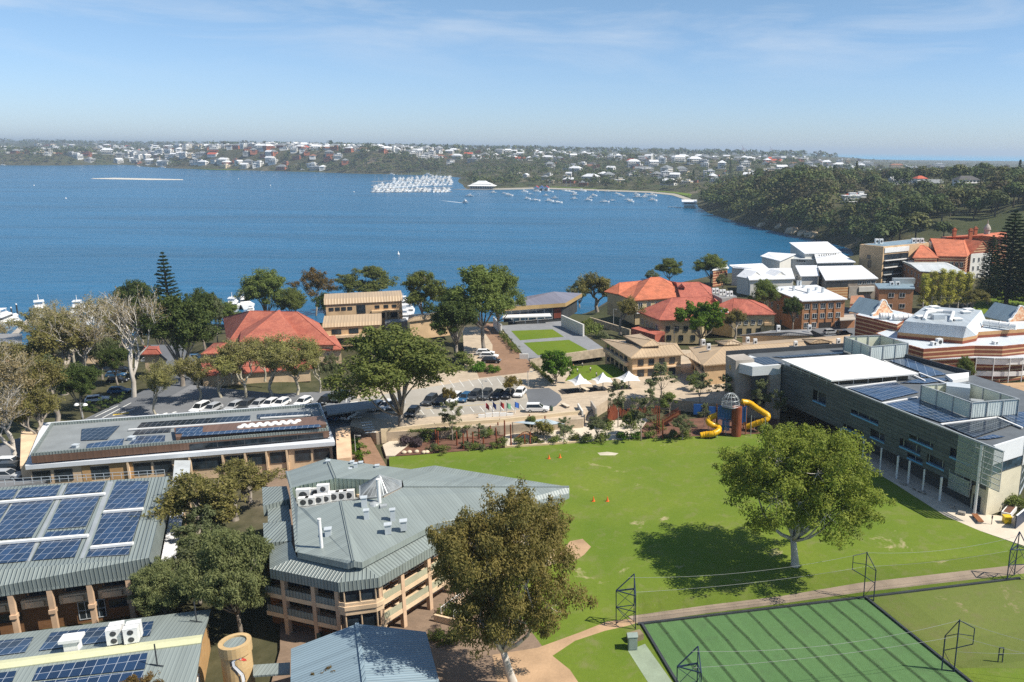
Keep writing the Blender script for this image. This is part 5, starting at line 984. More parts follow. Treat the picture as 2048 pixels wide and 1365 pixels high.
 w = Wall(q[0], q[1]); w.window(w.L * .35, 11, 1.6, 1.6, B, DARKM, DGLASS, bars=2); w.window(w.L * .4, 7, 1.6, 3.2, B, DARKM, DGLASS); w.window(w.L * .45, 1.5, 3, 3, B, WHITE, DGLASS, bars=2)
 c = (q[0] + q[2]) / 2; [ac_unit(B, (c[0] + dx, c[1] + dy, 17), 1.6, 1.2, 2.2, .2) for dx, dy in ((-9, -2), (-7, -2), (9, 2), (11, 2.2), (13, 2.4))]; m = MB(); m.prism(offset(q, 1.0), 17.0, 17.12); m.build('roof', BLUEGREY, B)
 # --- striped main school with orange tiled hips
 B = empty('main_school', U(1900, 560, 1), 'ornate striped brick school with steep orange tiled hips, chimneys and a white gable end', 'school building')
 e = hip(B, [K(1395, 222), K(1548, 222), K(1525, 180), K(1420, 180)], 12.5, [K(1440, 150), K(1455, 148)], 17, REDT2); walls(B, e, 0, 12.2, STRIPE)
 e = hip(B, [K(1540, 212), K(1715, 216), K(1800, 130), K(1480, 135)], 13, [K(1500, 108), K(1690, 118)], 18.5, REDT2); r = walls(B, e, 0, 12.7, STRIPE); w = wl(r, 0, 1, e); [w.row(5, .5, w.L - .5, z, 1.3, 2.2, B, WHITE, DGLASS) for z in (3, 8)]
 e = hip(B, [K(1560, 130), K(1960, 110), K(1940, 70), K(1560, 100)], 15, [K(1600, 102), K(1800, 92)], 18, REDT2); walls(B, e, 0, 14.7, STRIPE)
 a, c = U(*K(1735, 200), 13), U(*K(1860, 190), 13); w = Wall(a, c); ap = (a + c) / 2 + np.array([0, 0, 5.5]); g = [np.array([a[0], a[1], 0]), np.array([c[0], c[1], 0]), c, ap, a]; nn = np.append(w.n, 0); m = MB(); m.poly([p for p in g]); m.poly([p - nn * 10 for p in g][::-1]); m.poly([g[0], g[4], g[4] - nn * 10, g[0] - nn * 10]); m.poly([g[2], g[1], g[1] - nn * 10, g[2] - nn * 10]); m.build('gable_wall', STRIPE, B); m = MB(); slab_poly(m, [a + nn * .3, ap + nn * .3, ap - nn * 10, a - nn * 10], .3); slab_poly(m, [ap + nn * .3, c + nn * .3, c - nn * 10, ap - nn * 10], .3); m.build('roof', REDT2, B)
 m = MB(); w.slab(m, 0, w.L, 0, 13, .01, .3); m.build('white_front', WALLW, B); ww = Wall(w.A + w.n * .3, w.B + w.n * .3); [ww.row(4, .5, ww.L - .5, z, 1.2, 2.0, B, WHITE, DGLASS) for z in (1.5, 5.2, 9)]
 for x, y, z, h in ((1636, 110, 17, 4), (1730, 120, 17, 4.5), (1760, 95, 17, 3.5)): p = U(*K(x, y), z); m = MB(); m.box((p[0], p[1], z - 3), (1.6, 1.2, h + 3), .2); m.box((p[0], p[1], z + h), (2.0, 1.6, .5), .2); m.box((p[0], p[1], z + h + .5), (1.2, .7, .7), .2); m.build('chimney', REDT2 if False else brick('chimney_brick', lin('#b5653f'), lin('#a65a39'), lin('#a08064')), B)
 for x, y in ((1510, 150), (1560, 150)): p = U(*K(x, y), 15.5); m = MB(); m.box((p[0], p[1], 14), (2.6, 3, 3.2), .15); m.build('dormer', WALLW, B)
 p = U(*K(1832, 60), 19); m = MB(); m.lathe((p[0], p[1], 14), [(1.5, 0), (1.5, 5), (1.9, 5.2), (1.6, 6.4), (.8, 7.6), (.25, 8.2), (.1, 10.5)], 12); m.build('cupola', CONC, B)
 # --- pale roofed hall in front of it
 B = empty('pale_roof_hall', U(1870, 570, 1), 'two storey brick hall with pale grey gabled roof beside the poplars', 'hall'); e = hip(B, [K(1440, 302), K(1722, 318), K(1560, 228), K(1315, 237)], 9.5, [K(1385, 262), K(1600, 262)], 10.8, metal_roof('pale_roofing', lin('#c3c8c8'), .6)); r = walls(B, e, 0, 9.2, ORB); w = wl(r, 3, 0, e); [w.row(6, .5, w.L - .5, z, 1.2, 1.6, B, WHITE, DGLASS) for z in (6, 2.4)]
 B = empty('grey_roof_block', U(1790, 620, 1), 'brown brick two storey block with grey metal roof and dark screen', 'building'); q = PT((1749, 567, 9.6), (1757, 577, 9.6), (1830, 577, 9.6), (1826, 566, 9.6)); m = MB(); slab_poly(m, q, .4); m.build('roof', BLUEGREY, B); r = offset(q, .4); m = MB(); m.prism(r, 0, 9.19); m.build('wall', ORB, B); w = wl(r, 1, 2, q); [w.window(w.L * t, z, 2.0, 1.5, B, WHITE, DGLASS, bars=2) for t, z in ((.28, 6.2), (.6, 6.2), (.62, 2.2), (.25, 2.2))]; p = PT((1787, 568, 9.6), (1830, 568, 9.6)); ww = Wall(*p); m = MB(); ww.slab(m, 0, ww.L, 9.6, 11.6, -2, 0); m.build('plant_screen', STEELW, B); [ac_unit(B, U(x, 571, 9.6), 1.5, 1, 1.2, .1) for x in (1783, 1795)]
 # --- striped brick theatre on the right
 B = empty('theatre', U(1900, 720, 0), 'striped red and cream brick theatre with faceted white roof, ducts and curved verandah', 'theatre')
 ROOFW = metal_roof('pale_blue_white_roofing', lin('#c6ced4'), .6, deep=.04, var=.04)
 tp = PT((*O(885, 132), 14), (*O(1545, 180), 14), (*O(1370, 375), 14), (*O(640, 310), 14)); lo = PT((*O(770, 290), 10.8), (*O(1600, 300), 10.8), (*O(1490, 478), 10.8), (*O(1330, 510), 10.8), (*O(560, 440), 10.8))
 k = MB(); k.poly(face_up(tp)); k.build('top_roof', metal_roof('mid_grey_roofing', lin('#a5adb2'), .6), B); k = MB()
 for f in ([tp[3], tp[2], lo[3], lo[4]], [tp[2], lo[2], lo[3]], [tp[2], tp[1], lo[1], lo[2]], [tp[3], lo[4], lo[0]], [tp[0], tp[3], lo[0]], [tp[1], tp[0], lo[0], lo[1]]): k.poly(face_up(f))
 k.build('skirt_roof', ROOFW, B)
 m = MB(); m.prism(lo, 8.0, 10.79); m.build('drum_wall', brick('drum_brick', lin('#c79a6a'), lin('#bd9062'), lin('#b8a080'), (3.0, .42, lin('#91503c'), .3)), B)
 ring = PT((*O(300, 450), 9.2), (*O(680, 588), 9.2), (*O(868, 640), 9.2), (*O(1470, 600), 9.2), (*O(1800, 606), 9.2), (*O(2060, 580), 9.2), (*O(2500, 500), 9.2), (*O(2600, 380), 9.2), (*O(2000, 330), 9.2), (*O(560, 370), 9.2)); m = MB(); m.prism(ring, -.5, 9.2); m.build('outer_wall', STRIPE, B); k = MB(); k.prism(offset(ring, .35), 9.1, 9.204); k.build('lower_roof', ROOFW, B)
 up = PT((*O(1490, 440), 10.9), (*O(2100, 400), 10.9), (*O(2400, 380), 10.9), (*O(2300, 300), 10.9), (*O(1600, 320), 10.9)); m = MB(); m.prism(up, 9.21, 10.9); m.build('upper_wall', MAT['drum_brick'], B); k = MB(); k.prism(offset(up, .3), 10.8, 10.904); k.build('upper_roof', ROOFW, B)
 lw = PT((*O(70, 235), 11.2), (*O(235, 272), 11.2), (*O(560, 352), 11.2), (*O(760, 230), 11.2), (*O(230, 120), 11.2)); m = MB(); m.prism(lw, -.5, 11.2); m.build('side_wall', STRIPE, B); k = MB(); k.prism(offset(lw, .3), 11.1, 11.204); k.build('side_roof', ROOFW, B)
 # scalloped gable of the side wing, and the one beyond
 def dutch(pa, pb, z, h, dep, label=None):
  a, c = U(*pa, z), U(*pb, z); w = Wall(a, c); L = w.L; prof = [(0, 0), (0, .12 * h), (.12, .22 * h), (.2, .42 * h), (.3, .6 * h), (.36, .82 * h), (.43, .97 * h), (.5, h), (.57, .97 * h), (.64, .82 * h), (.7, .6 * h), (.8, .42 * h), (.88, .22 * h), (1, .12 * h), (1, 0)]
  m = MB(); f = [w.p(t * L, z + y, .1) for t, y in prof]; bk = [w.p(t * L, z + y, -.3) for t, y in prof]; m.poly(f[::-1]); m.poly(bk); n = len(f)
  for i in range(n - 1): m.poly([f[i], f[i + 1], bk[i + 1], bk[i]])
  m.build('gable', brick('checker_brick', lin('#c98a64'), lin('#e0c7a8'), lin('#b59a80'), None, .1, .6, .5), B, recalc=True); k = MB()
  for i in range(n - 1): k.bar(np.array(f[i]) - np.append(w.n, 0) * .2, np.array(f[i + 1]) - np.append(w.n, 0) * .2, .6, h=.25)
  k.build('gable_coping', WHITE, B); r0 = [w.p(0, z, -.3), w.p(L / 2, z + .88 * h, -.3), w.p(L, z, -.3)]; dd = np.append(-w.n * dep, 0); k = MB(); slab_poly(k, [r0[0], r0[1], np.array(r0[1]) + dd, np.array(r0[0]) + dd], .2); slab_poly(k, [r0[1], r0[2], np.array(r0[2]) + dd, np.array(r0[1]) + dd], .2); k.build('gable_roof', BLUEGREY, B)
  return w
 dutch(O(262, 250), O(505, 212), 11.22, 4.4, 9); dutch(O(1870, 320), O(2120, 290), 10.92, 4.4, 9)
 for a, c in (((510, 265), (720, 262)), ((350, 250), (470, 250)), ((1570, 325), (1960, 378))): k = MB(); p, q2 = U(*O(*a), 12.1), U(*O(*c), 12.1); k.tube([p, p + (q2 - p) * .3, q2], [.9, .95, .85], 14); [k.tube([p + (q2 - p) * t, p + (q2 - p) * (t + .02)], 1.02, 14) for t in (.2, .5, .8)]; k.build('duct', WHITE, B, smooth=False)
 for x, y in ((990, 150), (940, 180), (1395, 180), (1360, 210), (830, 265), (1260, 295)): p = U(*O(x, y + 8), 14); k = MB(); k.box((p[0], p[1], 13.9), (2.2, 1.8, .6), .2); k.box((p[0], p[1], 14.5), (2.6, 2.2, .15), .2); k.build('roof_hatch', WHITE, B)
 k = MB(); p = [U(*O(x, y), 14) for x, y in ((870, 300), (900, 250), (1000, 235), (1090, 235), (1210, 250), (1180, 320))]; q2 = [v + np.array([0, 0, .2 if i in (0, 5) else 1.0]) for i, v in enumerate(p)]; k.tube(q2, .5, 12); k.build('duct', WHITE, B); p = U(*O(1030, 285), 14); k = MB(); k.box((p[0], p[1], 13.9), (3.2, 2.0, 1.4), .15); k.build('air_handler', PALE, B)
 for x, y, h in ((1045, 590, 1.6), (985, 595, .9), (1710, 580, .7)): p = U(*O(x, y), 9.2); ac_unit(B, p, 1.5, 1.2, h, .3)
 # curved verandah of white bands on slim posts
 vr = [U(*O(x, y), 6.4) for x, y in ((940, 760), (1490, 735), (1700, 745), (1890, 745), (2045, 740), (2250, 710), (2500, 650))]; vi = [U(*O(x, y), 6.4) for x, y in ((940, 745), (1480, 722), (1700, 700), (1890, 695), (2045, 690), (2250, 660), (2500, 600))]; k = MB()
 for i in range(6): slab_poly(k, [vr[i], vr[i + 1], vi[i + 1], vi[i]], .2)
 k.build('verandah_roof', ROOFW, B)
 for z0, z1 in ((4.5, 6.0), (1.4, 2.6)):
  k = MB()
  for i in range(1, 6): w = Wall(vr[i], vr[i + 1]); w.slab(k, 0, w.L, z0, z1, -.5, -.35)
  k.build('verandah_band', WHITE, B)
 for i in range(1, 6):
  w = Wall(vr[i], vr[i + 1]); k = MB(); k.tube([(vr[i][0], vr[i][1], -.2), (vr[i][0], vr[i][1], 6.3)], .13, 8); k.build('post', WHITE, B)
 iw = [p[:2] + (p[:2] - q2[:2]) * 0 for p, q2 in zip(vi, vr)]
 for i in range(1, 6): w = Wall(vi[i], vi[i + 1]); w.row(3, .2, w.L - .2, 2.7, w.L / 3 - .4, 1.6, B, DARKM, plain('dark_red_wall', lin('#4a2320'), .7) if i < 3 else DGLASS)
 # small walls in the theatre yard
 B = empty('yard_store', U(1660, 645, 1), 'low orange brick store beside the garage door of the brick block', 'store'); m = MB(); m.prism(PT((1682, 640, 4), (1710, 638, 4), (1706, 630, 4), (1680, 632, 4)), .5, 4); m.build('wall', ORB, B); m = MB(); slab_poly(m, PT((1680, 641, 4.3), (1712, 639, 4.3), (1707, 629, 4.3), (1679, 631, 4.3)), .25); m.build('roof', CONC, B)
 B = empty('striped_terrace', U(1712, 610, 1), 'low striped brick terrace wall with planting by the theatre', 'terrace'); m = MB(); m.prism(PT((1700, 606, 5), (1745, 604, 5), (1740, 590, 5), (1702, 592, 5)), 0, 5); m.build('wall', STRIPE, B)
mid_buildings()
# ------------------------------------------------------------------ trees and planting
LOLIVE = leafmat('olive_leaves', (.165, .205, .032), (.255, .270, .048), (.105, .135, .024)); LBROWN = leafmat('bronze_leaves', (.180, .160, .046), (.255, .205, .064), (.125, .128, .042)); LDARK = leafmat('dark_leaves', (0.055, 0.086, 0.023), (0.101, 0.130, 0.036), (0.036, 0.060, 0.018), .25)
LGREY = leafmat('grey_green_leaves', (0.127, 0.154, 0.072), (0.198, 0.215, 0.110), (0.083, 0.105, 0.044)); LBRIGHT = leafmat('bright_leaves', (.075, .16, .018), (.13, .22, .03), (.04, .09, .012), .4); LYEL = leafmat('yellow_green_leaves', (.40, .38, .08), (.48, .45, .11), (.30, .29, .06), .4); LDRY = leafmat('dry_winter_leaves', (.26, .21, .10), (.34, .29, .15), (.18, .15, .07), .3)
LPINE = leafmat('pine_needles', (.018, .042, .015), (.038, .068, .022), (.012, .026, .010), .15); LRUST = leafmat('rust_leaves', (.13, .075, .026), (.17, .11, .04), (.08, .07, .025)); LPURP = leafmat('purple_leaves', (.07, .05, .06), (.12, .09, .10), (.05, .045, .035), .25); LMID = leafmat('mid_green_leaves', (0.114, 0.150, 0.036), (0.186, 0.210, 0.058), (0.074, 0.103, 0.029), .3)
BPALE = barkmat('pale_bark', (.42, .38, .33), (.62, .58, .52)); BGREY = barkmat('grey_bark', (.20, .17, .14), (.34, .30, .25)); BDARK = barkmat('dark_bark', (.07, .055, .045), (.13, .10, .08)); BPLANE = barkmat('mottled_bark', (.30, .27, .20), (.48, .44, .35), 2.5)
def leaf_quads(rng, cen, rad, per, size, asp=.5, up=.6, droop=0.0, flat=.8, nr=.55):
 """leaf sprays scattered through clumps; returns vertices of free quads"""
 n = len(cen) * per; c = np.repeat(cen, per, 0); r = np.repeat(rad, per)
 d = rng.normal(size=(n, 3)); d /= np.linalg.norm(d, axis=1)[:, None]; rr = rng.random(n) ** .45
 p = c + d * (r * rr)[:, None] * np.array([1, 1, flat]); nn = rng.normal(size=(n, 3)) * nr + d * .9 + np.array([0, 0, up]); nn /= np.linalg.norm(nn, axis=1)[:, None]
 t = rng.normal(size=(n, 3)) + np.array([0, 0, -droop * 2]); t -= nn * (t * nn).sum(1)[:, None]; t /= np.linalg.norm(t, axis=1)[:, None] + 1e-9; b = np.cross(nn, t)
 s = size * (.6 + .8 * rng.random(n)); T = t * (s * .5)[:, None]; Bv = b * (s * .5 * asp)[:, None]
 return np.stack([p - T - Bv * .4, p - T * .1 - Bv, p + T, p - T * .1 + Bv], 1).reshape(-1, 3)
def quads_mesh(name, V, mat): return raw_mesh(name, V, np.arange(len(V)).reshape(-1, 4), mat)
def branch_path(rng, a, b, bend, n=5):
 a, b = np.array(a, float), np.array(b, float); L = np.linalg.norm(b - a); o = rng.normal(size=3) * bend * L; o[2] += -.1 * L
 return [a + (b - a) * t + o * math.sin(math.pi * t) * .6 for t in np.linspace(0, 1, n)]
def make_tree(name, seed, h, w, leaf, bark, nl=9, nc=70, per=90, size=.5, cb=.32, trunk=.35, fork=.28, droop=.2, asp=.45, cr=.13, dome=1.0, lean=0, gap=.0, limbs=True, shell=.55):
 """tree thing: tapered trunk with limbs (one mesh) and a crown of leaf clumps gathered in uneven lobes"""
 rng = np.random.default_rng(seed); root = empty(name); ctr = h * (cb + (1 - cb) * .5); rz = h * (1 - cb) / 2; lob = []
 for i in range(nl):
  a = 2 * math.pi * (i + rng.random() * .7) / nl * 2.4; e = rng.uniform(-.45, .85) if i else 1.0; q = math.sqrt(max(0, 1 - e * e)) * rng.uniform(.75, 1.0) * .62
  lob.append((np.array([math.cos(a) * q * w / 2 + lean * w, math.sin(a) * q * w / 2, ctr + e * rz * .62 * dome]), rng.uniform(.30, .44) * w / 2 * 1.15))
 cen, rad = [], []; lobs = np.array([l[0] for l in lob]); lr = np.array([l[1] for l in lob])
 while len(cen) < nc:
  k = rng.integers(nl); d = rng.normal(size=3); d /= np.linalg.norm(d); d[2] = d[2] * .9 + .12; c = lobs[k] + d * lr[k] * rng.uniform(shell, 1.0) * np.array([1, 1, .8 * rz / (w / 2) if rz > w / 2 else .8])
  if c[2] < h * cb * .8 or c[2] > h * .985: continue
  cen.append(c); rad.append(w * cr * rng.uniform(.6, 1.15))
 cen = np.array(cen); rad = np.array(rad); V = leaf_quads(rng, cen, rad, per, size, asp, droop=droop)
 if gap:   # stray sprays that break the outline
  k = rng.choice(len(cen), int(nc * .5)); out = cen[k] - np.array([lean * w, 0, ctr]); c2 = cen[k] + out * .16; V = np.concatenate([V, leaf_quads(rng, c2, rad[k] * .6, int(per * .35), size, asp, droop=droop)])
 if bark is not None:
  b = MB(); fk = np.array([rng.normal() * .02 * h, rng.normal() * .02 * h, h * fork]); b.tube([(0, 0, -.4), (0, 0, h * .02), fk * .5 + np.array([.1, 0, 0]), fk], [trunk * 1.35, trunk * 1.05, trunk * .85, trunk * .72], 9)
  if limbs:
   for k in range(nl):
    p = branch_path(rng, fk - np.array([0, 0, .2]), lobs[k], .12, 6); b.tube(p, list(np.linspace(trunk * .5, trunk * .10, 6)), 6)
    near = np.argsort(np.linalg.norm(cen - lobs[k], axis=1))[:max(2, nc // nl // 2)]
    for j in near: q = branch_path(rng, lobs[k], cen[j], .1, 4); b.tube(q, list(np.linspace(trunk * .10, trunk * .03, 4)), 4)
  else: b.tube([fk, (0, 0, h * .8)], [trunk * .7, trunk * .2], 6)
  b.build('trunk', bark, root, smooth=True)
 meshobj('crown', quads_mesh('crown', V, leaf), root); root['_h'] = h; root['_w'] = w; return root
def make_bare(name, seed, h, w, leaf, bark, nleaf=1500, lsize=.28, levels=5, trunk=.3, spread=.75, first=.3):
 """winter tree: forking limbs and fine twigs with only scattered leaves"""
 rng = np.random.default_rng(seed); root = empty(name); b = MB(); tips = []; segs = []
 def grow(p, d, L, r, lv):
  q = p + d * L; mid = p + d * L * .5 + rng.normal(size=3) * L * .06; b.tube([p, mid, q], [r, r * .85, r * .7], 6 if lv < 2 else 4 if lv < 3 else 3, cap=False)
  if lv >= levels - 2: segs.append((p, q))
  if lv >= levels: return
  for i in range(3 if lv < 4 else 2 + int(rng.random() < .5)):
   a = rng.normal(size=3); a -= d * (a @ d); a /= np.linalg.norm(a); e = d + a * rng.uniform(.45, 1.0) * spread + np.array([0, 0, .22]); e /= np.linalg.norm(e); grow(p + d * L * (rng.uniform(.45, 1) if i else 1), e, L * rng.uniform(.55, .92), r * .62, lv + 1)
 b.tube([(0, 0, -.4), (0, 0, .1)], [trunk * 1.3, trunk], 8, cap=False); grow(np.array([0, 0, .0]), np.array([.03, .02, 1.0]), h * first, trunk, 0)
 V = np.array(b.v); zmax = V[:, 2].max(); wm = np.percentile(np.abs(V[:, :2]), 98); sx = w / 2 / wm; sz = h / zmax; b.v = [(x * sx, y * sx, z * sz) for x, y, z in b.v]; b.build('trunk', bark, root, smooth=True)
 T = np.array(segs) * np.array([sx, sx, sz]); k = rng.choice(len(T), nleaf); t = rng.random((nleaf, 1)); L = leaf_quads(rng, T[k, 0] * (1 - t) + T[k, 1] * t + rng.normal(size=(nleaf, 3)) * .22, np.full(nleaf, .25), 1, lsize, .6); meshobj('crown', quads_mesh('crown', L, leaf), root); root['_h'] = h; root['_w'] = w; return root
def make_conifer(name, seed, h, w, leaf, bark, layers=20, br=7, base=.12, up=.22, size=.5, dense=14, pw=.85):
 """araucaria: tiers of whorled branches, each a spray of needles"""
 rng = np.random.default_rng(seed); root = empty(name); b = MB(); b.tube([(0, 0, -.4), (0, 0, h * .5), (0, 0, h * .99)], [w * .045, w * .03, .04], 8); C = []; Rr = []
 for i in range(layers):
  t = i / (layers - 1); z = h * (base + (1 - base) * t * .98); R_ = w / 2 * (1 - t) ** pw * rng.uniform(.85, 1.05) + .25
  for j in range(br):
   a = 2 * math.pi * (j + (i % 2) * .5 + rng.uniform(-.15, .15)) / br; rr = R_ * rng.uniform(.8, 1.08); e = np.array([math.cos(a) * rr, math.sin(a) * rr, z + rr * up]); o = np.array([0, 0, z]); b.tube([o, o + (e - o) * .5 - np.array([0, 0, rr * .04]), e], [.09, .06, .02], 4, cap=False)
   for s_ in np.linspace(.22, 1, dense): C.append(o + (e - o) * s_ + rng.normal(size=3) * .05); Rr.append(.16 + .30 * (1 - s_) * R_ * .25 + .1 * R_ * .3)
 b.build('trunk', bark, root); V = leaf_quads(rng, np.array(C), np.array(Rr), 5, size, .35, up=.9, flat=.5); meshobj('crown', quads_mesh('crown', V, leaf), root); root['_h'] = h; root['_w'] = w; return root
def make_column(name, seed, h, w, leaf, bark):
 rng = np.random.default_rng(seed); root = empty(name); b = MB(); b.tube([(0, 0, -.3), (0, 0, h * .5), (0, 0, h * .95)], [.24, .16, .04], 7); cen = []
 for i in range(46):
  z = rng.uniform(.08, .98) * h; a = rng.uniform(0, 6.3); r = w / 2 * (.75 if z < .9 * h else .4) * rng.uniform(.2, 1); c = np.array([math.cos(a) * r, math.sin(a) * r, z]); cen.append(c); b.tube([(0, 0, z - r * 1.2 if z - r * 1.2 > .2 else .2), c], [.07, .02], 4, cap=False)
 b.build('trunk', bark, root); V = leaf_quads(rng, np.array(cen), np.full(46, w * .25), 70, .34, .6, flat=1.3); meshobj('crown', quads_mesh('crown', V, leaf), root); root['_h'] = h; root['_w'] = w; return root
def make_shrub(name, seed, h, w, leaf, n=14, per=60, size=.22):
 rng = np.random.default_rng(seed); cen = rng.normal(size=(n, 3)) * np.array([w * .24, w * .24, 0]); cen[:, 2] = rng.uniform(.25, .8, n) * h * (1 - (np.linalg.norm(cen[:, :2], axis=1) / (w * .75)) ** 2).clip(.3, 1); V = leaf_quads(rng, cen, np.full(n, min(w, h * 1.4) * .26), per, size, .55); V[:, 2] = np.maximum(V[:, 2], .02)
 o = meshobj(name, quads_mesh(name, V, leaf)); o['_h'] = h; o['_w'] = w; return o
PROTO = {}
def protos():
 P = PROTO
 P['oval'] = make_tree('eucalypt_tree', 11, 20.5, 25, LOLIVE, BPALE, 18, 330, 210, .38, .25, .6, .21, .35, .46, .072, .95, .0, 1, shell=.62)
 P['bronze'] = make_tree('eucalypt_tree', 23, 23, 21, LBROWN, BPALE, 20, 380, 210, .38, .12, .6, .2, .8, .42, .082, 1.05, .0, 1, shell=.6)
 P['euc'] = make_tree('eucalypt_tree', 5, 20, 17, LMID, BGREY, 12, 160, 150, .50, .2, .45, .2, .35, .5, .108, 1, .0, 1)
 P['euc2'] = make_tree('eucalypt_tree', 8, 20, 15, LMID, BGREY, 10, 125, 150, .50, .28, .42, .3, .4, .45, .10, 1.05, .06, 1)
 P['dark'] = make_tree('dark_tree', 31, 20, 16, LDARK, BGREY, 12, 160, 160, .50, .22, .5, .24, .3, .5, .105, 1, 0, 1)
 P['rust'] = make_tree('eucalypt_tree', 41, 16, 14, LRUST, BGREY, 8, 80, 80, .5, .35, .35, .3, .3, .45, .09, 1, 0, 1)
 P['greytree'] = make_tree('grey_green_tree', 51, 12, 10, LGREY, BGREY, 8, 80, 85, .42, .25, .3, .25, .3, .45, .10, 1, 0, 1)
 P['slim'] = make_tree('slender_tree', 61, 9, 4.6, LGREY, BGREY, 7, 46, 60, .34, .2, .1, .3, .5, .4, .12, 1.15, 0, 1)
 P['bright'] = make_tree('spreading_tree', 71, 11, 13, LBRIGHT, BGREY, 10, 110, 75, .55, .28, .38, .2, .1, .6, .085, .9, 0, 1)
 P['shadeleaf'] = make_tree('shade_tree', 76, 7, 9, LBRIGHT, BGREY, 9, 80, 70, .42, .12, .22, .18, .1, .6, .1, 1, 0, 1)
 P['yellow'] = make_tree('small_tree', 81, 5.5, 6, leafmat('golden_leaves', (.16, .13, .03), (.22, .17, .05), (.10, .10, .03)), BGREY, 7, 50, 70, .32, .3, .14, .3, .1, .5, .12, 1)
 P['round'] = make_tree('round_tree', 91, 5, 5.5, LBROWN, BGREY, 7, 50, 80, .3, .25, .13, .3, .1, .5, .13, .9)
 P['roundgreen'] = make_tree('round_tree', 93, 5, 5.2, LMID, BGREY, 7, 50, 80, .3, .2, .13, .3, .1, .5, .13, .95)
 P['drooping'] = make_tree('drooping_tree', 101, 12, 12, leafmat('silver_green_leaves', (.14, .165, .062), (.22, .235, .10), (.09, .11, .042)), BGREY, 13, 200, 200, .34, .10, .3, .2, 1.0, .36, .10, 1, 0, 1)
 P['winter'] = make_bare('winter_tree', 7, 15, 12, LDRY, BPLANE, 5200, .26, 6, .24, .7, .26)
 P['winter2'] = make_bare('winter_tree', 17, 13, 10, leafmat('pale_green_buds', (.25, .24, .08), (.33, .31, .12), (.18, .175, .06)), BPLANE, 10000, .28, 6, .17, .62, .2)
 P['winter3'] = make_bare('winter_tree', 27, 14, 12, LDRY, BPALE, 3800, .25, 6, .26, .8, .28)
 P['hazy'] = make_bare('winter_tree', 37, 10, 10, leafmat('olive_winter_leaves', (.19, .18, .055), (.27, .235, .085), (.12, .125, .04)), BGREY, 14000, .30, 6, .18, .75, .2)
 P['pine'] = make_conifer('norfolk_pine', 3, 30, 13, LPINE, BDARK, 24, 7, .08, .22, .6, 12)
 P['pinedark'] = make_conifer('norfolk_pine', 13, 33, 14, LPINE, BDARK, 30, 8, .05, .12, .75, 12, .55)
 P['poplar'] = make_column('poplar_tree', 3, 14, 3.4, LYEL, BPALE)
 P['shrub'] = make_shrub('shrub', 1, 1.4, 2.0, LMID); P['shrub2'] = make_shrub('shrub', 2, 1.2, 1.8, LGREY); P['shrub3'] = make_shrub('shrub', 4, 1.5, 2.4, LPURP, 20); P['shrub4'] = make_shrub('shrub', 5, 1.3, 2.0, LBRIGHT)
protos()
def fit(px, py, z, top, wpx):
 """height and width in metres of something standing at a pixel"""
 b = U(px, py, z); w = (b - CAMP) @ _f; lo, hi = .3, 60.
 for _ in range(40):
  mid = (lo + hi) / 2
  if PJ((b[0], b[1], z + mid))[1] > top: lo = mid
  else: hi = mid
 return b, lo, wpx * w / F
_tr = random.Random(77)
def tree(kind, px, py, z, top, wpx, label, cat='tree', group=None, rz=None):
 if z < 0 or (px < 260 and py < 850): z = hz(*U(px, py, z)[:2]) if z >= 0 else land_hit(px, py)[2]
 b, h, w = fit(px, py, z, top, wpx); p = PROTO[kind]; s = w / p['_w']; o = dup(p, b, _tr.uniform(0, 6.28) if rz is None else rz, (s, s, h / p['_h']), label, cat, group); return o
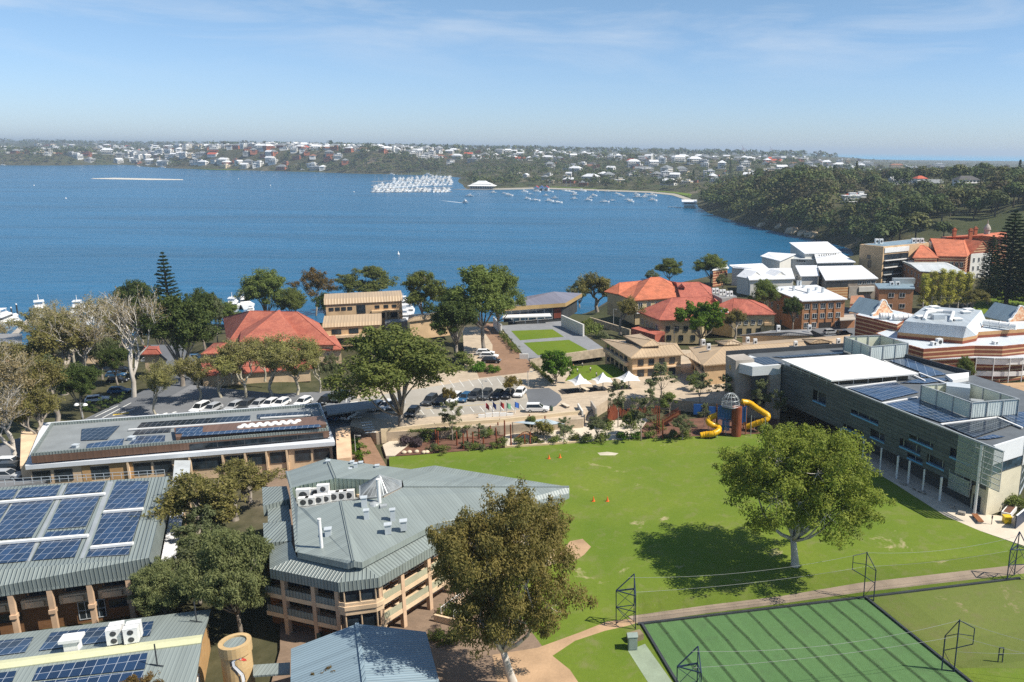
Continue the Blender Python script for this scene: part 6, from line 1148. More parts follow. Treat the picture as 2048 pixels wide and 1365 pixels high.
TREES = [
 ('oval', 1590, 1132, 0, 862, 338, 'large domed olive green eucalypt standing alone on the oval with a pale trunk'), ('bronze', 1026, 1372, 0, 984, 300, 'tall bronze leaved eucalypt beside the faceted building with white trunk'),
 ('dark', 366, 782, .5, 588, 158, 'tall dense dark tree with several bare stems beside the service road'), ('pine', 348, 690, -3, 503, 92, 'tall tapering norfolk pine rising over the dark tree, water behind it'),
 ('euc', 797, 872, .3, 652, 250, 'large spreading dark eucalypt in front of the car park and crossing', ), ('euc2', 968, 706, 2, 526, 150, 'tall eucalypt beside the paved road, left of the chapel'), ('euc', 1000, 668, 1.5, 528, 105, 'tall eucalypt close to the chapel roof'), ('dark', 915, 722, 1.5, 588, 120, 'dense dark tree at the foot of the tall eucalypts near the paved road'), ('euc2', 850, 660, 0, 540, 105, 'loose eucalypt beside the tan office block, boats behind it'),
 ('euc', 538, 655, -6, 536, 108, 'broad grey green tree between red roof and water, nearest the norfolk pine'), ('rust', 632, 640, -4, 538, 80, 'rusty brown eucalypt behind the tan office block'), ('euc2', 738, 628, -5, 530, 118, 'wide green tree rising behind the roof of the tan office block'), ('dark', 655, 650, -4, 585, 55, 'small dark tree at the end of the tan office block by the water'), ('euc', 585, 655, -6, 575, 60, 'low green tree in the gap beside the red roofed hall'),
 ('dark', 285, 690, -6, 558, 90, 'dark round tree by the water next to the norfolk pine'), ('dark', 410, 700, -4, 575, 70, 'dark green tree on the right of the norfolk pine'), ('greytree', 436, 690, -4, 590, 40, 'small pale tree beside the red roof gable'),
 ('winter3', 268, 800, 1, 572, 120, 'tall bare limbed plane tree with pale trunk beside the dark parked cars'), ('winter', 60, 888, 1, 690, 190, 'big bare plane tree with pale forked trunk left of the solar roof'), ('winter3', 35, 930, 1, 760, 130, 'bare pale tree trunk next to the grey cars'), ('hazy', 130, 790, 0, 640, 150, 'olive winter tree standing among the bare trees by the marina'), ('winter', 185, 720, -3, 590, 110, 'bare winter tree in front of the moored yachts'), ('winter3', 230, 720, -4, 588, 100, 'bare winter tree with the white yachts showing through it'),
 ('winter', 150, 735, -4, 600, 120, 'broad winter tree by the cream cottage, boats above its crown'), ('hazy', 260, 745, -1, 625, 90, 'bushy olive winter tree beside the red roofed shed'), ('winter', 15, 700, -6, 640, 80, 'small winter tree at the picture edge by the water'), ('hazy', 115, 850, 1, 720, 110, 'dense olive winter tree under the big bare plane tree'), ('winter3', 175, 770, -1, 620, 110, 'forked pale winter tree in the middle of the marina trees'), ('hazy', 300, 660, -8, 590, 70, 'olive tree at the water edge under the norfolk pine'), ('euc', 455, 668, -8, 602, 60, 'low dark tree above the left end of the red roof'), ('hazy', 80, 900, 1, 780, 100, 'leafy olive bush tree beside the pale annex wall'), ('winter', 225, 690, -6, 600, 90, 'thin crowned winter tree over the cream cottage roof'), ('dark', 325, 715, -3, 630, 60, 'dark bushy tree between shed and norfolk pine'),
 ('winter2', 95, 720, -6, 615, 100, 'thin winter tree beside the salmon clubhouse'), ('hazy', 60, 790, -2, 680, 120, 'bushy olive tree behind the big bare plane tree'), ('dark', 165, 835, 1, 725, 80, 'dark leafy tree over the hedge by the street lamp'), ('greytree', 110, 820, 1, 715, 90, 'grey green bushy tree between bare trees and service road'), ('greytree', 205, 760, -1, 665, 80, 'grey green tree close to the cream cottage'), ('hazy', 20, 770, -3, 690, 110, 'brownish winter tree at the picture edge below the clubhouse'), ('dark', 235, 770, 0, 690, 60, 'dark tree shading the row of parked cars'),
 ('winter2', 312, 832, 1.7, 725, 85, 'small bare tree on the traffic island'), ('winter2', 400, 800, 1.7, 705, 100, 'pale budding tree at the start of the row before the red hall'), ('winter2', 442, 795, 1.7, 695, 110, 'pale budding tree, second in the row before the red hall'), ('winter2', 492, 795, 1.7, 680, 115, 'pale budding tree in the middle of the row before the red hall'), ('winter2', 545, 792, 1.7, 672, 130, 'fuller yellow green tree in the row before the red hall'), ('winter2', 595, 790, 1.7, 690, 110, 'pale budding tree, next to last in the row before the red hall'), ('winter2', 640, 785, 1.7, 668, 80, 'tall bare tree at the end of the red hall'), ('winter', 560, 720, 0, 655, 60, 'thin bare tree against the red tiled roof'), ('greytree', 665, 780, 1.7, 710, 50, 'small grey green tree beside the big spreading eucalypt'), ('winter2', 530, 760, 1.5, 668, 70, 'bare tree rising against the red tiles'), ('winter2', 465, 765, 1.7, 700, 70, 'slight bare tree behind the row before the red hall'),
 ('shadeleaf', 1112, 768, 2, 700, 82, 'bright green bushy tree on the corner of the play lawn'), ('yellow', 1022, 797, 2, 750, 50, 'small golden tree at the end of the parked cars'), ('yellow', 900, 815, 2, 775, 36, 'small golden tree beneath the spreading eucalypt'), ('hazy', 1195, 625, -3, 540, 90, 'greyish winter tree at the bend of the shore by the red house'), ('greytree', 1160, 622, -4, 560, 55, 'dark green tree leaning over the water near the chapel'), ('hazy', 1240, 665, 1.5, 592, 62, 'olive grey tree in front of the red tiled house'), ('euc2', 1340, 575, -6, 515, 62, 'slender tree above the red tiles with the river behind'), ('euc', 1420, 570, -6, 508, 72, 'tree between the red tiles and white buildings by the river'), ('greytree', 1305, 570, -5, 540, 36, 'small round tree peeping over the red tiled ridge'),
 ('bright', 1400, 692, 1.6, 606, 112, 'bright green spreading tree with forked pale trunk before the red house'), ('euc', 1528, 640, 1.3, 558, 64, 'tree with pale branches in front of the white gables'), ('dark', 1585, 662, 1.2, 592, 46, 'dark tree against the side of the orange brick block'), ('hazy', 1470, 675, 1.6, 620, 56, 'thin winter tree in front of the yellow wall of the red house'), ('hazy', 1625, 575, 0, 545, 40, 'small autumn coloured tree among the white roofs'), ('greytree', 1445, 585, -1, 548, 34, 'low tree in front of the white gables'),
 ('slim', 905, 880, .2, 800, 50, 'slender grey tree in the garden bed beside the tall posts'), ('slim', 962, 888, .2, 848, 34, 'small grey tree near the middle of the garden bed'), ('round', 1088, 880, .2, 842, 48, 'round bronze tree beside the blue grey shade sail'), ('slim', 1128, 878, .2, 835, 36, 'thin green tree beside the shade sail'), ('roundgreen', 1062, 872, .2, 832, 28, 'small green tree by the timber posts'), ('greytree', 1194, 880, .2, 832, 44, 'grey green tree at the foot of the white stairs'), ('slim', 1236, 850, .6, 758, 44, 'slender silver tree beside the top of the stairs'), ('slim', 1320, 800, 2, 726, 66, 'silvery tree before the tan classrooms'), ('slim', 1282, 880, .2, 792, 54, 'silver tree rising above the timber frame'), ('roundgreen', 1338, 832, 1, 786, 46, 'dense dark green round tree over the play bridge'), ('greytree', 1365, 878, .2, 832, 52, 'grey green tree near the yellow slide'), ('slim', 1400, 812, 1.5, 742, 50, 'silvery tree at the corner of the classroom wing'), ('slim', 1452, 815, 1.5, 748, 48, 'silver tree beside the concrete entry pier'), ('roundgreen', 1390, 780, 2, 750, 40, 'yellow green tree tucked under the classroom eave'), ('slim', 1520, 836, .8, 758, 44, 'silver tree before the dark glass entry'), ('slim', 1556, 850, .4, 778, 34, 'slim tree in the shade beside the mesh screen'), ('roundgreen', 1262, 868, .2, 822, 34, 'yellowish small tree behind the timber posts'), ('slim', 1408, 852, .5, 806, 26, 'small silver tree beside the blue tower'), ('slim', 1300, 832, 1, 775, 36, 'silver tree behind the play bridge'),
 ('greytree', 400, 1205, 0, 1090, 120, 'grey green tree hugging the walkway behind the drooping pair'), ('hazy', 470, 1035, 0, 940, 130, 'olive winter tree nearest the roof bays of the faceted building'), ('hazy', 395, 1060, 0, 960, 110, 'olive winter tree leaning over the walkway roof'), ('drooping', 430, 1180, 0, 1060, 140, 'drooping tree filling the middle of the walkway garden'), ('hazy', 443, 1085, 0, 925, 175, 'olive winter tree between the walkway and the faceted building'), ('drooping', 482, 1262, 0, 1072, 185, 'large drooping silver green tree beside the faceted building'), ('drooping', 340, 1250, 0, 1128, 150, 'drooping silver green tree at the corner of the solar hall'), ('hazy', 500, 1000, 0, 918, 90, 'thin olive tree near the wall of the long admin building'), ('greytree', 415, 1120, 0, 1015, 110, 'grey green tree in the middle of the walkway garden'), ('rust', 672, 1440, 0, 1338, 90, 'rusty tree top poking over the blue grey roof edge'), ('rust', 290, 1470, 0, 1355, 120, 'dry tree top at the solar roof edge'),
 ('pinedark', 2012, 606, 2, 420, 105, 'huge dark norfolk pine beside the white gabled front'), ('pinedark', 2062, 612, 2, 398, 110, 'dark norfolk pine at the picture edge behind the park lawn'), ('pinedark', 1975, 592, 2, 470, 60, 'smaller dark pine close to the striped school'), ('hazy', 1945, 620, 1.2, 575, 70, 'brown winter tree behind the theatre roof'), ('hazy', 1975, 608, 1.2, 570, 60, 'bare brown tree on the edge of the park lawn'), ('euc', 1925, 782, 0, 712, 44, 'small olive tree beside the theatre verandah'),
]
for T_ in TREES: tree(*T_)
for i, (x, yb, yt) in enumerate(((1845, 620, 548), (1862, 618, 542), (1880, 618, 538), (1898, 617, 540), (1915, 616, 542), (1934, 615, 545), (1854, 612, 560), (1925, 612, 556))):
 tree('poplar', x, yb, 1, yt, 25, 'slim yellow green poplar with pale trunk in the row behind the theatre roof', 'tree', 'poplars behind the theatre')
def shrubs(l, group, base, z):
 for kind, x, y, w, t in l:
  p = PROTO[kind]; b = U(x, y, z); d = (b - CAMP) @ _f; s = w * d / F / p['_w']; dup(p, b, _tr.uniform(0, 6.28), s, base + t, 'shrub', group)
shrubs([('shrub3', 812, 890, 36, 'purple grey shrub by the beginning of the play path'), ('shrub3', 835, 893, 30, 'purple shrub next to the first tall post'), ('shrub', 884, 904, 26, 'green shrub on the lawn edge below the slender tree'), ('shrub', 948, 899, 22, 'low green shrub on the mulch near the middle posts'), ('shrub2', 868, 900, 20, 'grey shrub on the mulch behind boulders'), ('shrub', 988, 896, 20, 'low shrub at the end of the garden bed'), ('shrub2', 965, 900, 18, 'small grey shrub on the mulch edge'), ('shrub', 855, 880, 28, 'green shrub by the back wall near the purple shrubs'), ('shrub2', 915, 878, 26, 'grey shrub by the back wall near the slender tree'), ('shrub', 975, 874, 28, 'green shrub by the back wall under the flags'), ('shrub2', 930, 896, 22, 'grey shrub between two rusty poles'), ('shrub', 1005, 890, 24, 'green shrub at the climbing arch')], 'shrubs in the garden bed', '', .02)
shrubs([('shrub', 1040, 888, 24, 'green shrub beside the curved play path'), ('shrub', 1072, 886, 24, 'green shrub below the round bronze tree'), ('shrub', 1110, 886, 26, 'leafy shrub below the thin green tree'), ('shrub', 1150, 880, 22, 'shrub beside the bottom of the retaining wall'), ('shrub', 1172, 884, 30, 'wide shrub left of the grey green tree'), ('shrub', 1205, 883, 30, 'wide shrub under the grey green tree'), ('shrub4', 1245, 878, 26, 'bright shrub at the lawn edge'), ('shrub4', 1272, 876, 24, 'bright shrub beside the timber frame foot'), ('shrub', 1370, 874, 26, 'shrub below the grey green tree by the slide'), ('shrub2', 1325, 800, 26, 'grey shrub on the forecourt steps'), ('shrub', 1300, 876, 26, 'shrub on the lawn edge under the climbing frame'), ('shrub2', 1345, 876, 26, 'grey shrub on the lawn edge left of the slide'), ('shrub', 1315, 858, 28, 'shrub below the play bridge'), ('shrub', 1265, 856, 28, 'shrub at the log screen foot'), ('shrub2', 1130, 866, 26, 'grey shrub under the blue grey sail'), ('shrub', 1090, 868, 24, 'shrub behind the round bronze tree'), ('shrub', 1215, 858, 30, 'shrub beside the stair wall')], 'shrubs along the play path', '', .03)
shrubs([('shrub4', 718, 905, 34, 'bright green shrub beside the salmon end wall'), ('shrub4', 724, 920, 32, 'bright green shrub on the brick walk edge'), ('shrub4', 712, 890, 26, 'bright shrub at the corner of the admin building')], 'bright shrubs by the brick walk', '', .0)
shrubs([('shrub', 898, 1232, 40, 'clipped green shrub by the garden ramp'), ('shrub2', 925, 1240, 44, 'grey green shrub in the ramp garden'), ('shrub2', 950, 1225, 40, 'grey green shrub beside the eucalypt trunk'), ('shrub', 905, 1285, 46, 'dark shrub beside the low wall'), ('shrub', 875, 1280, 34, 'small dark shrub at the blue grey roof'), ('shrub', 2012, 1012, 44, 'dark green shrub against the cream end wall'), ('shrub', 2035, 1015, 40, 'dark shrub beside the white planter'), ('shrub4', 1090, 690, 20, 'x')][:-1], 'shrubs near the buildings', '', 0)
shrubs([('shrub', 1175, 655, 30, 'dark shrub on the terraces below the red house'), ('shrub', 1190, 668, 34, 'round shrub on the terraces by the white wall'), ('shrub2', 1205, 680, 26, 'grey shrub at the corner of the classrooms'), ('shrub', 1172, 668, 26, 'low shrub behind the white chapel wall'), ('shrub4', 958, 742, 30, 'green verge shrub near the paved road'), ('shrub', 940, 735, 34, 'dark verge shrub by the forecourt'), ('shrub4', 985, 745, 26, 'small green shrub on the verge island'), ('shrub', 925, 720, 30, 'dark shrub under the tall eucalypts')], 'shrubs round the chapel road', '', 2)
def hedge(l, z, w, h, leaf, label):
 rng = np.random.default_rng(len(label)); P_ = [U(x, y, z) for x, y in l]; cen = []
 for a, c in zip(P_[:-1], P_[1:]):
  L = np.linalg.norm(c - a); n = int(L * 5)
  for i in range(n): p = a + (c - a) * rng.random(); cen.append(p + np.array([rng.uniform(-w, w) * .45, rng.uniform(-w, w) * .45, rng.uniform(.2, h * .85)]))
 cen = np.array(cen); o0 = P_[0]; V = leaf_quads(rng, cen - o0, np.full(len(cen), .45), 34, .26, .55); V[:, 2] = np.maximum(V[:, 2], 0); o = meshobj('hedge', quads_mesh('hedge', V, leaf), None, o0); tag(o, label, 'hedge')
hedge([(1002, 672), (1018, 690), (1036, 708)], 2, 1.6, 2.0, LMID, 'clipped dark hedge along the edge of the chapel terrace'); hedge([(1062, 730), (1085, 750), (1105, 768)], 2, 1.0, 1.1, LMID, 'low hedge between the paved road and the play lawn'); hedge([(172, 828), (205, 815), (245, 803)], 1.7, 3.5, 2.2, LDARK, 'thick dark hedge beside the service road'); hedge([(930, 742), (960, 744), (1000, 742)], 2, 1.2, .7, LMID, 'low planted verge edging the upper car park'); hedge([(808, 866), (860, 864), (945, 857)], 2, .9, .6, LMID, 'narrow strip of planting along the top of the cream wall')
for k_ in list(PROTO):
 if k_ in ('shrub', 'shrub2', 'shrub3', 'shrub4') or True: drop(PROTO[k_])
# ------------------------------------------------------------------ cricket nets
NAVY = plain('navy_steel', (.018, .032, .075), .45, 0, .15)
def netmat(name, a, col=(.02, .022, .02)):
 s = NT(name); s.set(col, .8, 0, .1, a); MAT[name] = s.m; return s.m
NET = netmat('black_netting', .07); NETD = netmat('netting_foot_shade', .2)
def net_towers():
 t = empty('net_tower', (0, 0, 0)); A, B_, C_ = (-1.5, .1), (.7, .75), (1.0, -.8); hs = (4.7, 6.7, 4.6); b = MB(); w = .11
 for (x, y), h in zip((A, B_, C_), hs): b.bar((x, y, -.2), (x, y, h), w)
 b.build('mast', NAVY, t); b = MB(); P_ = lambda p, z: (p[0], p[1], z)
 b.bar(P_(A, hs[0]), P_(B_, hs[1]), .11); b.bar(P_(B_, hs[1]), P_(C_, hs[2]), .11); b.bar(P_(A, hs[0]), P_(C_, hs[2]), .1); b.bar(P_(A, hs[0]), P_(B_, hs[0]), .09); b.bar(P_(B_, hs[2]), P_(C_, hs[2]), .09)
 for z0, z1 in ((.1, 2.4), (2.4, 4.6)):
  for p, q in ((A, B_), (A, C_)) if z0 < 1 else ((A, B_), (B_, C_)): b.bar(P_(p, z1), P_(q, z1), .08); b.bar(P_(p, z0), P_(q, z1), .05); b.bar(P_(q, z0), P_(p, z1), .05)
 b.build('bracing', NAVY, t); spots = ((1256, 1251, 'net tower at the path corner beside the grey cabinet'), (1727, 1196, 'middle net tower on the gritty path below the lone eucalypt'), (2030, 1158, 'net tower at the far end of the gritty path'), (1908, 1344, 'net tower at the near corner where both net areas meet'), (1381, 1412, 'net tower cut by the bottom edge'))
 t2 = empty('net_tower', (0, 0, 0)); b = MB(); b.bar((0, 0, -.2), (0, 0, 6.7), w); b.build('mast', NAVY, t2); b = MB(); b.bar((1.1, -.8, -.2), (1.1, -.8, 4.5), w); b.build('mast', NAVY, t2); b = MB(); D = (-1.5, .9)
 b.bar((0, 0, 6.6), (1.1, -.8, 4.5), .08); b.bar((0, 0, 6.6), (*D, 5.7), .08); b.bar((*D, 5.7), (*D, 3.7), .08); b.bar((*D, 3.7), (0, 0, 3.1), .08); b.bar((*D, 4.7), (0, 0, 4.9), .06); b.bar((0, 0, 4.9), (1.1, -.8, 4.4), .06); b.bar((0, 0, 3.1), (1.1, -.8, 2.6), .07); b.bar((0, 0, .1), (1.1, -.8, 2.6), .05); b.bar((0, 0, .1), (1.1, -.8, .1), .08); b.build('bracing', NAVY, t2); P0 = []
 for i, (x, y, l) in enumerate(spots):
  p = U(x, y, 0); dup(t2 if i in (1, 3) else t, p, [-.05, .05, .45, 3.6, .0][i], None, 'dark blue lattice ' + l, 'net tower', 'cricket net towers'); P0.append(p)
 drop(t); drop(t2); return P0
TW = net_towers()
def netting():
 A, B_, R_ = U(1284, 1248), U(1728, 1197), U(1912, 1340); nd = (R_ - B_) / np.linalg.norm(R_ - B_); L = 34.0
 xs = [1314, 1360, 1404, 1444, 1488, 1527, 1571, 1610, 1654, 1694]; rng = random.Random(3)
 g = 'lane nets hung across the green pitch'
 for i, x in enumerate(xs):
  t = (x - 1284) / (1728 - 1284); p = A + (B_ - A) * t; b = MB(); n = 12; prev = None; off = 0
  for j in range(n + 1):
   q = p + nd * (L * j / n); off = off * .6 + rng.uniform(-.12, .12); sd = np.array([-nd[1], nd[0], 0]) * off; top = 3.3 - .5 * math.sin(math.pi * (j / n * 4 % 1))
   cur = (q + sd + np.array([0, 0, .02]), q + np.array([0, 0, top]))
   if prev is not None: b.poly([prev[0], cur[0], cur[1], prev[1]])
   prev = cur
  o = b.build('lane_net', NET); lab = 'fine black lane net over the green pitch, number %s from the grey cabinet' % ('one two three four five six seven eight nine ten'.split()[i]); tag(o, ['outermost black lane net, nearest the grey cabinet', 'second black lane net from the grey cabinet', 'third black lane net from the grey cabinet', 'fourth black lane net from the grey cabinet', 'fifth black lane net from the grey cabinet', 'fifth black lane net from the dry turf', 'fourth black lane net from the dry turf', 'third black lane net from the dry turf', 'second black lane net from the dry turf', 'outermost black lane net, nearest the dry turf'][i], 'net', g)
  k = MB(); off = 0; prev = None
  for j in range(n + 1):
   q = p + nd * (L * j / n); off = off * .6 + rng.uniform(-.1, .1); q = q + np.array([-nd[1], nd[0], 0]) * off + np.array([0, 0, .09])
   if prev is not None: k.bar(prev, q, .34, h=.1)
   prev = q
  k.build('net_foot', NETD, o)  # bunched net foot, widened so its tint paints in the net's soft shadow
 def tall(l, h, label, mat=NET, foot=True):
  b = MB(); P_ = [U(x, y, 0) for x, y in l]; up = np.array([0, 0, h])
  for a, c in zip(P_[:-1], P_[1:]): b.poly([a, c, c + up, a + up])
  o = b.build('boundary_net', mat); tag(o, label, 'net')
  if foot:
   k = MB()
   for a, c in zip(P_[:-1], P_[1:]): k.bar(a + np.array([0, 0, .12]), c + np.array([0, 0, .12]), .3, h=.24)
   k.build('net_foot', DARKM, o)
 tall([(1276, 1250), (1730, 1196), (2040, 1158)], 4.4, 'long black boundary net along the gritty path behind the pitch', netmat('boundary_netting', .16)); tall([(1732, 1197), (1912, 1342), (1990, 1405)], 4.2, 'black net dividing the green pitch from the dry turf'); tall([(1284, 1250), (1345, 1352), (1400, 1440)], 4.2, 'black net along the concrete pad edge of the pitch'); tall([(1912, 1340), (2200, 1302)], 4.0, 'black net along the near side of the dry turf', NETD if False else NET, False)
 def cable(a, c, sag, label, r=.017):
  b = MB(); b.tube([a + (c - a) * t - np.array([0, 0, sag * 4 * t * (1 - t)]) for t in np.linspace(0, 1, 14)], r, 5); o = b.build('net_cable', plain('cable_grey', (.3, .31, .3), .5)); tag(o, label, 'cable', 'cables between the net towers')
 u = lambda i, z, dx=0, dy=0: TW[i] + np.array([dx, dy, z])
 for a, c, s, l in ((u(0, 6.6), u(1, 6.6), 1.0, 'top cable from the cabinet tower to the middle tower'), (u(0, 4.6, 1), u(1, 4.6), .5, 'lower cable from the cabinet tower to the middle tower'), (u(1, 6.6), u(2, 6.6), .9, 'top cable from the middle tower to the far tower'), (u(1, 4.6), u(2, 4.6), .5, 'lower cable from the middle tower to the far tower'), (u(4, 6.6), u(3, 6.6), 1.2, 'top cable from the cut off tower to the near corner tower'), (u(4, 4.6), u(3, 4.6), .5, 'lower cable from the cut off tower to the near corner tower'), (u(3, 6.6), U(2300, 1320, 6.4), .9, 'top cable leaving the near corner tower over the dry turf'), (u(3, 4.6), U(2300, 1350, 4), .5, 'lower cable leaving the near corner tower over the dry turf'), (u(3, 2.6), U(2300, 1290, 6), .6, 'slack cable rising from the near corner tower')): cable(a, c, s, l)
 c = U(1265, 1297); o = MB(); o.box((c[0], c[1], 0), (1.1, .9, 1.7), .1); o.box((c[0], c[1], 1.7), (1.25, 1.05, .1), .1); q = o.build('cabinet', plain('grey_green_paint', lin('#8d9a92'), .5)); tag(q, 'grey green metal cabinet on the pad beside the net tower', 'cabinet'); d = MB(); d.box((c[0] + .05, c[1] - .47, .15), (.9, .04, 1.45), .1); d.build('door', plain('grey_green_paint', (0, 0, 0)), q)
 m = MB(); c = U(1270, 1279); m.box((c[0], c[1], 0), (1.8, 1.1, .8), .5); q = m.build('concrete_block', plain('brown_concrete', lin('#8a7a62'), .9)); m2 = MB(); tag(q, 'low brown concrete box behind the grey cabinet', 'block')
 k = MB(); c = U(2000, 1325); [k.bar((c[0] + dx, c[1], 0), (c[0] + dx, c[1], 1.9), .1) for dx in (-.25, .25)]; k.bar((c[0] - .25, c[1], 1.9), (c[0] + .25, c[1], 1.9), .1); k.bar((c[0] - .25, c[1], 1.0), (c[0] + .25, c[1], 1.0), .1); q = k.build('net_post', NAVY); tag(q, 'short dark double post standing on the dry turf net line', 'post')
netting()
def cones():
 p = MB(); p.box((0, 0, 0), (.42, .42, .05)); p.lathe((0, 0, .05), [(.17, 0), (.10, .3), (.04, .62)], 12); me = p.mesh('traffic_cone', plain('orange_plastic', (.8, .17, .03), .5, 0, .05))
 for x, y, l in ((1098, 918, 'orange cone on the oval, the pair nearest the garden, on the posts side'), (1120, 916, 'orange cone on the oval, the pair nearest the garden, on the slide side'), (1187, 1003, 'orange cone mid oval beside the tip of the pointed roof'), (1215, 1003, 'orange cone mid oval, the one nearer the lone eucalypt')): o = meshobj('traffic_cone', me, None, U(x, y, 0), 0, 1.25); tag(o, l, 'cone', 'training cones on the oval')
cones()
# ------------------------------------------------------------------ bits by the hall path on the right
def path_bits():
 def bench(l, w, label, h=.5):
  a, c = U(*l[0]), U(*l[1]); d = c - a; L = np.linalg.norm(d); an = math.atan2(d[1], d[0]); q = (a + c) / 2; r = empty('bench', q, label, 'bench'); m = MB(); m.box((q[0], q[1], h - .12), (L, w, .12), an); [m.box((q[0] - math.sin(an) * s * w * .5, q[1] + math.cos(an) * s * w * .5, h + .002), (L, .03, .02), an) for s in (-.5, 0, .5)]; m.build('seat', TIMBER if 'timber' in label else CONC, r)
  for t in (.12, .5, .88): e = a + d * t; m = MB(); m.box((e[0], e[1], 0), (.35, w * .9, h - .122), an); m.build('leg', CONC, r)
 bench(((1948, 1033), (1962, 1049)), .9, 'long timber topped bench on the pale path by the tall white column'); bench(((1916, 1028), (1930, 1031)), .7, 'low concrete bench seat beside the lawn edge'); bench(((1900, 1016), (1909, 1018)), .7, 'square concrete seat block near the shaded columns')
 for l, lab in (([(1800, 968), (1812, 972)], 'curved pale kerb seat under the mesh screen, farther one'), ([(1822, 976), (1850, 990)], 'curved pale kerb seat under the mesh screen, longer one')): bench(l, .6, lab, .4)
 c = U(2013, 1046); b = MB(); b.prism([(c[0] + x, c[1] + y) for x, y in ((-.55, -.5), (.55, -.5), (.55, .5), (-.55, .5))], .1, 1.1); r = b.build('wheelie_bin', plain('yellow_plastic', (.62, .42, .01), .5)); tag(r, 'bright yellow bin beside the dark blue panel', 'bin'); m = MB(); m.box((c[0], c[1], 1.1), (1.2, 1.15, .12), .0); m.build('lid', MAT['yellow_plastic'], r); m = MB(); [m.tube([(c[0] + s, c[1] + .5, .15), (c[0] + s + .1, c[1] + .5, .15)], .15, 10) for s in (-.5, .4)]; m.build('wheels', DARKM, r)
 b = MB(); a, c = U(2030, 1058), U(2075, 1020); w = Wall(a, c); w.slab(b, 0, w.L, 0, 2.2, -.1, .1); r = b.build('site_panel', plain('navy_panel', (.02, .035, .07), .5)); tag(r, 'dark navy panel fence at the picture edge beside the yellow bin', 'panel'); m = MB(); w.slab(m, 0, w.L, 2.2, 2.3, -.12, .12); m.build('top_rail', WHITE, r)
 c = U(2018, 1033); b = MB(); b.box((c[0] + .5, c[1] + 1.2, 0), (3.6, 1.5, .7), .9); r = b.build('planter', WHITE); tag(r, 'white trough planter against the shrubs by the cream end wall', 'planter'); m = MB(); m.box((c[0] + .5, c[1] + 1.2, .702), (3.2, 1.1, .04), .9); m.build('soil', MULCH, r)
 c = U(1983, 1049); b = MB(); b.tube([(c[0], c[1], 0), (c[0], c[1], 1.0)], .06, 8); r = b.build('path_light', DARKM); tag(r, 'slim dark bollard light on the pale path', 'bollard light'); m = MB(); m.tube([(c[0], c[1], 1.0), (c[0], c[1], 1.5)], .12, 10); m.build('lamp_head', DARKM, r)
path_bits()
# ------------------------------------------------------------------ cars
def car_proto(name, col, suv=False, ute=False):
 r = empty(name); L, Wd, H = (4.7, 1.86, 1.72 if suv else 1.46); hb = .98 if suv else .88
 prof = [(-L / 2 + .05, .32), (-L / 2, .62), (-L / 2 + .08, hb - .02), (-1.5, hb + .04), (.95, hb), (1.75, hb - .08), (L / 2 - .1, hb - .22), (L / 2, .6), (L / 2 - .05, .32)]
 b = MB(); sl = [(-Wd / 2, .07), (-Wd / 2 + .1, 0), (Wd / 2 - .1, 0), (Wd / 2, .07)]; n = len(prof); k = 0
 for y, ins in sl: b.v += [(x * (1 - ins * .3), y, .3 + (z - .3) * (1 - ins) + ins * .2) for x, z in prof]
 for i in range(3):
  for j in range(n): j2 = (j + 1) % n; b.f.append((i * n + j, i * n + j2, (i + 1) * n + j2, (i + 1) * n + j)); b.mi.append(0)
 b.f.append(tuple(range(n))); b.mi.append(0); b.f.append(tuple(3 * n + j for j in reversed(range(n)))); b.mi.append(0); P_ = plain('car_paint_' + name, col, .25, 0, .02, .3, .6, False); b.build('body', P_, r, recalc=True)
 x0, x1, x2, x3 = (-2.05, -1.75, .35, 1.15) if not ute else (-.7, -.55, .45, 1.15)
 if suv: x0, x1 = -2.25, -2.05
 w0, w1 = Wd / 2 - .08, Wd / 2 - .26; b = MB(); lo = [(x0, -w0), (x3, -w0), (x3, w0), (x0, w0)]; hi = [(x1, -w1), (x2, -w1), (x2, w1), (x1, w1)]; z0, z1 = hb + .02, H - .06
 for i in range(4): j = (i + 1) % 4; b.poly([(*lo[i], z0), (*lo[j], z0), (*hi[j], z1), (*hi[i], z1)])
 b.build('windows', glassy('car_glass', (.015, .018, .02), .05, .7, .2), r); b = MB(); b.prism([(x1 - .06, -w1 - .03), (x2 + .08, -w1 - .03), (x2 + .08, w1 + .03), (x1 - .06, w1 + .03)], z1 + .002, H); [b.bar((a[0] * .99, a[1] * .99, z0), (c[0], c[1], z1), .07) for a, c in zip(lo, hi)]; b.build('roof', P_, r)
 if ute: b = MB(); b.box((-1.5, 0, hb + .02), (1.5, 1.6, .06)); b.build('tray', DARKM, r)
 for sx in (-1.42, 1.42):
  for sy in (-1, 1): b = MB(); b.tube([(sx, sy * (Wd / 2 - .22), .33), (sx, sy * (Wd / 2 + .01), .33)], .33, 14); wo = b.build('wheel', plain('tyre', (.02, .02, .02), .8), r); b = MB(); b.tube([(sx, sy * (Wd / 2 + .011), .33), (sx, sy * (Wd / 2 + .025), .33)], .2, 10); b.build('rim', STEELW, wo)
 for sy in (-1, 1): b = MB(); b.box((L / 2 - .1, sy * .62, .6), (.16, .36, .14)); b.build('headlight', WHITE, r); b = MB(); b.box((-L / 2 + .03, sy * .68, .68), (.1, .26, .16)); b.build('tail_light', plain('red_lens', (.35, .01, .01), .3), r)
 return r
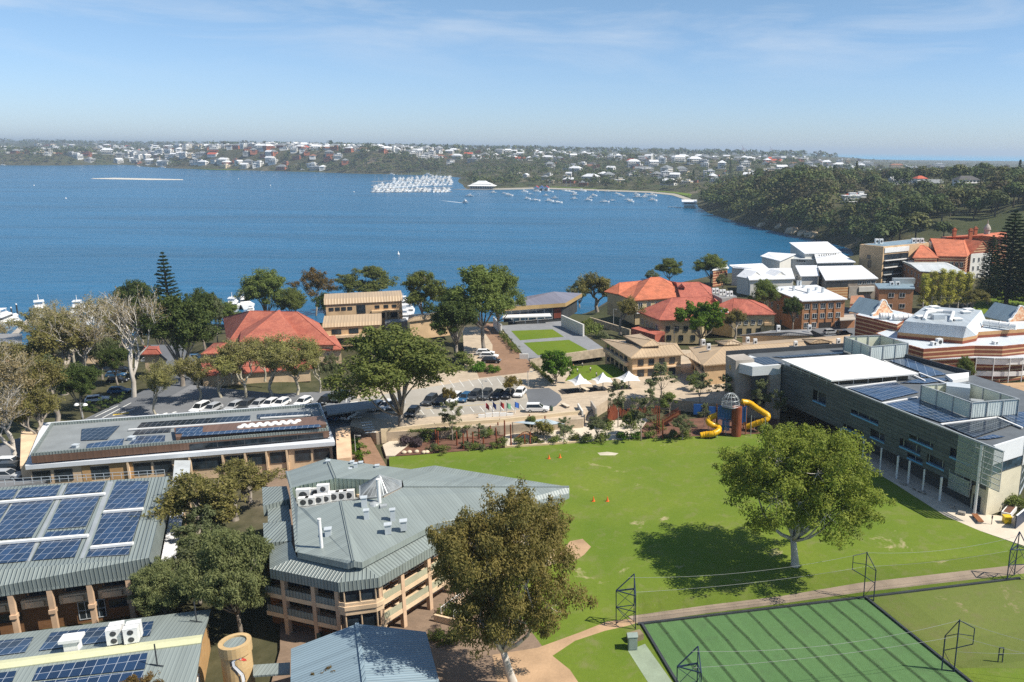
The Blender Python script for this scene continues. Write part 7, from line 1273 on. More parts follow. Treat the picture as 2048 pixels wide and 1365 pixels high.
def cars():
 c = {'w': car_proto('white_car', (.78, .78, .77)), 's': car_proto('silver_car', (.42, .43, .44)), 'k': car_proto('black_car', (.012, .013, .015)), 'b': car_proto('blue_car', (.03, .10, .20)), 'd': car_proto('dark_grey_suv', (.05, .055, .06), True), 'W': car_proto('white_suv', (.78, .78, .77), True), 'g': car_proto('green_suv', (.03, .045, .03), True), 'u': car_proto('white_ute', (.78, .78, .76), False, True)}
 V = lambda x, y: (600 + x / 3.151, 520 + y / 3.151); J = lambda x, y: (x / 2.926, 480 + y / 2.926); z = ZF + .012; zl = ZF - .29; G1, G2, G3, G4 = 'cars nosed in along the upper car park', 'cars in the lower car park', 'cars parked in the shade by the service road', 'cars in front of the red hall'
 L = [('W', V(975, 892), z, -1.75, 'white car in the row beside the blue one', G1), ('b', V(1040, 884), z, -1.75, 'blue hatchback between a white and a dark car in the row', G1), ('d', V(1103, 875), z, -1.72, 'dark grey car right of the blue hatchback', G1), ('d', V(1172, 870), z, -1.7, 'dark charcoal SUV behind the lamp post in the row', G1), ('k', V(1245, 868), z, -1.7, 'black car in the row left of the golden tree', G1), ('k', V(1312, 864), z, -1.7, 'black car under the golden tree', G1), ('w', V(1386, 853), z, -1.68, 'white car at the end of the row by the turning circle', G1), ('w', V(545, 935), z, -1.8, 'white car seen through the spreading eucalypt', G1), ('s', V(475, 940), z, -1.8, 'silver car beside the crossing under the eucalypt', G1), ('k', V(895, 898), z, -1.75, 'black car beneath the small golden tree', G1), ('d', V(820, 905), z, -1.75, 'dark car half under the eucalypt crown', G1), ('s', V(605, 930), z, -1.8, 'silver car behind the eucalypt trunk', G1), ('k', V(710, 975), z, -1.6, 'black SUV parked alone beside the eucalypt trunk', G1), ('W', V(1497, 955), z, .06, 'white four wheel drive passing the flagpoles', 'cars on the forecourt'),
         ('w', V(1168, 598), z, .0, 'white car side on, farthest of the three by the paved road', 'cars beside the paved road'), ('w', V(1192, 618), z, .0, 'white car side on, middle of the three by the paved road', 'cars beside the paved road'), ('k', V(1206, 648), z, .0, 'black car side on, nearest of the three by the paved road', 'cars beside the paved road'),
         ('w', V(20, 912), zl, -1.75, 'white car in the lower row beside the pale trees', G2), ('k', V(160, 900), zl, -1.7, 'black car in the lower row', G2), ('g', V(252, 884), zl, -1.7, 'dark green SUV at the crossing end of the lower row', G2), ('k', V(155, 972), zl, 1.4, 'black car behind the admin roof corner', G2), ('b', V(237, 1000), zl, 1.4, 'dark blue car beside the white ute', G2), ('u', V(315, 995), zl, 1.4, 'white ute at the admin building corner', G2),
         ('W', J(1172, 1003), zl, -1.7, 'silver white SUV at the start of the row before the red hall', G4), ('s', J(1242, 1003), zl, -1.7, 'silver car beside the silver white SUV', G4), ('s', J(1372, 990), zl, -1.7, 'silver car third in the row before the red hall', G4), ('d', J(1442, 988), zl, -1.7, 'dark car in the middle of the row before the red hall', G4), ('s', J(1512, 980), zl, -1.7, 'pale silver car right of the dark car before the red hall', G4), ('w', J(1580, 975), zl, -1.7, 'white car behind a thin trunk before the red hall', G4), ('w', J(1646, 972), zl, -1.7, 'white hatchback near the end of the row before the red hall', G4), ('b', J(1150, 700), .4, .1, 'blue car on the service road beside the red hall', 'cars on the service road'), ('s', J(880, 715), .2, .1, 'silver car on the service road behind the bare trunk', 'cars on the service road'),
         ('b', J(680, 800), .8, .2, 'blue car in the shade, second row', G3), ('b', J(700, 895), 1.2, .2, 'blue car in the shade nearest the hedge', G3), ('k', J(720, 772), .7, .2, 'black car in the deep shade beside the plane trunk', G3), ('k', J(690, 835), 1, .2, 'black car in the shade between two blue cars', G3), ('d', J(640, 772), .7, .2, 'dark SUV in the shade under the bare trees', G3), ('w', J(570, 945), 1.6, .5, 'white car showing above the hedge', G3),
         ('s', (14, 957), zl, .1, 'silver car parked beside the solar hall', 'cars beside the solar hall'), ('d', (30, 944), zl, .1, 'dark SUV parked beside the solar hall', 'cars beside the solar hall'), ('w', (24, 931), zl, .1, 'white car parked beside the solar hall', 'cars beside the solar hall'), ('s', (1662, 668), 1.02, .3, 'silver car in the theatre yard', 'cars in the theatre yard'), ('d', (1688, 672), 1.02, .3, 'dark car in the theatre yard', 'cars in the theatre yard'), ('k', (2040, 838), .03, -.5, 'black car on the back road by the theatre', 'cars behind the science building')]
 for k, (x, y), zz, a, l, g in L:
  if zz not in (z, zl, 1.02, .03): zz = land_hit(x, y)[2] + .05
  dup(c[k], U(x, y, zz), a, 1.08, l, 'car', g)
 for v in c.values(): drop(v)
 # parking bay lines and the zebra crossing, paint on the asphalt
 b = MB()
 def stripe(a, c, w, zz): a, c = U(*a, zz), U(*c, zz); d = (c - a) / np.linalg.norm(c - a); n = np.array([-d[1], d[0], 0]) * w / 2; b.prism([(a - n)[:2], (c - n)[:2], (c + n)[:2], (a + n)[:2]], zz - .01, zz)
 for i in range(11): x = 840 + i * 20; stripe((x, 819 - i * .9), (x + 8, 829 - i * .9), .14, ZF + .012)
 for i in range(9): x = 880 + i * 19; stripe((x, 762 - i), (x + 10, 776 - i), .12, ZF + .012)
 for i in range(9): x = 500 + i * 24; stripe((x, 822 - i * 2), (x + 2, 808 - i * 2), .13, ZF - .29)
 for a, c in (((190, 834), (236, 812)), ((205, 836), (262, 806)), ((225, 832), (270, 818))): stripe(a, c, .25, ZF - .286)
 for i in range(6): stripe((700 + i * 1.5, 806 + i * 6), (716 + i * 1.5, 804 + i * 6), .7, ZF + .014 if i else ZF + .014)
 for i in range(5): stripe((722 + i * 2, 846 + i * 5), (744 + i * 2, 844 + i * 5), .6, ZF + .016)
 o = b.build('road_markings', plain('road_paint', (.7, .7, .66), .8), kind='structure')
 b = MB(); stripe((226, 830), (258, 826), .9, ZF - .284); stripe((850, 818), (1010, 806), .12, ZF + .018); b.build('yellow_road_markings', plain('yellow_road_paint', (.6, .42, .05), .8), kind='structure')
 b = MB()
 for i in range(22):
  if i % 2 == 0: x = 165 + i * 9; stripe((x, 848 - i * 1.1), (x + 8, 846 - i * 1.1), .7, ZF - .27)
 b.build('kerb_blocks', WHITE, kind='structure')
cars()
# ------------------------------------------------------------------ forecourt: sails, flags, stairs, lamps
def forecourt():
 V = lambda x, y: (600 + x / 3.151, 520 + y / 3.151); T = lambda x, y: (1100 + x / 3.9, 560 + y / 3.9)
 SAIL = plain('sail_cloth', (.82, .81, .79), .8, 0, .02)
 for cs, apx, l in (([(130, 785), (195, 826), (328, 815), (280, 775)], (225, 752), 'white peaked shade sail at the bright green tree end'), ([(318, 775), (365, 812), (498, 802), (470, 765)], (412, 741), 'white peaked shade sail, middle of the three'), ([(500, 765), (560, 800), (705, 790), (690, 755)], (600, 724), 'white peaked shade sail beside the tan classrooms')):
  c = [U(*T(*p), 4.2) for p in cs]; ap = np.mean(c, axis=0); ap[2] = 6.4; b = MB()
  for i in range(4):
   a, d = c[i], c[(i + 1) % 4]; prev = None
   for t in np.linspace(0, 1, 7):
    e = a + (d - a) * t; e = e + (ap - e) * .14 * math.sin(math.pi * t) * np.array([1, 1, .6]); col_ = []
    for s in np.linspace(0, 1, 5): q = e + (ap - e) * s; q = q - np.array([0, 0, 1.0 * s * (1 - s) * 1.6]); col_.append(q)
    if prev: [b.poly([prev[i2], col_[i2], col_[i2 + 1], prev[i2 + 1]]) for i2 in range(4)]
    prev = col_
  r = empty('shade_sail', (ap[0], ap[1], ZF), l, 'shade sail', 'white shade sails on the forecourt'); b.build('canopy', SAIL, r, smooth=True, recalc=True); m = MB(); m.tube([(ap[0], ap[1], ZF), (ap[0], ap[1], 6.3)], .1, 8); m.build('mast', STEELW, r)
 gs('play_pit', [T(62, 862), T(95, 893), T(268, 876), T(230, 845)], ZF + .03, plain('dark_softfall', (.035, .03, .028), .9), .2); gs('play_pit', [T(265, 846), T(295, 874), T(462, 860), T(420, 832)], ZF + .03, MAT['dark_softfall'], .2); gs('play_pit', [T(465, 832), T(500, 856), T(640, 846), T(600, 820)], ZF + .03, MAT['dark_softfall'], .2)
 for i, (x, y, l) in enumerate(((272, 862, 'pale bench between the first two dark pits'), (365, 850, 'pale bench in the middle of the dark pits'), (120, 990, 'pale bench on the forecourt beside the stair wall'))):
  p = U(*T(x, y), ZF); r = empty('bench', p, l, 'bench', 'benches on the forecourt'); m = MB(); m.box((p[0], p[1], ZF + .4), (2.8, .9, .14), 2.2); m.build('seat', LIGHTC, r); [(lambda m: (m.box((p[0] + s * math.cos(2.2), p[1] + s * math.sin(2.2), ZF), (.3, .8, .398), 2.2), m.build('leg', CONC, r)))(MB()) for s in (-1, 1)]
 cols = ((.30, .03, .05), (.02, .05, .22), (.34, .03, .03), (.15, .35, .22), (.03, .12, .45))
 for i, (x, yt, yb) in enumerate(((1172, 895, 1060), (1216, 888, 1058), (1265, 884, 1052), (1305, 890, 1050), (1357, 885, 1048))):
  b0 = U(*V(x, yb - 35), .3); _, h, _w = fit(*V(x, yb - 35), .3, V(x, yt)[1], 1); r = empty('flagpole', b0, 'white flagpole with ' + ['maroon', 'navy', 'red', 'pale green', 'blue'][i] + ' flag beside the cream wall', 'flagpole', 'flagpoles'); m = MB(); m.tube([b0, b0 + np.array([0, 0, h])], [.09, .05], 8); m.lathe(b0 + np.array([0, 0, h]), [(.05, 0), (.1, .06), (.02, .16)], 8); m.build('pole', WHITE, r); f = MB(); n = 6
  for j in range(n): x0, x1 = .06 + .8 * j / n, .06 + .8 * (j + 1) / n; wv = lambda x: .22 * math.sin(x * 5 + i); f.poly([b0 + np.array([x0, wv(x0), h - .2 - x0 * .7]), b0 + np.array([x0, wv(x0), h - 1.4 - x0 * .7]), b0 + np.array([x1, wv(x1), h - 1.4 - x1 * .7]), b0 + np.array([x1, wv(x1), h - .2 - x1 * .7])])
  f.build('flag', plain('flag_cloth_%d' % i, cols[i], .8, 0, .1), r)
 p0, p1 = U(957, 850, .6), U(1028, 845, .6); w = Wall(p0, p1)
 for i in range(5): m = MB(); t = w.L * (i + .04) / 5; w.slab(m, t, t + w.L / 5 * .92, -.4, 2.7 + .25 * math.sin(i), -.7, -.4); o = m.build('screen_board', WHITE); tag(o, 'tall white panel standing on the cream wall behind the ' + ['maroon', 'navy', 'red', 'pale green', 'blue'][i] + ' flag', 'panel', 'white panels behind the flags')
 # broad stair between two white cheek walls
 a, c = U(*T(262, 1125), 0), U(*T(352, 1118), 0); w = Wall(a, c); r = empty('outdoor_stair', a, 'broad concrete stair between two pale walls up to the forecourt', 'stairs'); m = MB()
 for i in range(12): w.slab(m, 0, w.L, -.2, .17 * (i + 1), -.36 * (i + 1), -.36 * i)
 m.build('steps', LIGHTC, r)
 for t, h in ((-.35, 3.0), (w.L + .05, 3.4)): m = MB(); w.slab(m, t, t + .3, -.3, h, -5.5, .2); m.build('cheek_wall', WALLW if t < 0 else CONC, r)
 # blue-grey shade sail above the play path
 q = PT((1025, 845, 3.4), (1092, 838, 3.2), (1130, 848, 3.0), (1075, 850, 3.6)); m = MB(); slab_poly(m, q, .05); r = m.build('shade_sail', plain('blue_grey_sail', lin('#a8b6bd'), .8)); tag(r, 'blue grey flat shade sail over the play path', 'shade sail'); m = MB(); [m.bar((p[0], p[1], 0), p, .12) for p in q]; m.build('posts', BDARK, r)
 def lamp(x, y, z, top, l, heads=1):
  b0, h, _w = fit(x, y, z, top, 1); r = empty('street_lamp', b0, l, 'street lamp', 'street lamps'); m = MB(); m.tube([b0, b0 + np.array([0, 0, h])], [.1, .06], 8); m.build('pole', STEELW, r)
  for s in ((-1, 1) if heads == 2 else (1,)): m = MB(); e = b0 + np.array([s * .9, 0, h - .1]); m.bar(b0 + np.array([0, 0, h - .1]), e, .06); m.box((e[0], e[1], e[2] - .15), (.55, .3, .14)) if heads == 1 else m.lathe(e - np.array([0, 0, .2]), [(.5, -.25), (.4, .0), (.12, .2)], 12); m.build('lamp_head', STEELW if heads == 1 else WHITE, r)
 lamp(*V(1438, 810), ZF, V(0, 700)[1], 'slim pole lamp at the turning circle'); lamp(*V(1152, 890), ZF, V(0, 760)[1], 'slim pole lamp in the row of parked cars'); lamp(712, 912, .2, 870, 'grey pole lamp beside the salmon wall'); lamp(166, 838, ZF - .3, 806, 'twin headed white street lamp by the dark hedge', 2); lamp(1348, 690, 1.5, 655, 'grey pole lamp by the terrace wall'); lamp(1227, 650, 1.5, 618, 'thin pole lamp on the terraces below the red house')
 for i, (x, y) in enumerate(((690, 862), (745, 868), (756, 872))): pass
 for x, y, l in ((640, 1282, 'small bin in the undercroft of the faceted building'), (2018, 782, 'dark green bin on the theatre court'), (1103, 822, 'small bin at the turning circle kerb')): p = U(x, y, 0 if y > 900 or x > 2000 else ZF); m = MB(); m.lathe(p, [(.3, 0), (.34, .95), (.36, .96), (.3, 1.1)], 10); o = m.build('litter_bin', plain('bin_green', (.03, .07, .05), .5)); tag(o, l, 'bin'); m = MB(); m.lathe(p + np.array([0, 0, 1.1]), [(.3, .002), (.2, .12)], 10); m.build('lid', DARKM, o)
 # ramp with rail by the faceted building
 a, c = U(884, 1238, 0), U(928, 1205, 0); w = Wall(a, c); r = empty('garden_ramp', a, 'cream edged ramp with handrails beside the faceted building', 'ramp'); m = MB(); w.slab(m, 0, w.L, -.2, .7, -.2, 0); w.slab(m, 0, w.L, -.2, .7, 1.8, 2.0); m.build('kerb_wall', CREAM, r); m = MB(); n = 8
 for o_ in (-.1, 1.9):
  for i in range(n + 1): t = w.L * i / n; m.bar(w.p(t, .7, o_), w.p(t, 1.6, o_), .06)
  m.bar(w.p(0, 1.6, o_), w.p(w.L, 1.6, o_), .07)
 m.build('handrail', WHITE, r)
 def low_wall(l, h, lab, mat=CREAM):
  m = MB()
  for p, q in zip(l[:-1], l[1:]): w = Wall(U(*p), U(*q)); w.slab(m, 0, w.L, -.3, h, -.3, 0)
  o = m.build('planter_wall', mat); tag(o, lab, 'wall')
 low_wall([(868, 1243), (905, 1252), (922, 1258)], .9, 'low cream planter wall on the paving by the shrubs'); low_wall([(928, 1258), (948, 1228)], .9, 'short cream planter wall beside the eucalypt'); low_wall([(1010, 896), (1080, 892), (1160, 886)], .35, 'thin cream kerb wall along the play garden')
forecourt()
# ------------------------------------------------------------------ playground
def playground():
 T = lambda x, y: (1100 + x / 3.9, 560 + y / 3.9); V = lambda x, y: (600 + x / 3.151, 520 + y / 3.151); YEL = plain('yellow_plastic_slide', (.72, .40, .008), .35, 0, .08); BLUE = plain('blue_panel', (.015, .10, .34), .45, 0, .15); BRN = barkmat('rust_brown_cladding', (.16, .045, .022), (.24, .07, .035), 2); c = U(*T(1452, 1215), 0)
 r = empty('play_tower', c, 'tall play tower with red brown drum, wire dome and blue panels', 'play tower'); m = MB(); m.lathe(c, [(1.05, -.2), (1.05, 6.3)], 18); m.build('drum', BRN, r)
 dc = c + np.array([-1.3, .9, 6.3]); m = MB()
 for i in range(12):
  a = 2 * math.pi * i / 12; m.tube([dc + np.array([math.cos(a) * math.cos(t) * 1.9, math.sin(a) * math.cos(t) * 1.9, .4 + math.sin(t) * 2.3]) for t in np.linspace(0, 1.5, 8)], .05, 5)
 for z, rr in ((0, 1.9), (.4, 1.9), (1.3, 1.74), (2.1, 1.25)): m.tube([dc + np.array([math.cos(a) * rr, math.sin(a) * rr, z]) for a in np.linspace(0, 6.283, 25)], .05, 5)
 for i in range(12): a = 2 * math.pi * i / 12; m.bar(dc + np.array([math.cos(a) * 1.9, math.sin(a) * 1.9, 0]), dc + np.array([math.cos(a) * 1.9, math.sin(a) * 1.9, .4]), .06)
 m.build('wire_dome', STEELW, r); m = MB(); m.lathe(dc - np.array([0, 0, .2]), [(2.0, 0), (2.0, .18)], 16); m.build('deck', DARKM, r)
 for x0, x1, y0, y1 in ((-4.0, -1.1, 3.2, 6.0), (1.1, 2.0, 2.6, 6.0), (-3.0, -1.4, .8, 3.1)):
  m = MB(); n = max(3, int((x1 - x0) / .28))
  for i in range(n): m.box((c[0] + x0 + (x1 - x0) * (i + .5) / n, c[1] + .4 + .12 * (i % 2), y0 + .15 * (i % 3)), ((x1 - x0) / n * .86, .12, y1 - y0))
  m.build('blue_screen', BLUE, r)
 for x, y in ((-4.0, .5), (-2.6, 1.6), (2.0, .6), (-4.0, 2.6), (1.8, 2.8)): m = MB(); m.tube([(c[0] + x, c[1] + y, -.2), (c[0] + x, c[1] + y, 6.0)], .13, 8); m.build('post', TIMBER, r)
 def slide(l, zs, lab, rr=.62):
  P_ = [U(*T(*p), z) for p, z in zip(l, zs)]; ps = []
  for i in range(len(P_) - 1):
   p0, p1, p2, p3 = P_[max(i - 1, 0)], P_[i], P_[i + 1], P_[min(i + 2, len(P_) - 1)]
   for t in np.linspace(0, 1, 7)[:-1]: ps.append(.5 * ((2 * p1) + (-p0 + p2) * t + (2 * p0 - 5 * p1 + 4 * p2 - p3) * t * t + (-p0 + 3 * p1 - 3 * p2 + p3) * t ** 3))
  ps.append(P_[-1]); q = empty('tube_slide', (P_[-1][0], P_[-1][1], 0), lab, 'slide', 'yellow tube slides'); m = MB(); m.tube(ps, rr, 14); m.build('tube', YEL, q, smooth=True); m = MB(); [m.tube([ps[i], ps[i] + (ps[i + 1] - ps[i]) * .25], rr * 1.1, 14) for i in range(2, len(ps) - 2, 3)]; m.build('flange', YEL, q)
  m = MB(); [m.tube([(ps[i][0], ps[i][1], -.2), ps[i] - np.array([0, 0, rr * .9])], .08, 6) for i in range(4, len(ps) - 6, 7)]; m.build('support', STEELW, q)
 slide([(1495, 952), (1555, 962), (1610, 1000), (1665, 1035), (1700, 1062), (1680, 1095), (1610, 1120), (1530, 1150)], [6.0, 5.6, 4.9, 4.2, 3.6, 2.8, 1.9, .8], 'yellow tube slide bending out on the science building side of the tower'); slide([(1320, 1050), (1262, 1072), (1235, 1105), (1265, 1130), (1305, 1142), (1315, 1175), (1270, 1200), (1215, 1206), (1172, 1214)], [4.0, 3.4, 2.9, 2.4, 2.0, 1.5, 1.1, .8, .6], 'yellow spiral tube slide on the garden side of the tower')
 # timber frames, log posts and the play bridge
 def posts(l, lab, grp, mat=BRN):
  for i, (x, y0, y1) in enumerate(l):
   b0, h, _ = fit(*V(x, y1), .02, V(x, y0)[1], 1); m = MB(); m.tube([b0 - np.array([0, 0, .2]), b0 + np.array([_tr.uniform(-.1, .1), 0, h])], [.17, .14], 8); o = m.build('timber_post', mat); o['group'] = grp; o['category'] = 'post'; o['label'] = lab[i]
 V2 = [(990, 1085, 1170), (1030, 1095, 1192), (1058, 1078, 1162), (1090, 1085, 1185), (1128, 1062, 1130), (1158, 1120, 1190), (1200, 1045, 1108), (1240, 1058, 1165), (1252, 1025, 1100), (1290, 1012, 1110), (1330, 1038, 1175), (1415, 1105, 1165), (1450, 1085, 1165), (810, 1115, 1140), (858, 1070, 1150), (870, 1080, 1165), (1450, 975, 1060), (1545, 985, 1060), (1675, 990, 1060)]
 posts(V2, ['rusty pole just right of the slender grey tree', 'rusty pole second from the slender grey tree', 'tall rusty pole behind the second one', 'rusty pole beside the small grey tree', 'rusty pole at the back of the bed near the wall', 'short rusty pole in front of the small grey tree', 'rusty pole close under the first flagpole', 'rusty pole in the bed under the third flag', 'rusty pole at the wall below the red flag', 'rusty pole at the wall below the pale green flag', 'tallest rusty pole at the end of the garden bed', 'stub pole under the arched climbing frame', 'rusty pole at the round bronze tree', 'leaning short pole near the purple shrubs', 'rusty pole left of the slender grey tree trunk', 'second pole touching the slender grey tree trunk', 'rusty pole beneath the shade sail corner', 'rusty pole behind the shade sail', 'rusty pole at the foot of the stairs wall'], 'rusty poles in the play garden')
 r = empty('climbing_frame', U(1048, 888), 'low arched timber climbing frame at the end of the garden bed', 'climbing frame'); a = U(1030, 885, 0)
 for dy in (0, 1.3): m = MB(); m.tube([a + np.array([x, dy, .4 + 1.4 * math.sin(math.pi * x / 4.4)]) for x in np.linspace(0, 4.4, 12)], .11, 6); m.build('arch', TIMBER, r)
 m = MB(); [m.bar(a + np.array([x, 0, .4 + 1.4 * math.sin(math.pi * x / 4.4)]), a + np.array([x, 1.3, .4 + 1.4 * math.sin(math.pi * x / 4.4)]), .12) for x in np.linspace(0, 4.4, 14)]; m.build('rungs', TIMBER, r)
 r = empty('rope_frame', U(*T(850, 1230)), 'timber pole and branch climbing frame beside the play bridge', 'climbing frame')
 for x, y0, y1 in ((835, 985, 1200), (878, 1090, 1240), (850, 990, 1200)): b0, h, _ = fit(*T(x, y1), .02, T(x, y0)[1], 1); m = MB(); m.tube([b0, b0 + np.array([0, 0, h])], .15, 7); m.build('pole', BRN, r)
 m = MB(); [m.tube([U(*T(x, y), z), U(*T(x2, y2), z2)], .09, 6) for x, y, z, x2, y2, z2 in ((760, 1110, 1.5, 880, 1130, 2.2), (780, 1090, 2, 870, 1170, 1.4), (755, 1080, 2.2, 840, 1110, 3))]; m.build('branch', TIMBER, r)
 r = empty('play_bridge', U(*T(940, 1100)), 'sloping timber play bridge with paling sides up to the blue panels', 'play bridge'); a, c2 = U(*T(885, 1130), .6), U(*T(1015, 1052), 2.6); m = MB(); d = c2 - a; n = np.array([-d[1], d[0], 0]); n /= np.linalg.norm(n); slab_poly(m, [a, c2, c2 + n * 1.6, a + n * 1.6], .15); m.build('deck', TIMBER, r)
 for s in (0, 1.6):
  m = MB()
  for i in range(22): p = a + d * i / 21 + n * s; m.bar(p - np.array([0, 0, .4]), p + np.array([0, 0, 1.1]), .14, h=.08)
  m.build('palings', BRN, r)
 r = empty('timber_fort', U(*T(620, 1000)), 'rusty timber retaining screen of upright logs behind the silver tree', 'screen'); w = Wall(U(*T(452, 1120), 0), U(*T(560, 1020), .6)); w2 = Wall(U(*T(560, 1010), 1.5), U(*T(840, 990), 1.5)); m = MB()
 for ww, h in ((w, 3.6), (w2, 1.6)):
  for i in range(int(ww.L / .34)): q = ww.p(i * .34, -.3, 0); m.tube([q, (q[0], q[1], q[2] + h + .4 * math.sin(i * 1.7))], .15, 6)
 m.build('logs', BRN, r)
 r = empty('blue_play_panels', U(*T(1180, 990)), 'row of dark blue play panels on a timber deck behind the grey trees', 'play panels')
 for x0, x1, y in ((1120, 1190, 1000), (1240, 1305, 1020), (1310, 1345, 1010)): w = Wall(U(*T(x0, y), 1.5), U(*T(x1, y), 1.5)); m = MB(); w.slab(m, 0, w.L, 0, 2.4, -.1, .1); m.build('panel', BLUE, r)
 for x, y0, y1, l in ((1565, 1060, 1215, 'thin grey pole right of the play tower'), (1675, 1070, 1205, 'thin grey pole below the bend of the yellow slide'), (1370, 1130, 1210, 'short grey pole under the blue panels')): b0, h, _ = fit(*T(x, y1), .02, T(x, y0)[1], 1); m = MB(); m.tube([b0, b0 + np.array([0, 0, h])], .07, 7); o = m.build('steel_pole', STEELW); tag(o, l, 'post', 'grey poles by the play tower')
 for x, y, l in ((655, 1218, 'pale boulder at the lawn corner of the garden bed'), (690, 1216, 'pale boulder second along the lawn edge'), (735, 1214, 'pale boulder third along the lawn edge'), (780, 1218, 'pale boulder by the grey shrub'), (800, 1216, 'small pale boulder beside the grey shrub')):
  p = U(*V(x, y), 0); m = MB(); rng = random.Random(x); m.lathe(p, [(.35, -.1), (.5 * rng.uniform(.9, 1.2), .15), (.42, .35), (.18, .5)], 9); o = m.build('boulder', plain('pale_rock', lin('#c9b9a0'), .9, 0, .2, .8), smooth=True); tag(o, l, 'boulder', 'boulders on the lawn edge')
playground()
# ------------------------------------------------------------------ children on the play lawn
def people():
 V = lambda x, y: (600 + x / 3.151, 520 + y / 3.151)
 def person(p, h, ang, shirt, shorts, hair, label, arm):
  s = h / 1.75; r = empty('person', p, label, 'person', 'children on the play lawn', ang); sk = [((0, 0, .92), .13), ((0, 0, 1.15), .125), ((0, 0, 1.38), .14), ((0, 0, 1.5), .06), ((0, 0, 1.58), .075), ((0, .01, 1.68), .10), ((.19, 0, 1.42), .055), ((.30, .05, 1.17), .045), ((.36, .16, .95), .035), ((-.19, 0, 1.42), .055), ((-.30, .03 + arm, 1.2 + arm), .045), ((-.33, .12 + arm, 1.0 + 2 * arm), .035), ((.10, 0, .86), .085), ((.12, .05, .48), .06), ((.13, 0, .08), .045), ((.14, .14, .04), .035), ((-.10, 0, .86), .085), ((-.13, -.04, .48), .06), ((-.13, -.10, .09), .045), ((-.14, .04, .04), .035)]
  ed = [(0, 1), (1, 2), (2, 3), (3, 4), (4, 5), (2, 6), (6, 7), (7, 8), (2, 9), (9, 10), (10, 11), (0, 12), (12, 13), (13, 14), (14, 15), (0, 16), (16, 17), (17, 18), (18, 19)]
  me = bpy.data.meshes.new('body'); me.from_pydata([tuple(c * s for c in v) for v, _ in sk], ed, []); o = bpy.data.objects.new('body', me); COL.objects.link(o); o.parent = r; o.modifiers.new('skin', 'SKIN'); sv = me.skin_vertices[0].data
  for i, (_, rad) in enumerate(sk): sv[i].radius = (rad * s, rad * s)
  sv[0].use_root = True; sb = o.modifiers.new('sub', 'SUBSURF'); sb.levels = 1; sb.render_levels = 1; me.materials.append(plain('skin', (.38, .22, .15), .6, 0, .05))
  def part(nm, prof, mat): m = MB(); m.lathe((0, 0, 0), [(a * s, z * s) for a, z in prof], 12); q = m.build(nm, mat, None, smooth=True); q.parent = r
  part('shirt', [(.17, .95), (.175, 1.15), (.2, 1.36), (.12, 1.47)], plain('shirt_' + label[:8], shirt, .8)); part('shorts', [(.2, .6), (.19, .8), (.175, .97)], plain('shorts_' + label[:8], shorts, .8)); part('hair', [(.10, 1.69), (.115, 1.74), (.09, 1.8), (.03, 1.83)], plain('hair_' + label[:8], hair, .8))
 K = [((1722, 690), (.55, .12, .05), 'standing child in an orange red top by the limestone wall'), ((1748, 716), (.75, .75, .72), 'child in a white top in front of the orange red one'), ((1780, 680), (.5, .1, .06), 'child in a red top near the middle of the play lawn'), ((1830, 708), (.05, .06, .09), 'child in dark clothes in the middle of the play lawn'), ((1868, 742), (.1, .1, .12), 'child in dark clothes nearest the white shade sail'), ((1700, 745), (.6, .3, .1), 'child in a tan orange top at the bright green tree')]
 for i, ((x, y), sh, l) in enumerate(K): p = U(*V(x, y), ZF + .02); person(p, 1.5, i * 1.3, sh, (.03, .04, .08), (.06, .04, .03), l, .05 * i)
people()
# ------------------------------------------------------------------ boats
HULL = plain('boat_white', (.82, .82, .81), .35, 0, .03); NAVYH = plain('boat_navy', (.03, .05, .10), .35)
def hull(b, L, Bm, h, n=9, mi=0):
 """boat hull: pointed bow, flared sides, transom stern, deck"""
 rings = []
 for i in range(n):
  t = i / (n - 1); x = -L / 2 + L * t; w = Bm / 2 * (1 if t < .45 else math.sqrt(max(0, 1 - ((t - .45) / .55) ** 2.2))) + .02; sh = h * (1 + .35 * t * t); rings.append([(x, -w, sh), (x, -w * .72, -.25), (x, 0, -.5), (x, w * .72, -.25), (x, w, sh)])
 for a, c in zip(rings[:-1], rings[1:]):
  for j in range(4): b.poly([a[j], a[j + 1], c[j + 1], c[j]], mi)
  b.poly([a[0], c[0], c[4], a[4]], mi)
 b.poly(rings[0][::-1], mi)
def motor_proto(L, name):
 r = empty(name); b = MB(); hull(b, L, L * .3, L * .105); b.build('hull', HULL, r, recalc=True); m = MB(); z = L * .115; q = [(-L * .28, -L * .11), (L * .16, -L * .10), (L * .25, 0), (L * .16, L * .10), (-L * .28, L * .11)]; m.prism(q, z, z + L * .10); m.build('cabin', HULL, r); m = MB(); m.prism([(x * 1.012, y * 1.03) for x, y in q], z + L * .035, z + L * .075); m.build('windows', DGLASS, r)
 m = MB(); m.prism([(-L * .22, -L * .09), (L * .06, -L * .085), (L * .06, L * .085), (-L * .22, L * .09)], z + L * .101, z + L * .15); m.prism([(-L * .24, -L * .095), (L * .02, -L * .09), (L * .02, L * .09), (-L * .24, L * .095)], z + L * .21, z + L * .222); [m.bar((x, y, z + L * .15), (x, y, z + L * .21), L * .008) for x in (-L * .2, 0) for y in (-L * .08, L * .08)]; m.build('flybridge', HULL, r); m = MB(); [m.bar((L * .1 + x, -L * .1 + 0, z), (L * .1 + x, -L * .1, z + L * .05), .05) for x in (0, 1)]; m.bar((-L * .1, 0, z + L * .22), (-L * .12, 0, z + L * .36), L * .01); m.build('mast', HULL, r); return r
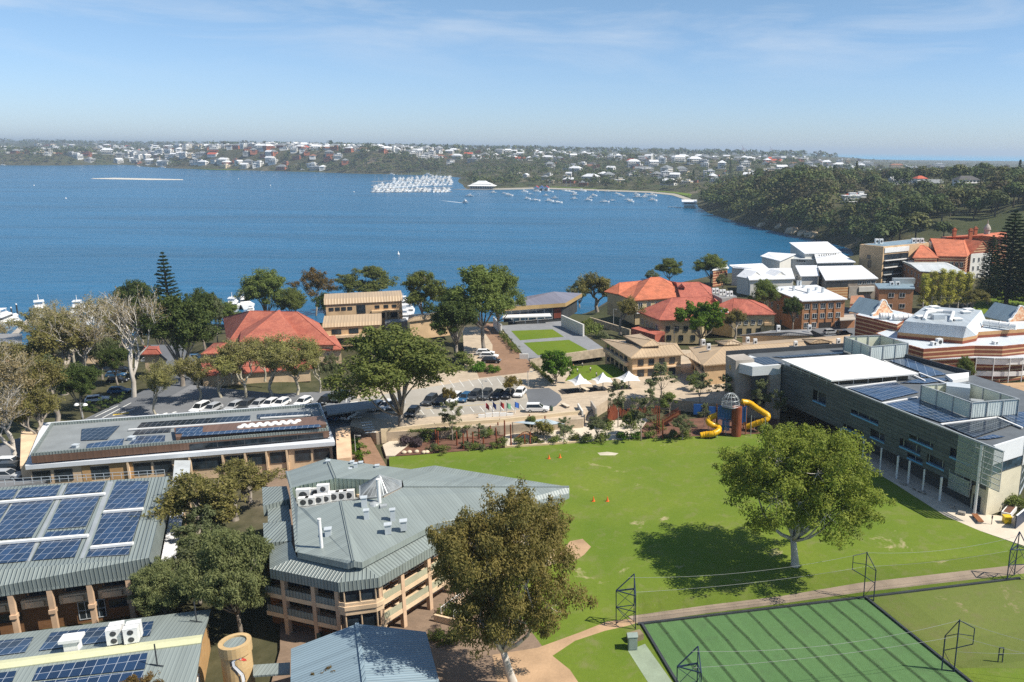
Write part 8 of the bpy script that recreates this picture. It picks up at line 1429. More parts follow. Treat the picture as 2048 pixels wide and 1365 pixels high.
def sail_proto(L, name):
 r = empty(name); b = MB(); hull(b, L, L * .28, L * .085); b.build('hull', HULL, r, recalc=True); m = MB(); m.prism([(-L * .15, -L * .07), (L * .15, -L * .06), (L * .2, 0), (L * .15, L * .06), (-L * .15, L * .07)], L * .09, L * .14); m.build('cabin', HULL, r); m = MB(); m.tube([(L * .06, 0, 0), (L * .06, 0, L * 1.25)], L * .012, 6); m.tube([(L * .06, 0, L * .22), (-L * .34, 0, L * .21)], L * .02, 6); [m.bar((L * .06, 0, L * 1.2), (x, 0, L * .1), .05) for x in (L * .48, -L * .46)]; m.build('mast', STEELW, r); return r
def boats():
 mo, sa, big = motor_proto(10, 'motor_boat'), sail_proto(10, 'sailing_boat'), motor_proto(16, 'motor_yacht'); rng = random.Random(12); Z2 = lambda x, y: (680 + x / 2.844, 270 + y / 2.844); Z1 = lambda x, y: (x / 2.926, 270 + y / 2.926); J = lambda x, y: (x / 2.926, 480 + y / 2.926)
 M_ = [(735, 350, 'm'), (935, 337, 'm'), (962, 347, 'm'), (870, 333, 'm'), (1065, 366, 'm'), (1080, 340, 's'), (1112, 375, 's'), (1120, 326, 'm'), (1170, 348, 'm'), (1190, 379, 'm'), (1190, 325, 's'), (1218, 364, 'm'), (1237, 387, 's'), (1285, 321, 's'), (1330, 331, 'm'), (1330, 368, 'm'), (1332, 345, 'm'), (1378, 322, 'm'), (1412, 374, 'm'), (1422, 362, 'm'), (1443, 348, 'm'), (1505, 383, 's'), (1520, 326, 'm'), (1547, 376, 's'), (1575, 339, 'm'), (1600, 348, 'm'), (1640, 372, 's'), (1650, 382, 'm'), (1685, 343, 'm'), (1690, 358, 'm'), (1728, 357, 'm'), (1742, 346, 'm'), (1778, 348, 'm'), (1778, 376, 'm'), (1455, 322, 'm'), (1050, 326, 'm'), (1310, 326, 's')]
 cmp_ = sorted(range(len(M_)), key=lambda i: M_[i][0])
 near = lambda x: 'the yacht club' if x < 900 else 'the red and white boatshed' if x < 1150 else 'the open middle of the mooring' if x < 1450 else 'the beach' if x < 1640 else 'the white boathouse'
 for i, (x, y, k) in enumerate(M_):
  p = U(*Z2(x, y), WZ + .25); row = 'close to shore' if y < 335 else 'midway out' if y < 362 else 'farthest out'; side = ''
  dup(mo if k == 'm' else sa, p, rng.choice([.1, .2, .15, 3.3]) + rng.uniform(-.15, .15), rng.uniform(.95, 1.5), 'white %s moored %s, off %s' % ('motor boat' if k == 'm' else 'bare masted sailing boat', row, near(x)), 'boat', 'boats moored in the bay')
 p = U(*Z2(715, 388), WZ + .3); dup(mo, p, -.9, 1.35, 'white motor boat under way, drawing a long wake', 'boat'); b = MB()
 for s in (-1, 1):
  for i in range(10): a = p + np.array([-4 - i * 12, (3 + i * 6) * 1, 0]);
 w0 = U(*Z2(700, 388), WZ + .06); w1 = U(*Z2(560, 372), WZ + .06); dd = w1 - w0; nn = np.array([-dd[1], dd[0], 0]) / np.linalg.norm(dd); b = MB(); b.prism([(w0 - nn * 1.5)[:2], (w0 + dd * .25 - nn * 2.4)[:2], (w0 + dd * .6 - nn * 1.6)[:2], w1[:2], (w0 + dd * .6 + nn * 1.6)[:2], (w0 + dd * .25 + nn * 2.4)[:2], (w0 + nn * 1.5)[:2]], WZ - .3, WZ + .06); o = b.build('wake', plain('foam', (.55, .62, .68), .6)); o['kind'] = 'structure'
 S_ = [(15, 176), (70, 174), (140, 173), (195, 171), (285, 173), (375, 171), (430, 171), (1010, 191), (950, 191), (1310, 201), (1410, 201), (1510, 206), (1555, 206), (1600, 206), (1680, 206), (1775, 213), (1860, 214), (1900, 214), (805, 186), (270, 171), (1735, 210)]
 for i, (x, y) in enumerate(S_): p = U(*Z1(x, y + 2), WZ + .3); dup(mo if i % 4 else sa, p, rng.uniform(-.3, .3), rng.uniform(1.5, 2.6), 'tiny white boat anchored along the far left shore, %s' % ('west of the inlet' if x < 500 else 'at the inlet spit' if x < 1100 else 'under the terraced houses'), 'boat', 'boats along the far shore')
 for x, y in ((140, 216), (220, 218), (270, 219), (295, 226), (372, 219), (405, 217), (500, 228), (520, 224), (600, 222)): dup(mo, U(*Z2(x, y + 2), WZ + .3), rng.uniform(-.3, .3), rng.uniform(1.3, 2.2), 'small white boat off the wooded shore behind the marina', 'boat', 'boats off the wooded shore')
 # the crowded marina: pens in rows
 k = 0
 for r_ in range(8):
  for i in range(17):
   x = 748 + i * 9.2 + r_ * 2 + rng.uniform(-2, 2); y = 384.5 - r_ * 3.4 - i * (.55 if r_ > 1 else .1) + (i > 12) * 1.2
   if x > 902 or (r_ > 4 and i < 3): continue
   p = U(x, y, WZ + .3); dup(mo if rng.random() < .62 else sa, p, rng.choice([1.3, -1.7]) + rng.uniform(-.15, .15), rng.uniform(1.3, 1.9), 'white boat packed in the marina pens, %s' % ('outermost row' if r_ == 0 else 'second row' if r_ == 1 else 'middle rows' if r_ < 4 else 'inner rows by the trees'), 'boat', 'boats penned in the marina')
 for r_ in range(4): a, c = U(742, 385 - r_ * 7, WZ + .5), U(905, 384 - r_ * 9, WZ + .5); b = MB(); b.bar(a, c, 2.2, h=.5); o = b.build('marina_jetty', CONC); tag(o, ['outermost', 'second', 'third', 'innermost'][r_] + ' long jetty of the crowded marina', 'jetty', 'marina jetties')
 # near marina, left edge
 NB = [(22, 500, 1.35, 'big', 'large white flybridge yacht at the picture edge'), (105, 490, .8, 'mo', 'small dark canopied boat in the near pens'), (240, 440, 1.25, 'big', 'white flybridge yacht beside the tall mooring pile'), (290, 462, .9, 'mo', 'white boat behind the first bare tree'), (375, 465, .9, 'mo', 'white boat between the bare trees'), (465, 428, 1.1, 'big', 'white yacht seen through the bare crowns'), (560, 460, 1.1, 'big', 'white yacht with raised bridge behind the plane tree'), (655, 455, 1.1, 'big', 'white yacht nearest the norfolk pine'), (610, 490, .9, 'mo', 'white boat low behind the plane tree'), (520, 485, .8, 'mo', 'white boat near the palm clump'), (1370, 408, 1.1, 'big', 'white yacht left of the broad grey green tree'), (1420, 385, 1.2, 'big', 'tall white yacht against the broad grey green tree'), (1470, 418, .9, 'mo', 'white boat over the red roof ridge'), (430, 480, .8, 'mo', 'white boat close to shore under bare branches')]
 for x, y, s, k, l in NB: dup(big if k == 'big' else mo, U(*J(x, y), WZ + .3), 2.0 + rng.uniform(-.3, .3), s, l, 'yacht' if k == 'big' else 'boat', 'boats in the near pens')
 for x, y, l in ((812, 640, 'white boat glimpsed right of the tan office block'), (820, 628, 'white boat farther out right of the tan office block'), (808, 612, 'yacht glimpsed over the carport')): dup(big, U(x, y, WZ + .3), 1.8, .9, l, 'boat', 'boats in the near pens')
 for i, (x, y, t) in enumerate(((72, 445, 400), (105, 440, 380), (55, 520, 470), (182, 445, 405), (325, 420, 375), (1360, 370, 335))): b0, h, _ = fit(*J(x, y), WZ, J(x, t)[1], 1); m = MB(); m.tube([b0 - np.array([0, 0, 1]), b0 + np.array([0, 0, h])], .3, 8); r = m.build('mooring_pile', DARKM); tag(r, ['dark mooring pile left of the tallest one', 'tallest dark mooring pile by the near yachts', 'short pile at the picture edge yacht', 'dark pile left of the flybridge yacht', 'pile among the bare crowns', 'pile before the tall white yacht'][i], 'mooring pile', 'mooring piles'); m = MB(); m.lathe(b0 + np.array([0, 0, h]), [(.34, .002), (.3, .3), (.05, .6)], 8); m.build('pile_cap', WHITE, r)
 a, c = U(30, 668, WZ + .6), U(75, 625, WZ + .6); b = MB(); b.bar(a, c, 2.2, h=.4); o = b.build('jetty', CONC); tag(o, 'pale jetty between the two near flybridge yachts', 'jetty')
 # course buoys on the open river
 for i, (x, y) in enumerate(((68, 372), (132, 398), (477, 359), (541, 372), (797, 510), (708, 385))): p = U(x, y, WZ); m = MB(); m.lathe(p, [(.7, -.2), (.9, .4), (.5, 1.2), (.15, 2.4)], 8); o = m.build('buoy', WHITE); tag(o, ['tiny white buoy below the sandbar, nearer its open end', 'tiny white buoy farthest left on the open water', 'tiny white buoy off the far left shore', 'tiny white buoy off the terraced houses', 'tiny white buoy alone in the middle of the near water', 'tiny white buoy left of the marina'][i], 'buoy', 'buoys on the river')
 for q in (mo, sa, big): drop(q)
boats()
# ------------------------------------------------------------------ houses across the water
def far_house(rng, w, d, h, wall, roof, kind):
 """small distant house as one mesh: walls, window bands, hipped / gabled / flat roof"""
 b = MB(); b.box((0, 0, -4), (w, d, h + 4), 0, 0); n = max(2, int(w / 3.2)); st = max(1, int(h / 2.9))
 for f in range(st):
  z = .7 + f * 2.9
  for i in range(n): x = -w / 2 + w * (i + .5) / n; b.box((x, -d / 2 - .02, z), (w / n * .62, .06, 1.5), 0, 2);
  b.box((w / 2 + .02, 0, z), (.06, d * .5, 1.4), 0, 2); b.box((-w / 2 - .02, 0, z), (.06, d * .5, 1.4), 0, 2)
  if st > 1 and f: b.box((0, -d / 2 - .7, z - .9), (w * .8, 1.4, .2), 0, 0)
 W2, D2 = w / 2 + .6, d / 2 + .6
 if kind == 'flat': b.box((0, 0, h), (w + .8, d + .8, .5), 0, 1); b.box((w * .1, d * .1, h + .5), (w * .4, d * .4, 2.2), 0, 0); b.box((w * .1, d * .1, h + 2.7), (w * .45, d * .45, .3), 0, 1)
 else:
  rz = h + min(w, d) * .3; r0, r1 = ((-W2 + D2 * (.9 if kind == 'hip' else 0), 0, rz), (W2 - D2 * (.9 if kind == 'hip' else 0), 0, rz)); c = [(-W2, -D2, h), (W2, -D2, h), (W2, D2, h), (-W2, D2, h)]
  b.poly([c[0], c[1], r1, r0], 1); b.poly([c[2], c[3], r0, r1], 1); b.poly([c[1], c[2], r1], 1 if kind == 'hip' else 0); b.poly([c[3], c[0], r0], 1 if kind == 'hip' else 0); b.poly(c[::-1], 1)
 return b.mesh('house', [wall, roof, DGLASS])
def far_town():
 rng = random.Random(21); Wm = {'white': plain('house_white', (.74, .73, .70), .8, 0, .06), 'cream': plain('house_cream', lin('#d9c7a8'), .8), 'grey': plain('house_grey', lin('#a5a5a3'), .8), 'brick': plain('house_brick', lin('#a9694c'), .9)}
 Rm = {'red': plain('roof_red', lin('#b5583e'), .8, 0, .2), 'grey': plain('roof_grey', lin('#7c8082'), .7, 0, .2), 'white': plain('roof_white', (.72, .73, .74), .6, 0, .05), 'dark': plain('roof_dark', lin('#4c4a4a'), .7), 'brown': plain('roof_brown', lin('#8a5f48'), .8, 0, .2)}
 mats = [*Wm.values(), *Rm.values(), DGLASS]; lib = []
 for i in range(26):
  wl_ = rng.choice(['white', 'white', 'white', 'white', 'cream', 'cream', 'grey', 'brick']); k = rng.choice(['hip', 'hip', 'gable', 'flat', 'flat']); rf = rng.choice(['white', 'grey', 'grey', 'dark', 'white'] if k == 'flat' else ['red', 'grey', 'grey', 'white', 'white', 'brown', 'dark']); w, d, h = rng.uniform(13, 24), rng.uniform(10, 15), rng.choice([3.4, 6.2, 6.2, 9]); lib.append((far_house(rng, w, d, h, Wm[wl_], Rm[rf], k), '%s %s house, %s %s roof,' % (['', 'low', 'mid height', 'tall'][round(h / 3.1)], wl_, rf, k + ('ped' if k == 'hip' else 'd' if k == 'gable' else '')), k, rf))
 used = []; global HOUSES; HOUSES = []
 SV, SF, SM = [], [], []
 def mass(me, p, rz, s):
  """one more house of the distant suburb that is kept as a single mass"""
  k0 = sum(map(len, SV)); V = np.array([v.co[:] for v in me.vertices]) * s; c, q = math.cos(rz), math.sin(rz); SV.append(np.stack([V[:, 0] * c - V[:, 1] * q, V[:, 0] * q + V[:, 1] * c, V[:, 2]], 1) + p)
  for f in me.polygons: SF.append(tuple(i + k0 for i in f.vertices)); SM.append(mats.index(me.materials[f.material_index]))
 def town(n, px0, px1, d0, d1, where, grp, s=1.0, pick=None, mind=16, zmin=-12, stuff=False):
  t = 0; k = 0
  while k < n and t < n * 40:
   t += 1; px = rng.uniform(px0, px1); dep = rng.uniform(d0, d1); p = place(px, dep)
   if p[2] < zmin or any((p[0] - q[0]) ** 2 + (p[1] - q[1]) ** 2 < (mind * s) ** 2 for q in used[-160:]): continue
   used.append(p); HOUSES.append((px, dep, 8 * s, .012 * dep + 10)); me, l, kk, rf = rng.choice([v for v in lib if pick is None or pick(v)])
   if stuff: mass(me, p, rng.uniform(-.5, .5) + rng.choice([0, 0, 1.57]), s); k += 1; continue
   o = meshobj('house', me, None, p, rng.uniform(-.5, .5) + rng.choice([0, 0, 1.57]), s); q = where(px, dep); tag(o, l + ' ' + q, 'house', grp); k += 1
 hill = lambda px, dep: ('low' if dep < 2650 else 'midway' if dep < 2850 else 'high') + ' on the far hill, ' + ('left slope' if px < 520 else 'near the water tower' if px < 680 else 'toward the marina')
 town(126, 395, 860, 2480, 3080, hill, 'houses on the far hill', 1.5, lambda v: v[3] != 'red' or rng.random() < .3)
 town(40, -20, 330, 3050, 4300, lambda px, dep: 'on the far left shore, ' + ('along the water' if dep < 3500 else 'behind') , 'houses on the far left shore', 1.6); town(20, 850, 1250, 2480, 2950, lambda px, dep: 'on the wooded ridge behind the marina', 'houses on the wooded ridge', 1.2)
 town(10, 930, 1200, 1620, 1900, lambda px, dep: 'among trees behind the yacht club', 'houses behind the yacht club', .9); town(42, 1180, 1560, 1560, 2350, lambda px, dep: ('just behind the bay beach' if dep < 1800 else 'on the rise behind the bay'), 'houses behind the bay', 1.35, None, 18, -11); town(16, 1420, 1700, 1500, 2600, lambda px, dep: 'on the far side of the headland', 'houses beyond the headland', 1.2); town(20, 1600, 2060, 1000, 1700, lambda px, dep: 'among the big trees on the right hill', 'houses on the right hill', 1.15, lambda v: v[2] != 'flat'); town(8, 1700, 2060, 1900, 3200, lambda px, dep: 'on the coastal plain before the ocean', 'houses on the coastal plain', 1.3)
 for a in ((280, 300, 900, 2420, 3200, None, None, 1.35), (240, -60, 400, 2950, 5000, None, None, 1.6), (80, 850, 1280, 2350, 3000, None, None, 1.2), (130, 1100, 1700, 1600, 2900, None, None, 1.2), (50, 1500, 2100, 1800, 3600, None, None, 1.2)): town(*a, None, 18, -11, True)
 bm_ = bpy.data.meshes.new('distant_suburb'); bm_.from_pydata(np.concatenate(SV).tolist(), [], SF); [bm_.materials.append(q) for q in mats]; bm_.polygons.foreach_set('material_index', SM); o = meshobj('distant_suburb', bm_); o['kind'] = 'stuff'
 # larger named buildings
 def block(px, dep, w, d, h, wall, roof, kind, label, cat, rz=0, z=None, name='building'):
  p = place(px, dep); HOUSES.append((px, dep, w * .6, .075 * dep + 20)); z = p[2] if z is None else z; o = meshobj(name, far_house(rng, w, d, h, Wm.get(wall, wall), Rm.get(roof, roof), kind), None, (p[0], p[1], z), rz); tag(o, label, cat); return o
 block(1672, 2300, 13, 12, 34, 'cream', 'cream' if False else 'white', 'flat', 'tall cream apartment tower on the skyline before the ocean', 'tower', 0, 2); block(1661, 2320, 9, 12, 33, 'white', 'white', 'flat', 'slim white apartment tower beside the cream tower', 'tower', 0, 2); block(1612, 2400, 26, 14, 22, 'grey', 'grey', 'flat', 'wide grey slab block left of the cream tower', 'apartment block', .1, 6); block(1705, 3000, 60, 16, 14, 'white', 'white', 'flat', 'long low white block on the coast', 'building', .05, 8); block(1765, 2300, 36, 14, 12, 'cream', 'brown', 'hip', 'pinkish low apartment block before the ocean', 'apartment block', .1, 10); block(1845, 2800, 40, 14, 14, 'white', 'white', 'flat', 'white flats on the coast right of the pinkish block', 'apartment block', 0, 6)
 block(1690, 815, 24, 12, 5, 'white', 'red', 'hip', 'white villa with red roof set in the trees above the cliff', 'house', .15); block(1683, 775, 16, 12, 8, 'white', 'white', 'flat', 'stepped white modern house on the wooded cliff', 'house', .1); block(1700, 800, 12, 10, 8, 'white', 'white', 'flat', 'second white cube house beside the stepped one on the cliff', 'house', .2); block(1812, 900, 13, 10, 8, 'white', 'red', 'hip', 'white house with bright red pyramid roof on the hill', 'house', .3); block(1835, 860, 22, 12, 5, 'cream', 'grey', 'gable', 'cream house with pale grey gabled roof on the hill', 'house', .3); block(1900, 800, 22, 12, 6, 'white', 'dark', 'hip', 'white house with dark hipped roof and chimneys on the hill', 'house', .2); block(1775, 960, 24, 12, 5, 'white', 'white', 'gable', 'long white house left of the red pyramid roof', 'house', .1); block(1990, 860, 24, 14, 5, 'grey', 'dark', 'hip', 'grey roofed house by the dark pines', 'house', .1); block(2030, 900, 14, 10, 7, 'brick', 'red', 'gable', 'brick house near the picture edge on the hill', 'house', 0)
 block(628, 2960, 9, 9, 17, 'white', 'white', 'flat', 'square white water tower on the far hill crest', 'water tower', 0, None, 'water_tower'); block(791, 3000, 9, 9, 14, 'white', 'white', 'flat', 'small white tower on the far ridge', 'tower', 0, None, 'lookout_tower')
 # yacht club, boatsheds, boathouse
 p = U(962, 377, WZ + 2); B = empty('yacht_club', p, 'yacht club with big white tiered pyramid roof and glazed front on the bay', 'yacht club'); m = MB(); m.box((p[0], p[1] + 12, WZ - 1), (42, 20, 7)); m.build('wall', BGLASS, B); m = MB(); [m.box((p[0] - 20 + i * 4.4, p[1] + 1.6, WZ), (.6, .6, 6)) for i in range(10)]; m.build('columns', WHITE, B)
 for s, z0, z1 in ((1.0, 6, 9.5), (.72, 9.6, 12), (.42, 12, 15)): m = MB(); cx, cy_ = p[0], p[1] + 12; ww, dd = 25 * s, 14 * s; c = [(cx - ww, cy_ - dd), (cx + ww, cy_ - dd), (cx + ww, cy_ + dd), (cx - ww, cy_ + dd)]; k = [(cx + (x - cx) * .62, cy_ + (y - cy_) * .62) for x, y in c]; [m.poly([(*c[i], WZ + z0), (*c[(i + 1) % 4], WZ + z0), (*k[(i + 1) % 4], WZ + z1), (*k[i], WZ + z1)]) for i in range(4)]; m.poly([(*q, WZ + z1) for q in k]); m.build('roof', WHITE, B)
 p = U(1078, 381, WZ + 1); B = empty('boatshed', p, 'white boatshed with three red and blue gabled bays at the water edge', 'boatshed')
 for i, cl in enumerate(((.35, .04, .05), (.05, .09, .3), (.35, .04, .05))): m = MB(); x = p[0] - 10 + i * 9; y = p[1] + 3; m.prism([(x, y), (x + 8.4, y), (x + 8.4, y + 14), (x, y + 14)], WZ - .5, WZ + 5.5); m.poly([(x, y - .02, WZ + 5.5), (x + 8.4, y - .02, WZ + 5.5), (x + 4.2, y - .02, WZ + 8.5)]); m.build('wall', WHITE, B); m = MB(); slab_poly(m, [(x - .3, y - .5, WZ + 5.4), (x + 4.2, y - .5, WZ + 8.6), (x + 4.2, y + 14, WZ + 8.6), (x - .3, y + 14, WZ + 5.4)], .25); slab_poly(m, [(x + 4.2, y - .5, WZ + 8.6), (x + 8.7, y - .5, WZ + 5.4), (x + 8.7, y + 14, WZ + 5.4), (x + 4.2, y + 14, WZ + 8.6)], .25); m.build('roof', plain('shed_roof_%d' % i, cl, .6), B); m = MB(); m.box((x + 4.2, y - .1, WZ), (5, .16, 4)); m.build('door', DARKM, B)
 p = U(1379, 417, WZ + .2); B = empty('boathouse', p, 'white two storey boathouse on piles over the water at the foot of the cliff', 'boathouse'); x, y = p[0], p[1]; m = MB(); m.prism([(x - 9, y), (x + 9, y), (x + 9, y + 12), (x - 9, y + 12)], WZ + 3.8, WZ + 8.4); m.build('wall', WHITE, B); m = MB(); m.prism([(x - 7, y + .6), (x + 7, y + .6), (x + 7, y + 11), (x - 7, y + 11)], WZ + .6, WZ + 3.79); m.build('lower_wall', CONC, B); m = MB(); slab_poly(m, [(x - 10, y - 1, WZ + 8.5), (x + 10, y - 1, WZ + 8.5), (x + 10, y + 13, WZ + 10.5), (x - 10, y + 13, WZ + 10.5)], .4); m.build('roof', WHITER, B); m = MB(); m.box((x, y - .3, WZ + 5.5), (15, .5, 1.7)); m.build('window_band', BGLASS, B); m = MB(); [m.tube([(x + dx, y + dy, WZ - 2), (x + dx, y + dy, WZ + .6)], .4, 6) for dx in (-8, -3, 3, 8) for dy in (1, 6, 11)]; m.build('piles', DARKM, B)
 a, c = U(1336, 414, WZ + 1), U(1362, 415, WZ + 1); m = MB(); m.bar(a, c, 2.2, h=.4); [m.tube([(a + (c - a) * t) - np.array([0, 0, 3]), a + (c - a) * t], .3, 6) for t in np.linspace(.05, .95, 5)]; o = m.build('jetty', CONC); tag(o, 'small jetty reaching out from the white boathouse', 'jetty')
 # beach and park by the bay
 gs('beach', [(905, 379), (1000, 379.6), (1080, 378), (1200, 382), (1300, 386), (1345, 391), (1380, 403), (1384, 399), (1350, 387), (1300, 382.5), (1200, 378.6), (1080, 375), (1000, 377)], WZ + .5, plain('wet_sand', (.36, .33, .27), .95), 2.5); gs('shore_park', [(1100, 374.8), (1200, 378.2), (1300, 382), (1350, 386.5), (1380, 394), (1390, 390), (1330, 378), (1200, 372), (1100, 371)], WZ + 1.4, LAWN3, 3); gs('shore_park', [(395, 338.4), (430, 339.6), (480, 340.6), (480, 339.4), (430, 338.0)], WZ + 1.4, LAWN3, 3)
 # port cranes on the horizon
 for px, h, colr, l in ((1473, 62, (.35, .06, .08), 'dark red gantry crane on the horizon, jib raised'), (1480, 34, (.35, .06, .08), 'low red gantry crane beside the raised one'), (1458, 30, (.4, .12, .14), 'small red crane left of the raised one'), (1526, 58, (.5, .35, .36), 'pale pink gantry crane on the horizon near the ocean'), (1508, 30, (.5, .5, .52), 'small grey crane between the two big ones')):
  x, y = at(px, 6800); z = hz(x, y) + 10; m = MB(); [m.bar((x + dx, y, z - 14), (x + dx, y, z + h * .6), 2.6) for dx in (-9, 9)]; m.bar((x - 14, y, z + h * .6), (x + 22, y, z + h * .6), 3.2); m.bar((x - 4, y, z + h * .6), (x - 4, y, z + h * .85), 2.4); m.bar((x + 4, y, z + h * .6), (x - 4 - h * .16, y, z + h * 1.15), 2.6); m.bar((x - 4, y, z + h * .85), (x + 20, y, z + h * .6), 1.2); o = m.build('port_crane', plain('crane_%d' % px, colr, .6)); tag(o, l, 'crane', 'port cranes')
 # slab of limestone cliff showing at the headland foot
 for x, y, s, l in ((1588, 462, 8, 'pale limestone ledge exposed at the cliff foot'), (1608, 468, 6, 'pale boulder group at the water below the cliff'), (1560, 455, 5, 'small rock shelf at the water below the wooded cliff'), (1625, 470, 7, 'long pale rock at the water below the cliff'), (1525, 452, 5, 'rock ledge at the water toward the boathouse')):
  p = land_hit(x, y); m = MB(); r2 = random.Random(x); m.lathe((p[0], p[1], p[2] - 2), [(s * 1.1, 0), (s, 2.5), (s * .7, 4.5), (s * .3, 5.2)], 9); m.v = [(a + r2.uniform(-1, 1), b_ + r2.uniform(-1, 1), c + r2.uniform(-.6, .6)) for a, b_, c in m.v]; o = m.build('rock_ledge', plain('limestone_rock', lin('#b3a48c'), .95, 0, .3, .3)); tag(o, l, 'rock', 'rocks below the cliff')
far_town()
# ------------------------------------------------------------------ trees across the water
def far_trees():
 rng = np.random.default_rng(5); FL = [leafmat('far_leaves_%d' % i, *c, .15, .3) for i, c in enumerate((((.056, .082, .026), (.096, .118, .038), (.042, .060, .021)), ((.098, .112, .036), (.142, .148, .052), (.068, .082, .028)), ((.075, .068, .034), (.112, .098, .048), (.056, .054, .026))))]
 def crown_pts(r, h, n, size, cl=8, base=.25):
  d = rng.normal(size=(cl, 3)); d /= np.linalg.norm(d, axis=1)[:, None]; d[:, 2] = np.abs(d[:, 2]) * .9 - .15; c = d * np.array([r * .62, r * .62, h * .30]) + np.array([0, 0, h * (base + (1 - base) * .52)]); V = leaf_quads(rng, c, np.full(cl, r * .44), n // cl, size, .8, up=.75, nr=.3); return V
 lib = []
 for i in range(7): V = crown_pts(6.5, 12.5, 900, 1.25, 12 + i); lib.append((V, i % 3))
 for i in range(2): # conifers
  z = rng.random(600) ** 1.3; a = rng.random(600) * 6.283; rr = 3.6 * (1 - z) * np.sqrt(rng.random(600)) + .3; c = np.stack([np.cos(a) * rr, np.sin(a) * rr, 2 + z * 20], 1); lib.append((leaf_quads(rng, c, np.full(600, .4), 1, 1.5, .6, up=.8), 0))
 protos_ = []
 for V, mi in lib:
  b = MB(); b.tube([(0, 0, -2), (0, 0, 7)], [.5, .25], 6); nt_ = len(b.v); fv = np.array(b.v); q = np.array([f for f in b.f if len(f) == 4]); Vt = np.concatenate([fv, V]); Fq = np.concatenate([q, np.arange(len(V)).reshape(-1, 4) + nt_]); protos_.append(raw_mesh('tree', Vt, Fq, [BDARK, FL[mi]], np.concatenate([np.zeros(len(q)), np.ones(len(V) // 4)])))
 kinds = ['dark green rounded tree', 'olive green rounded tree', 'brownish green tree', 'dark spreading tree', 'olive spreading tree', 'grey brown bushy tree', 'dense dark tree', 'dark tall conifer', 'dark narrow conifer']; R_ = random.Random(9); n_ = [0]
 def grow(px, dep, s, k, where, grp, zmin=-15.0):
  x, y = at(px, dep); z = hz(x, y)
  if z < zmin: return False
  o = meshobj('tree', protos_[k], None, (x, y, z - .3), R_.uniform(0, 6.3), s); tag(o, kinds[k] + ' ' + where, 'tree', grp); n_[0] += 1; return True
 def blocked(px, dep): return any(abs(px - a) * dep / KX < hw + 10 and b - clr < dep < b + 12 for a, b, hw, clr in HOUSES)
 # the wooded headland, nearest trees one by one
 t = 0; cand = []
 while len(cand) < 190 and t < 6000:
  t += 1; px = R_.uniform(1385, 2130); dep = R_.uniform(520, 1020) if px > 1560 else R_.uniform(690, 1150); x, y = at(px, dep); z = hz(x, y); d = float(shore_dist(np.array([x]), np.array([y]))[0])
  if z < -15 or d < 3 or blocked(px, dep): continue
  if px > 1880 and dep < 560: continue
  if any((x - a) ** 2 + (y - b) ** 2 < 9.0 ** 2 for a, b, *_ in cand): continue
  cand.append((x, y, px, dep, z))
 cand.sort(key=lambda c: c[3])
 for x, y, px, dep, z in cand:
  k = R_.choice([0, 1, 1, 2, 3, 4, 5, 6, 6, 0]); row = 'at the water edge' if z < -6 else 'on the cliff slope' if z < 8 else 'on the hill top'; part = 'near the boathouse' if px < 1500 else 'in the middle of the headland' if px < 1650 else 'behind the white buildings' if px < 1800 else 'above the striped school'
  grow(px, dep, R_.uniform(1.1, 1.75), k, row + ' ' + part, 'trees on the headland')
 for px, dep, s, k, w in ((1648, 1000, 1.25, 7, 'tall above the headland skyline, left of the cream tower'), (1690, 1050, 1.3, 7, 'rising right of the cream tower'), (1932, 900, 2.0, 3, 'crowning the right hill, the largest there'), (1955, 930, 1.5, 6, 'beside the largest tree on the right hill'), (2000, 1000, 1.3, 8, 'on the right hill skyline'), (1870, 1100, 1.4, 6, 'left of the largest tree on the right hill'), (930, 1560, 1.9, 7, 'behind the yacht club'), (1150, 1700, 1.3, 8, 'behind the boatshed'), (1380, 1640, 1.4, 7, 'on the rise behind the bay'), (1352, 1360, 1.6, 6, 'round on the point of the beach'), (1335, 1500, 1.4, 3, 'at the end of the beach'), (1215, 1540, 1.6, 6, 'in the beach park'), (905, 1530, 1.6, 3, 'on the yacht club point'), (918, 1550, 1.5, 6, 'beside the conifer on the yacht club point'), (1280, 1560, 1.3, 4, 'along the beach park'), (1450, 1800, 1.6, 8, 'on the rise among red roofs'), (990, 1580, 1.2, 4, 'right of the yacht club'), (1020, 1600, 1.2, 6, 'between yacht club and boatshed'), (1130, 1580, 1.2, 4, 'right of the boatshed'), (1175, 1600, 1.3, 3, 'behind the beach')): grow(px, dep, s, k, w, 'single trees round the bay')
 # the bank on the near shore below the campus
 for px, dep, s, k, w in ((1700, 560, 1.1, 5, 'behind the white roofs at the water'), (1735, 575, 1.2, 1, 'at the water left of the tan block'), (1760, 560, 1.2, 5, 'behind the tan block'), (1150, 352, .8, 6, 'on the near bank by the chapel')): grow(px, dep, s, k, w, 'single trees round the bay')
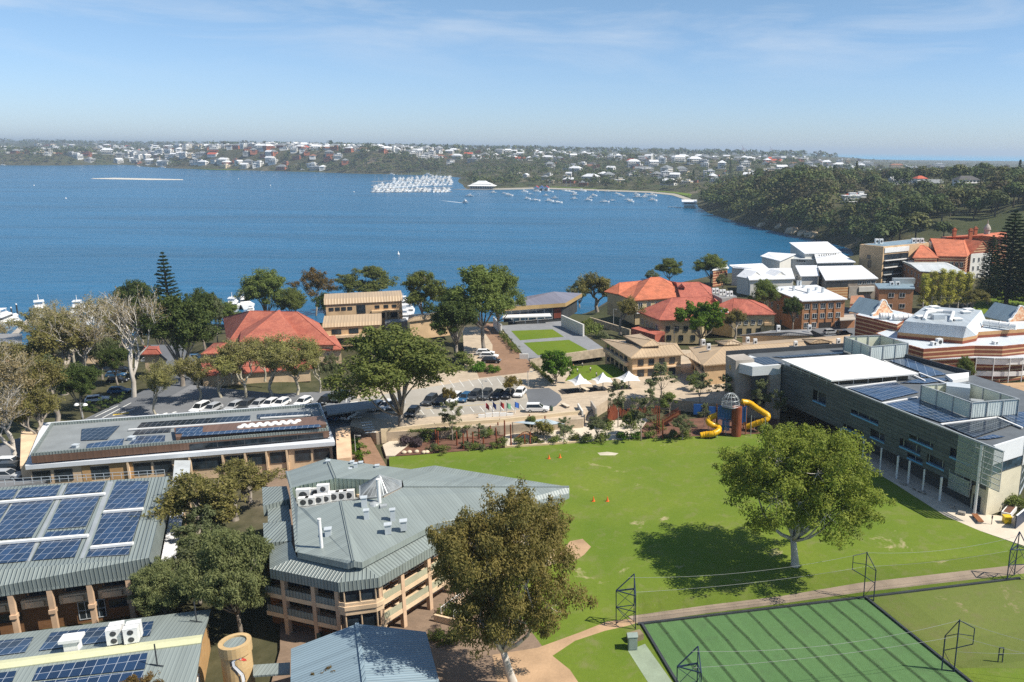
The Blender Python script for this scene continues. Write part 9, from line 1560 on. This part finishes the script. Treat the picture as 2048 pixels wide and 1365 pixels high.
 # everything beyond that reads as one wood
 Vs, Ms = [], []; reg = [(2600, -700, 2700, 1050, 2000, 40, 1.25, 40), (850, 1180, 1600, 1480, 2500, 60, .9, 44), (800, 880, 1250, 1500, 2500, 46, 1.05, 44), (1300, 830, 1280, 2250, 2950, 36, 1.05, 40), (900, 380, 880, 2430, 3150, 40, .8, 36), (1500, 240, 900, 2290, 2560, 44, 1.25, 1), (1500, -200, 300, 2700, 3300, 44, 1.5, 1), (420, 250, 420, 2350, 3000, 36, 1.2, 36), (900, -300, 380, 3400, 5600, 26, 1.2, 30), (2600, -500, 1650, 3100, 9000, 16, 2.0, 24), (900, 1480, 2700, 1800, 5500, 26, .85, 30), (1000, 1560, 2700, 600, 1050, 110, 1.35, 40), (600, 1385, 1700, 680, 1100, 110, 1.5, 1), (480, 1480, 2100, 1000, 1500, 60, 1.05, 44), (260, -500, 380, 60, 70, 1, 1, 1)][:-1]
 for n, p0, p1, d0, d1, q, s, _ in reg:
  px = rng.uniform(p0, p1, n); dep = d0 * (d1 / d0) ** rng.random(n); x = dep * (px - PX) / KX; z = height(x, dep); ok = (z > WZ + .8) & (shore_dist(x, dep) > 4); x, y, z, px = x[ok], dep[ok], z[ok], px[ok]; H_ = np.array(HOUSES); bl = (np.abs(px[:, None] - H_[None, :, 0]) * y[:, None] / KX < H_[None, :, 2] + 7) & (y[:, None] > H_[None, :, 1] - H_[None, :, 3]) & (y[:, None] < H_[None, :, 1] + 12); ok = ~bl.any(1); x, y, z = x[ok], y[ok], z[ok]
  for k in range(len(lib)):
   sel = np.where(rng.integers(0, len(lib), len(x)) == k)[0] if k else np.arange(0)
  idx = rng.integers(0, 7, len(x))
  for i in range(len(x)):
   V = lib[idx[i]][0].reshape(-1, 4, 3); V = V[rng.choice(len(V), q, replace=False)]; c = V.mean(1, keepdims=True); sz = s * rng.uniform(.75, 1.35); g = math.sqrt(900 / q) * .38; V = c * sz + (V - c) * g * sz; a = rng.random() * 6.28; R2 = np.array([[math.cos(a), -math.sin(a), 0], [math.sin(a), math.cos(a), 0], [0, 0, 1]]); Vs.append((V.reshape(-1, 3) @ R2.T + np.array([x[i], y[i], z[i] - 1.0])).astype(np.float32)); Ms.append(np.full(q, lib[idx[i]][1]))
 V = np.concatenate(Vs); o = meshobj('woodland', raw_mesh('woodland', V, np.arange(len(V)).reshape(-1, 4), FL, np.concatenate(Ms))); o['kind'] = 'stuff'
far_trees()
haze()
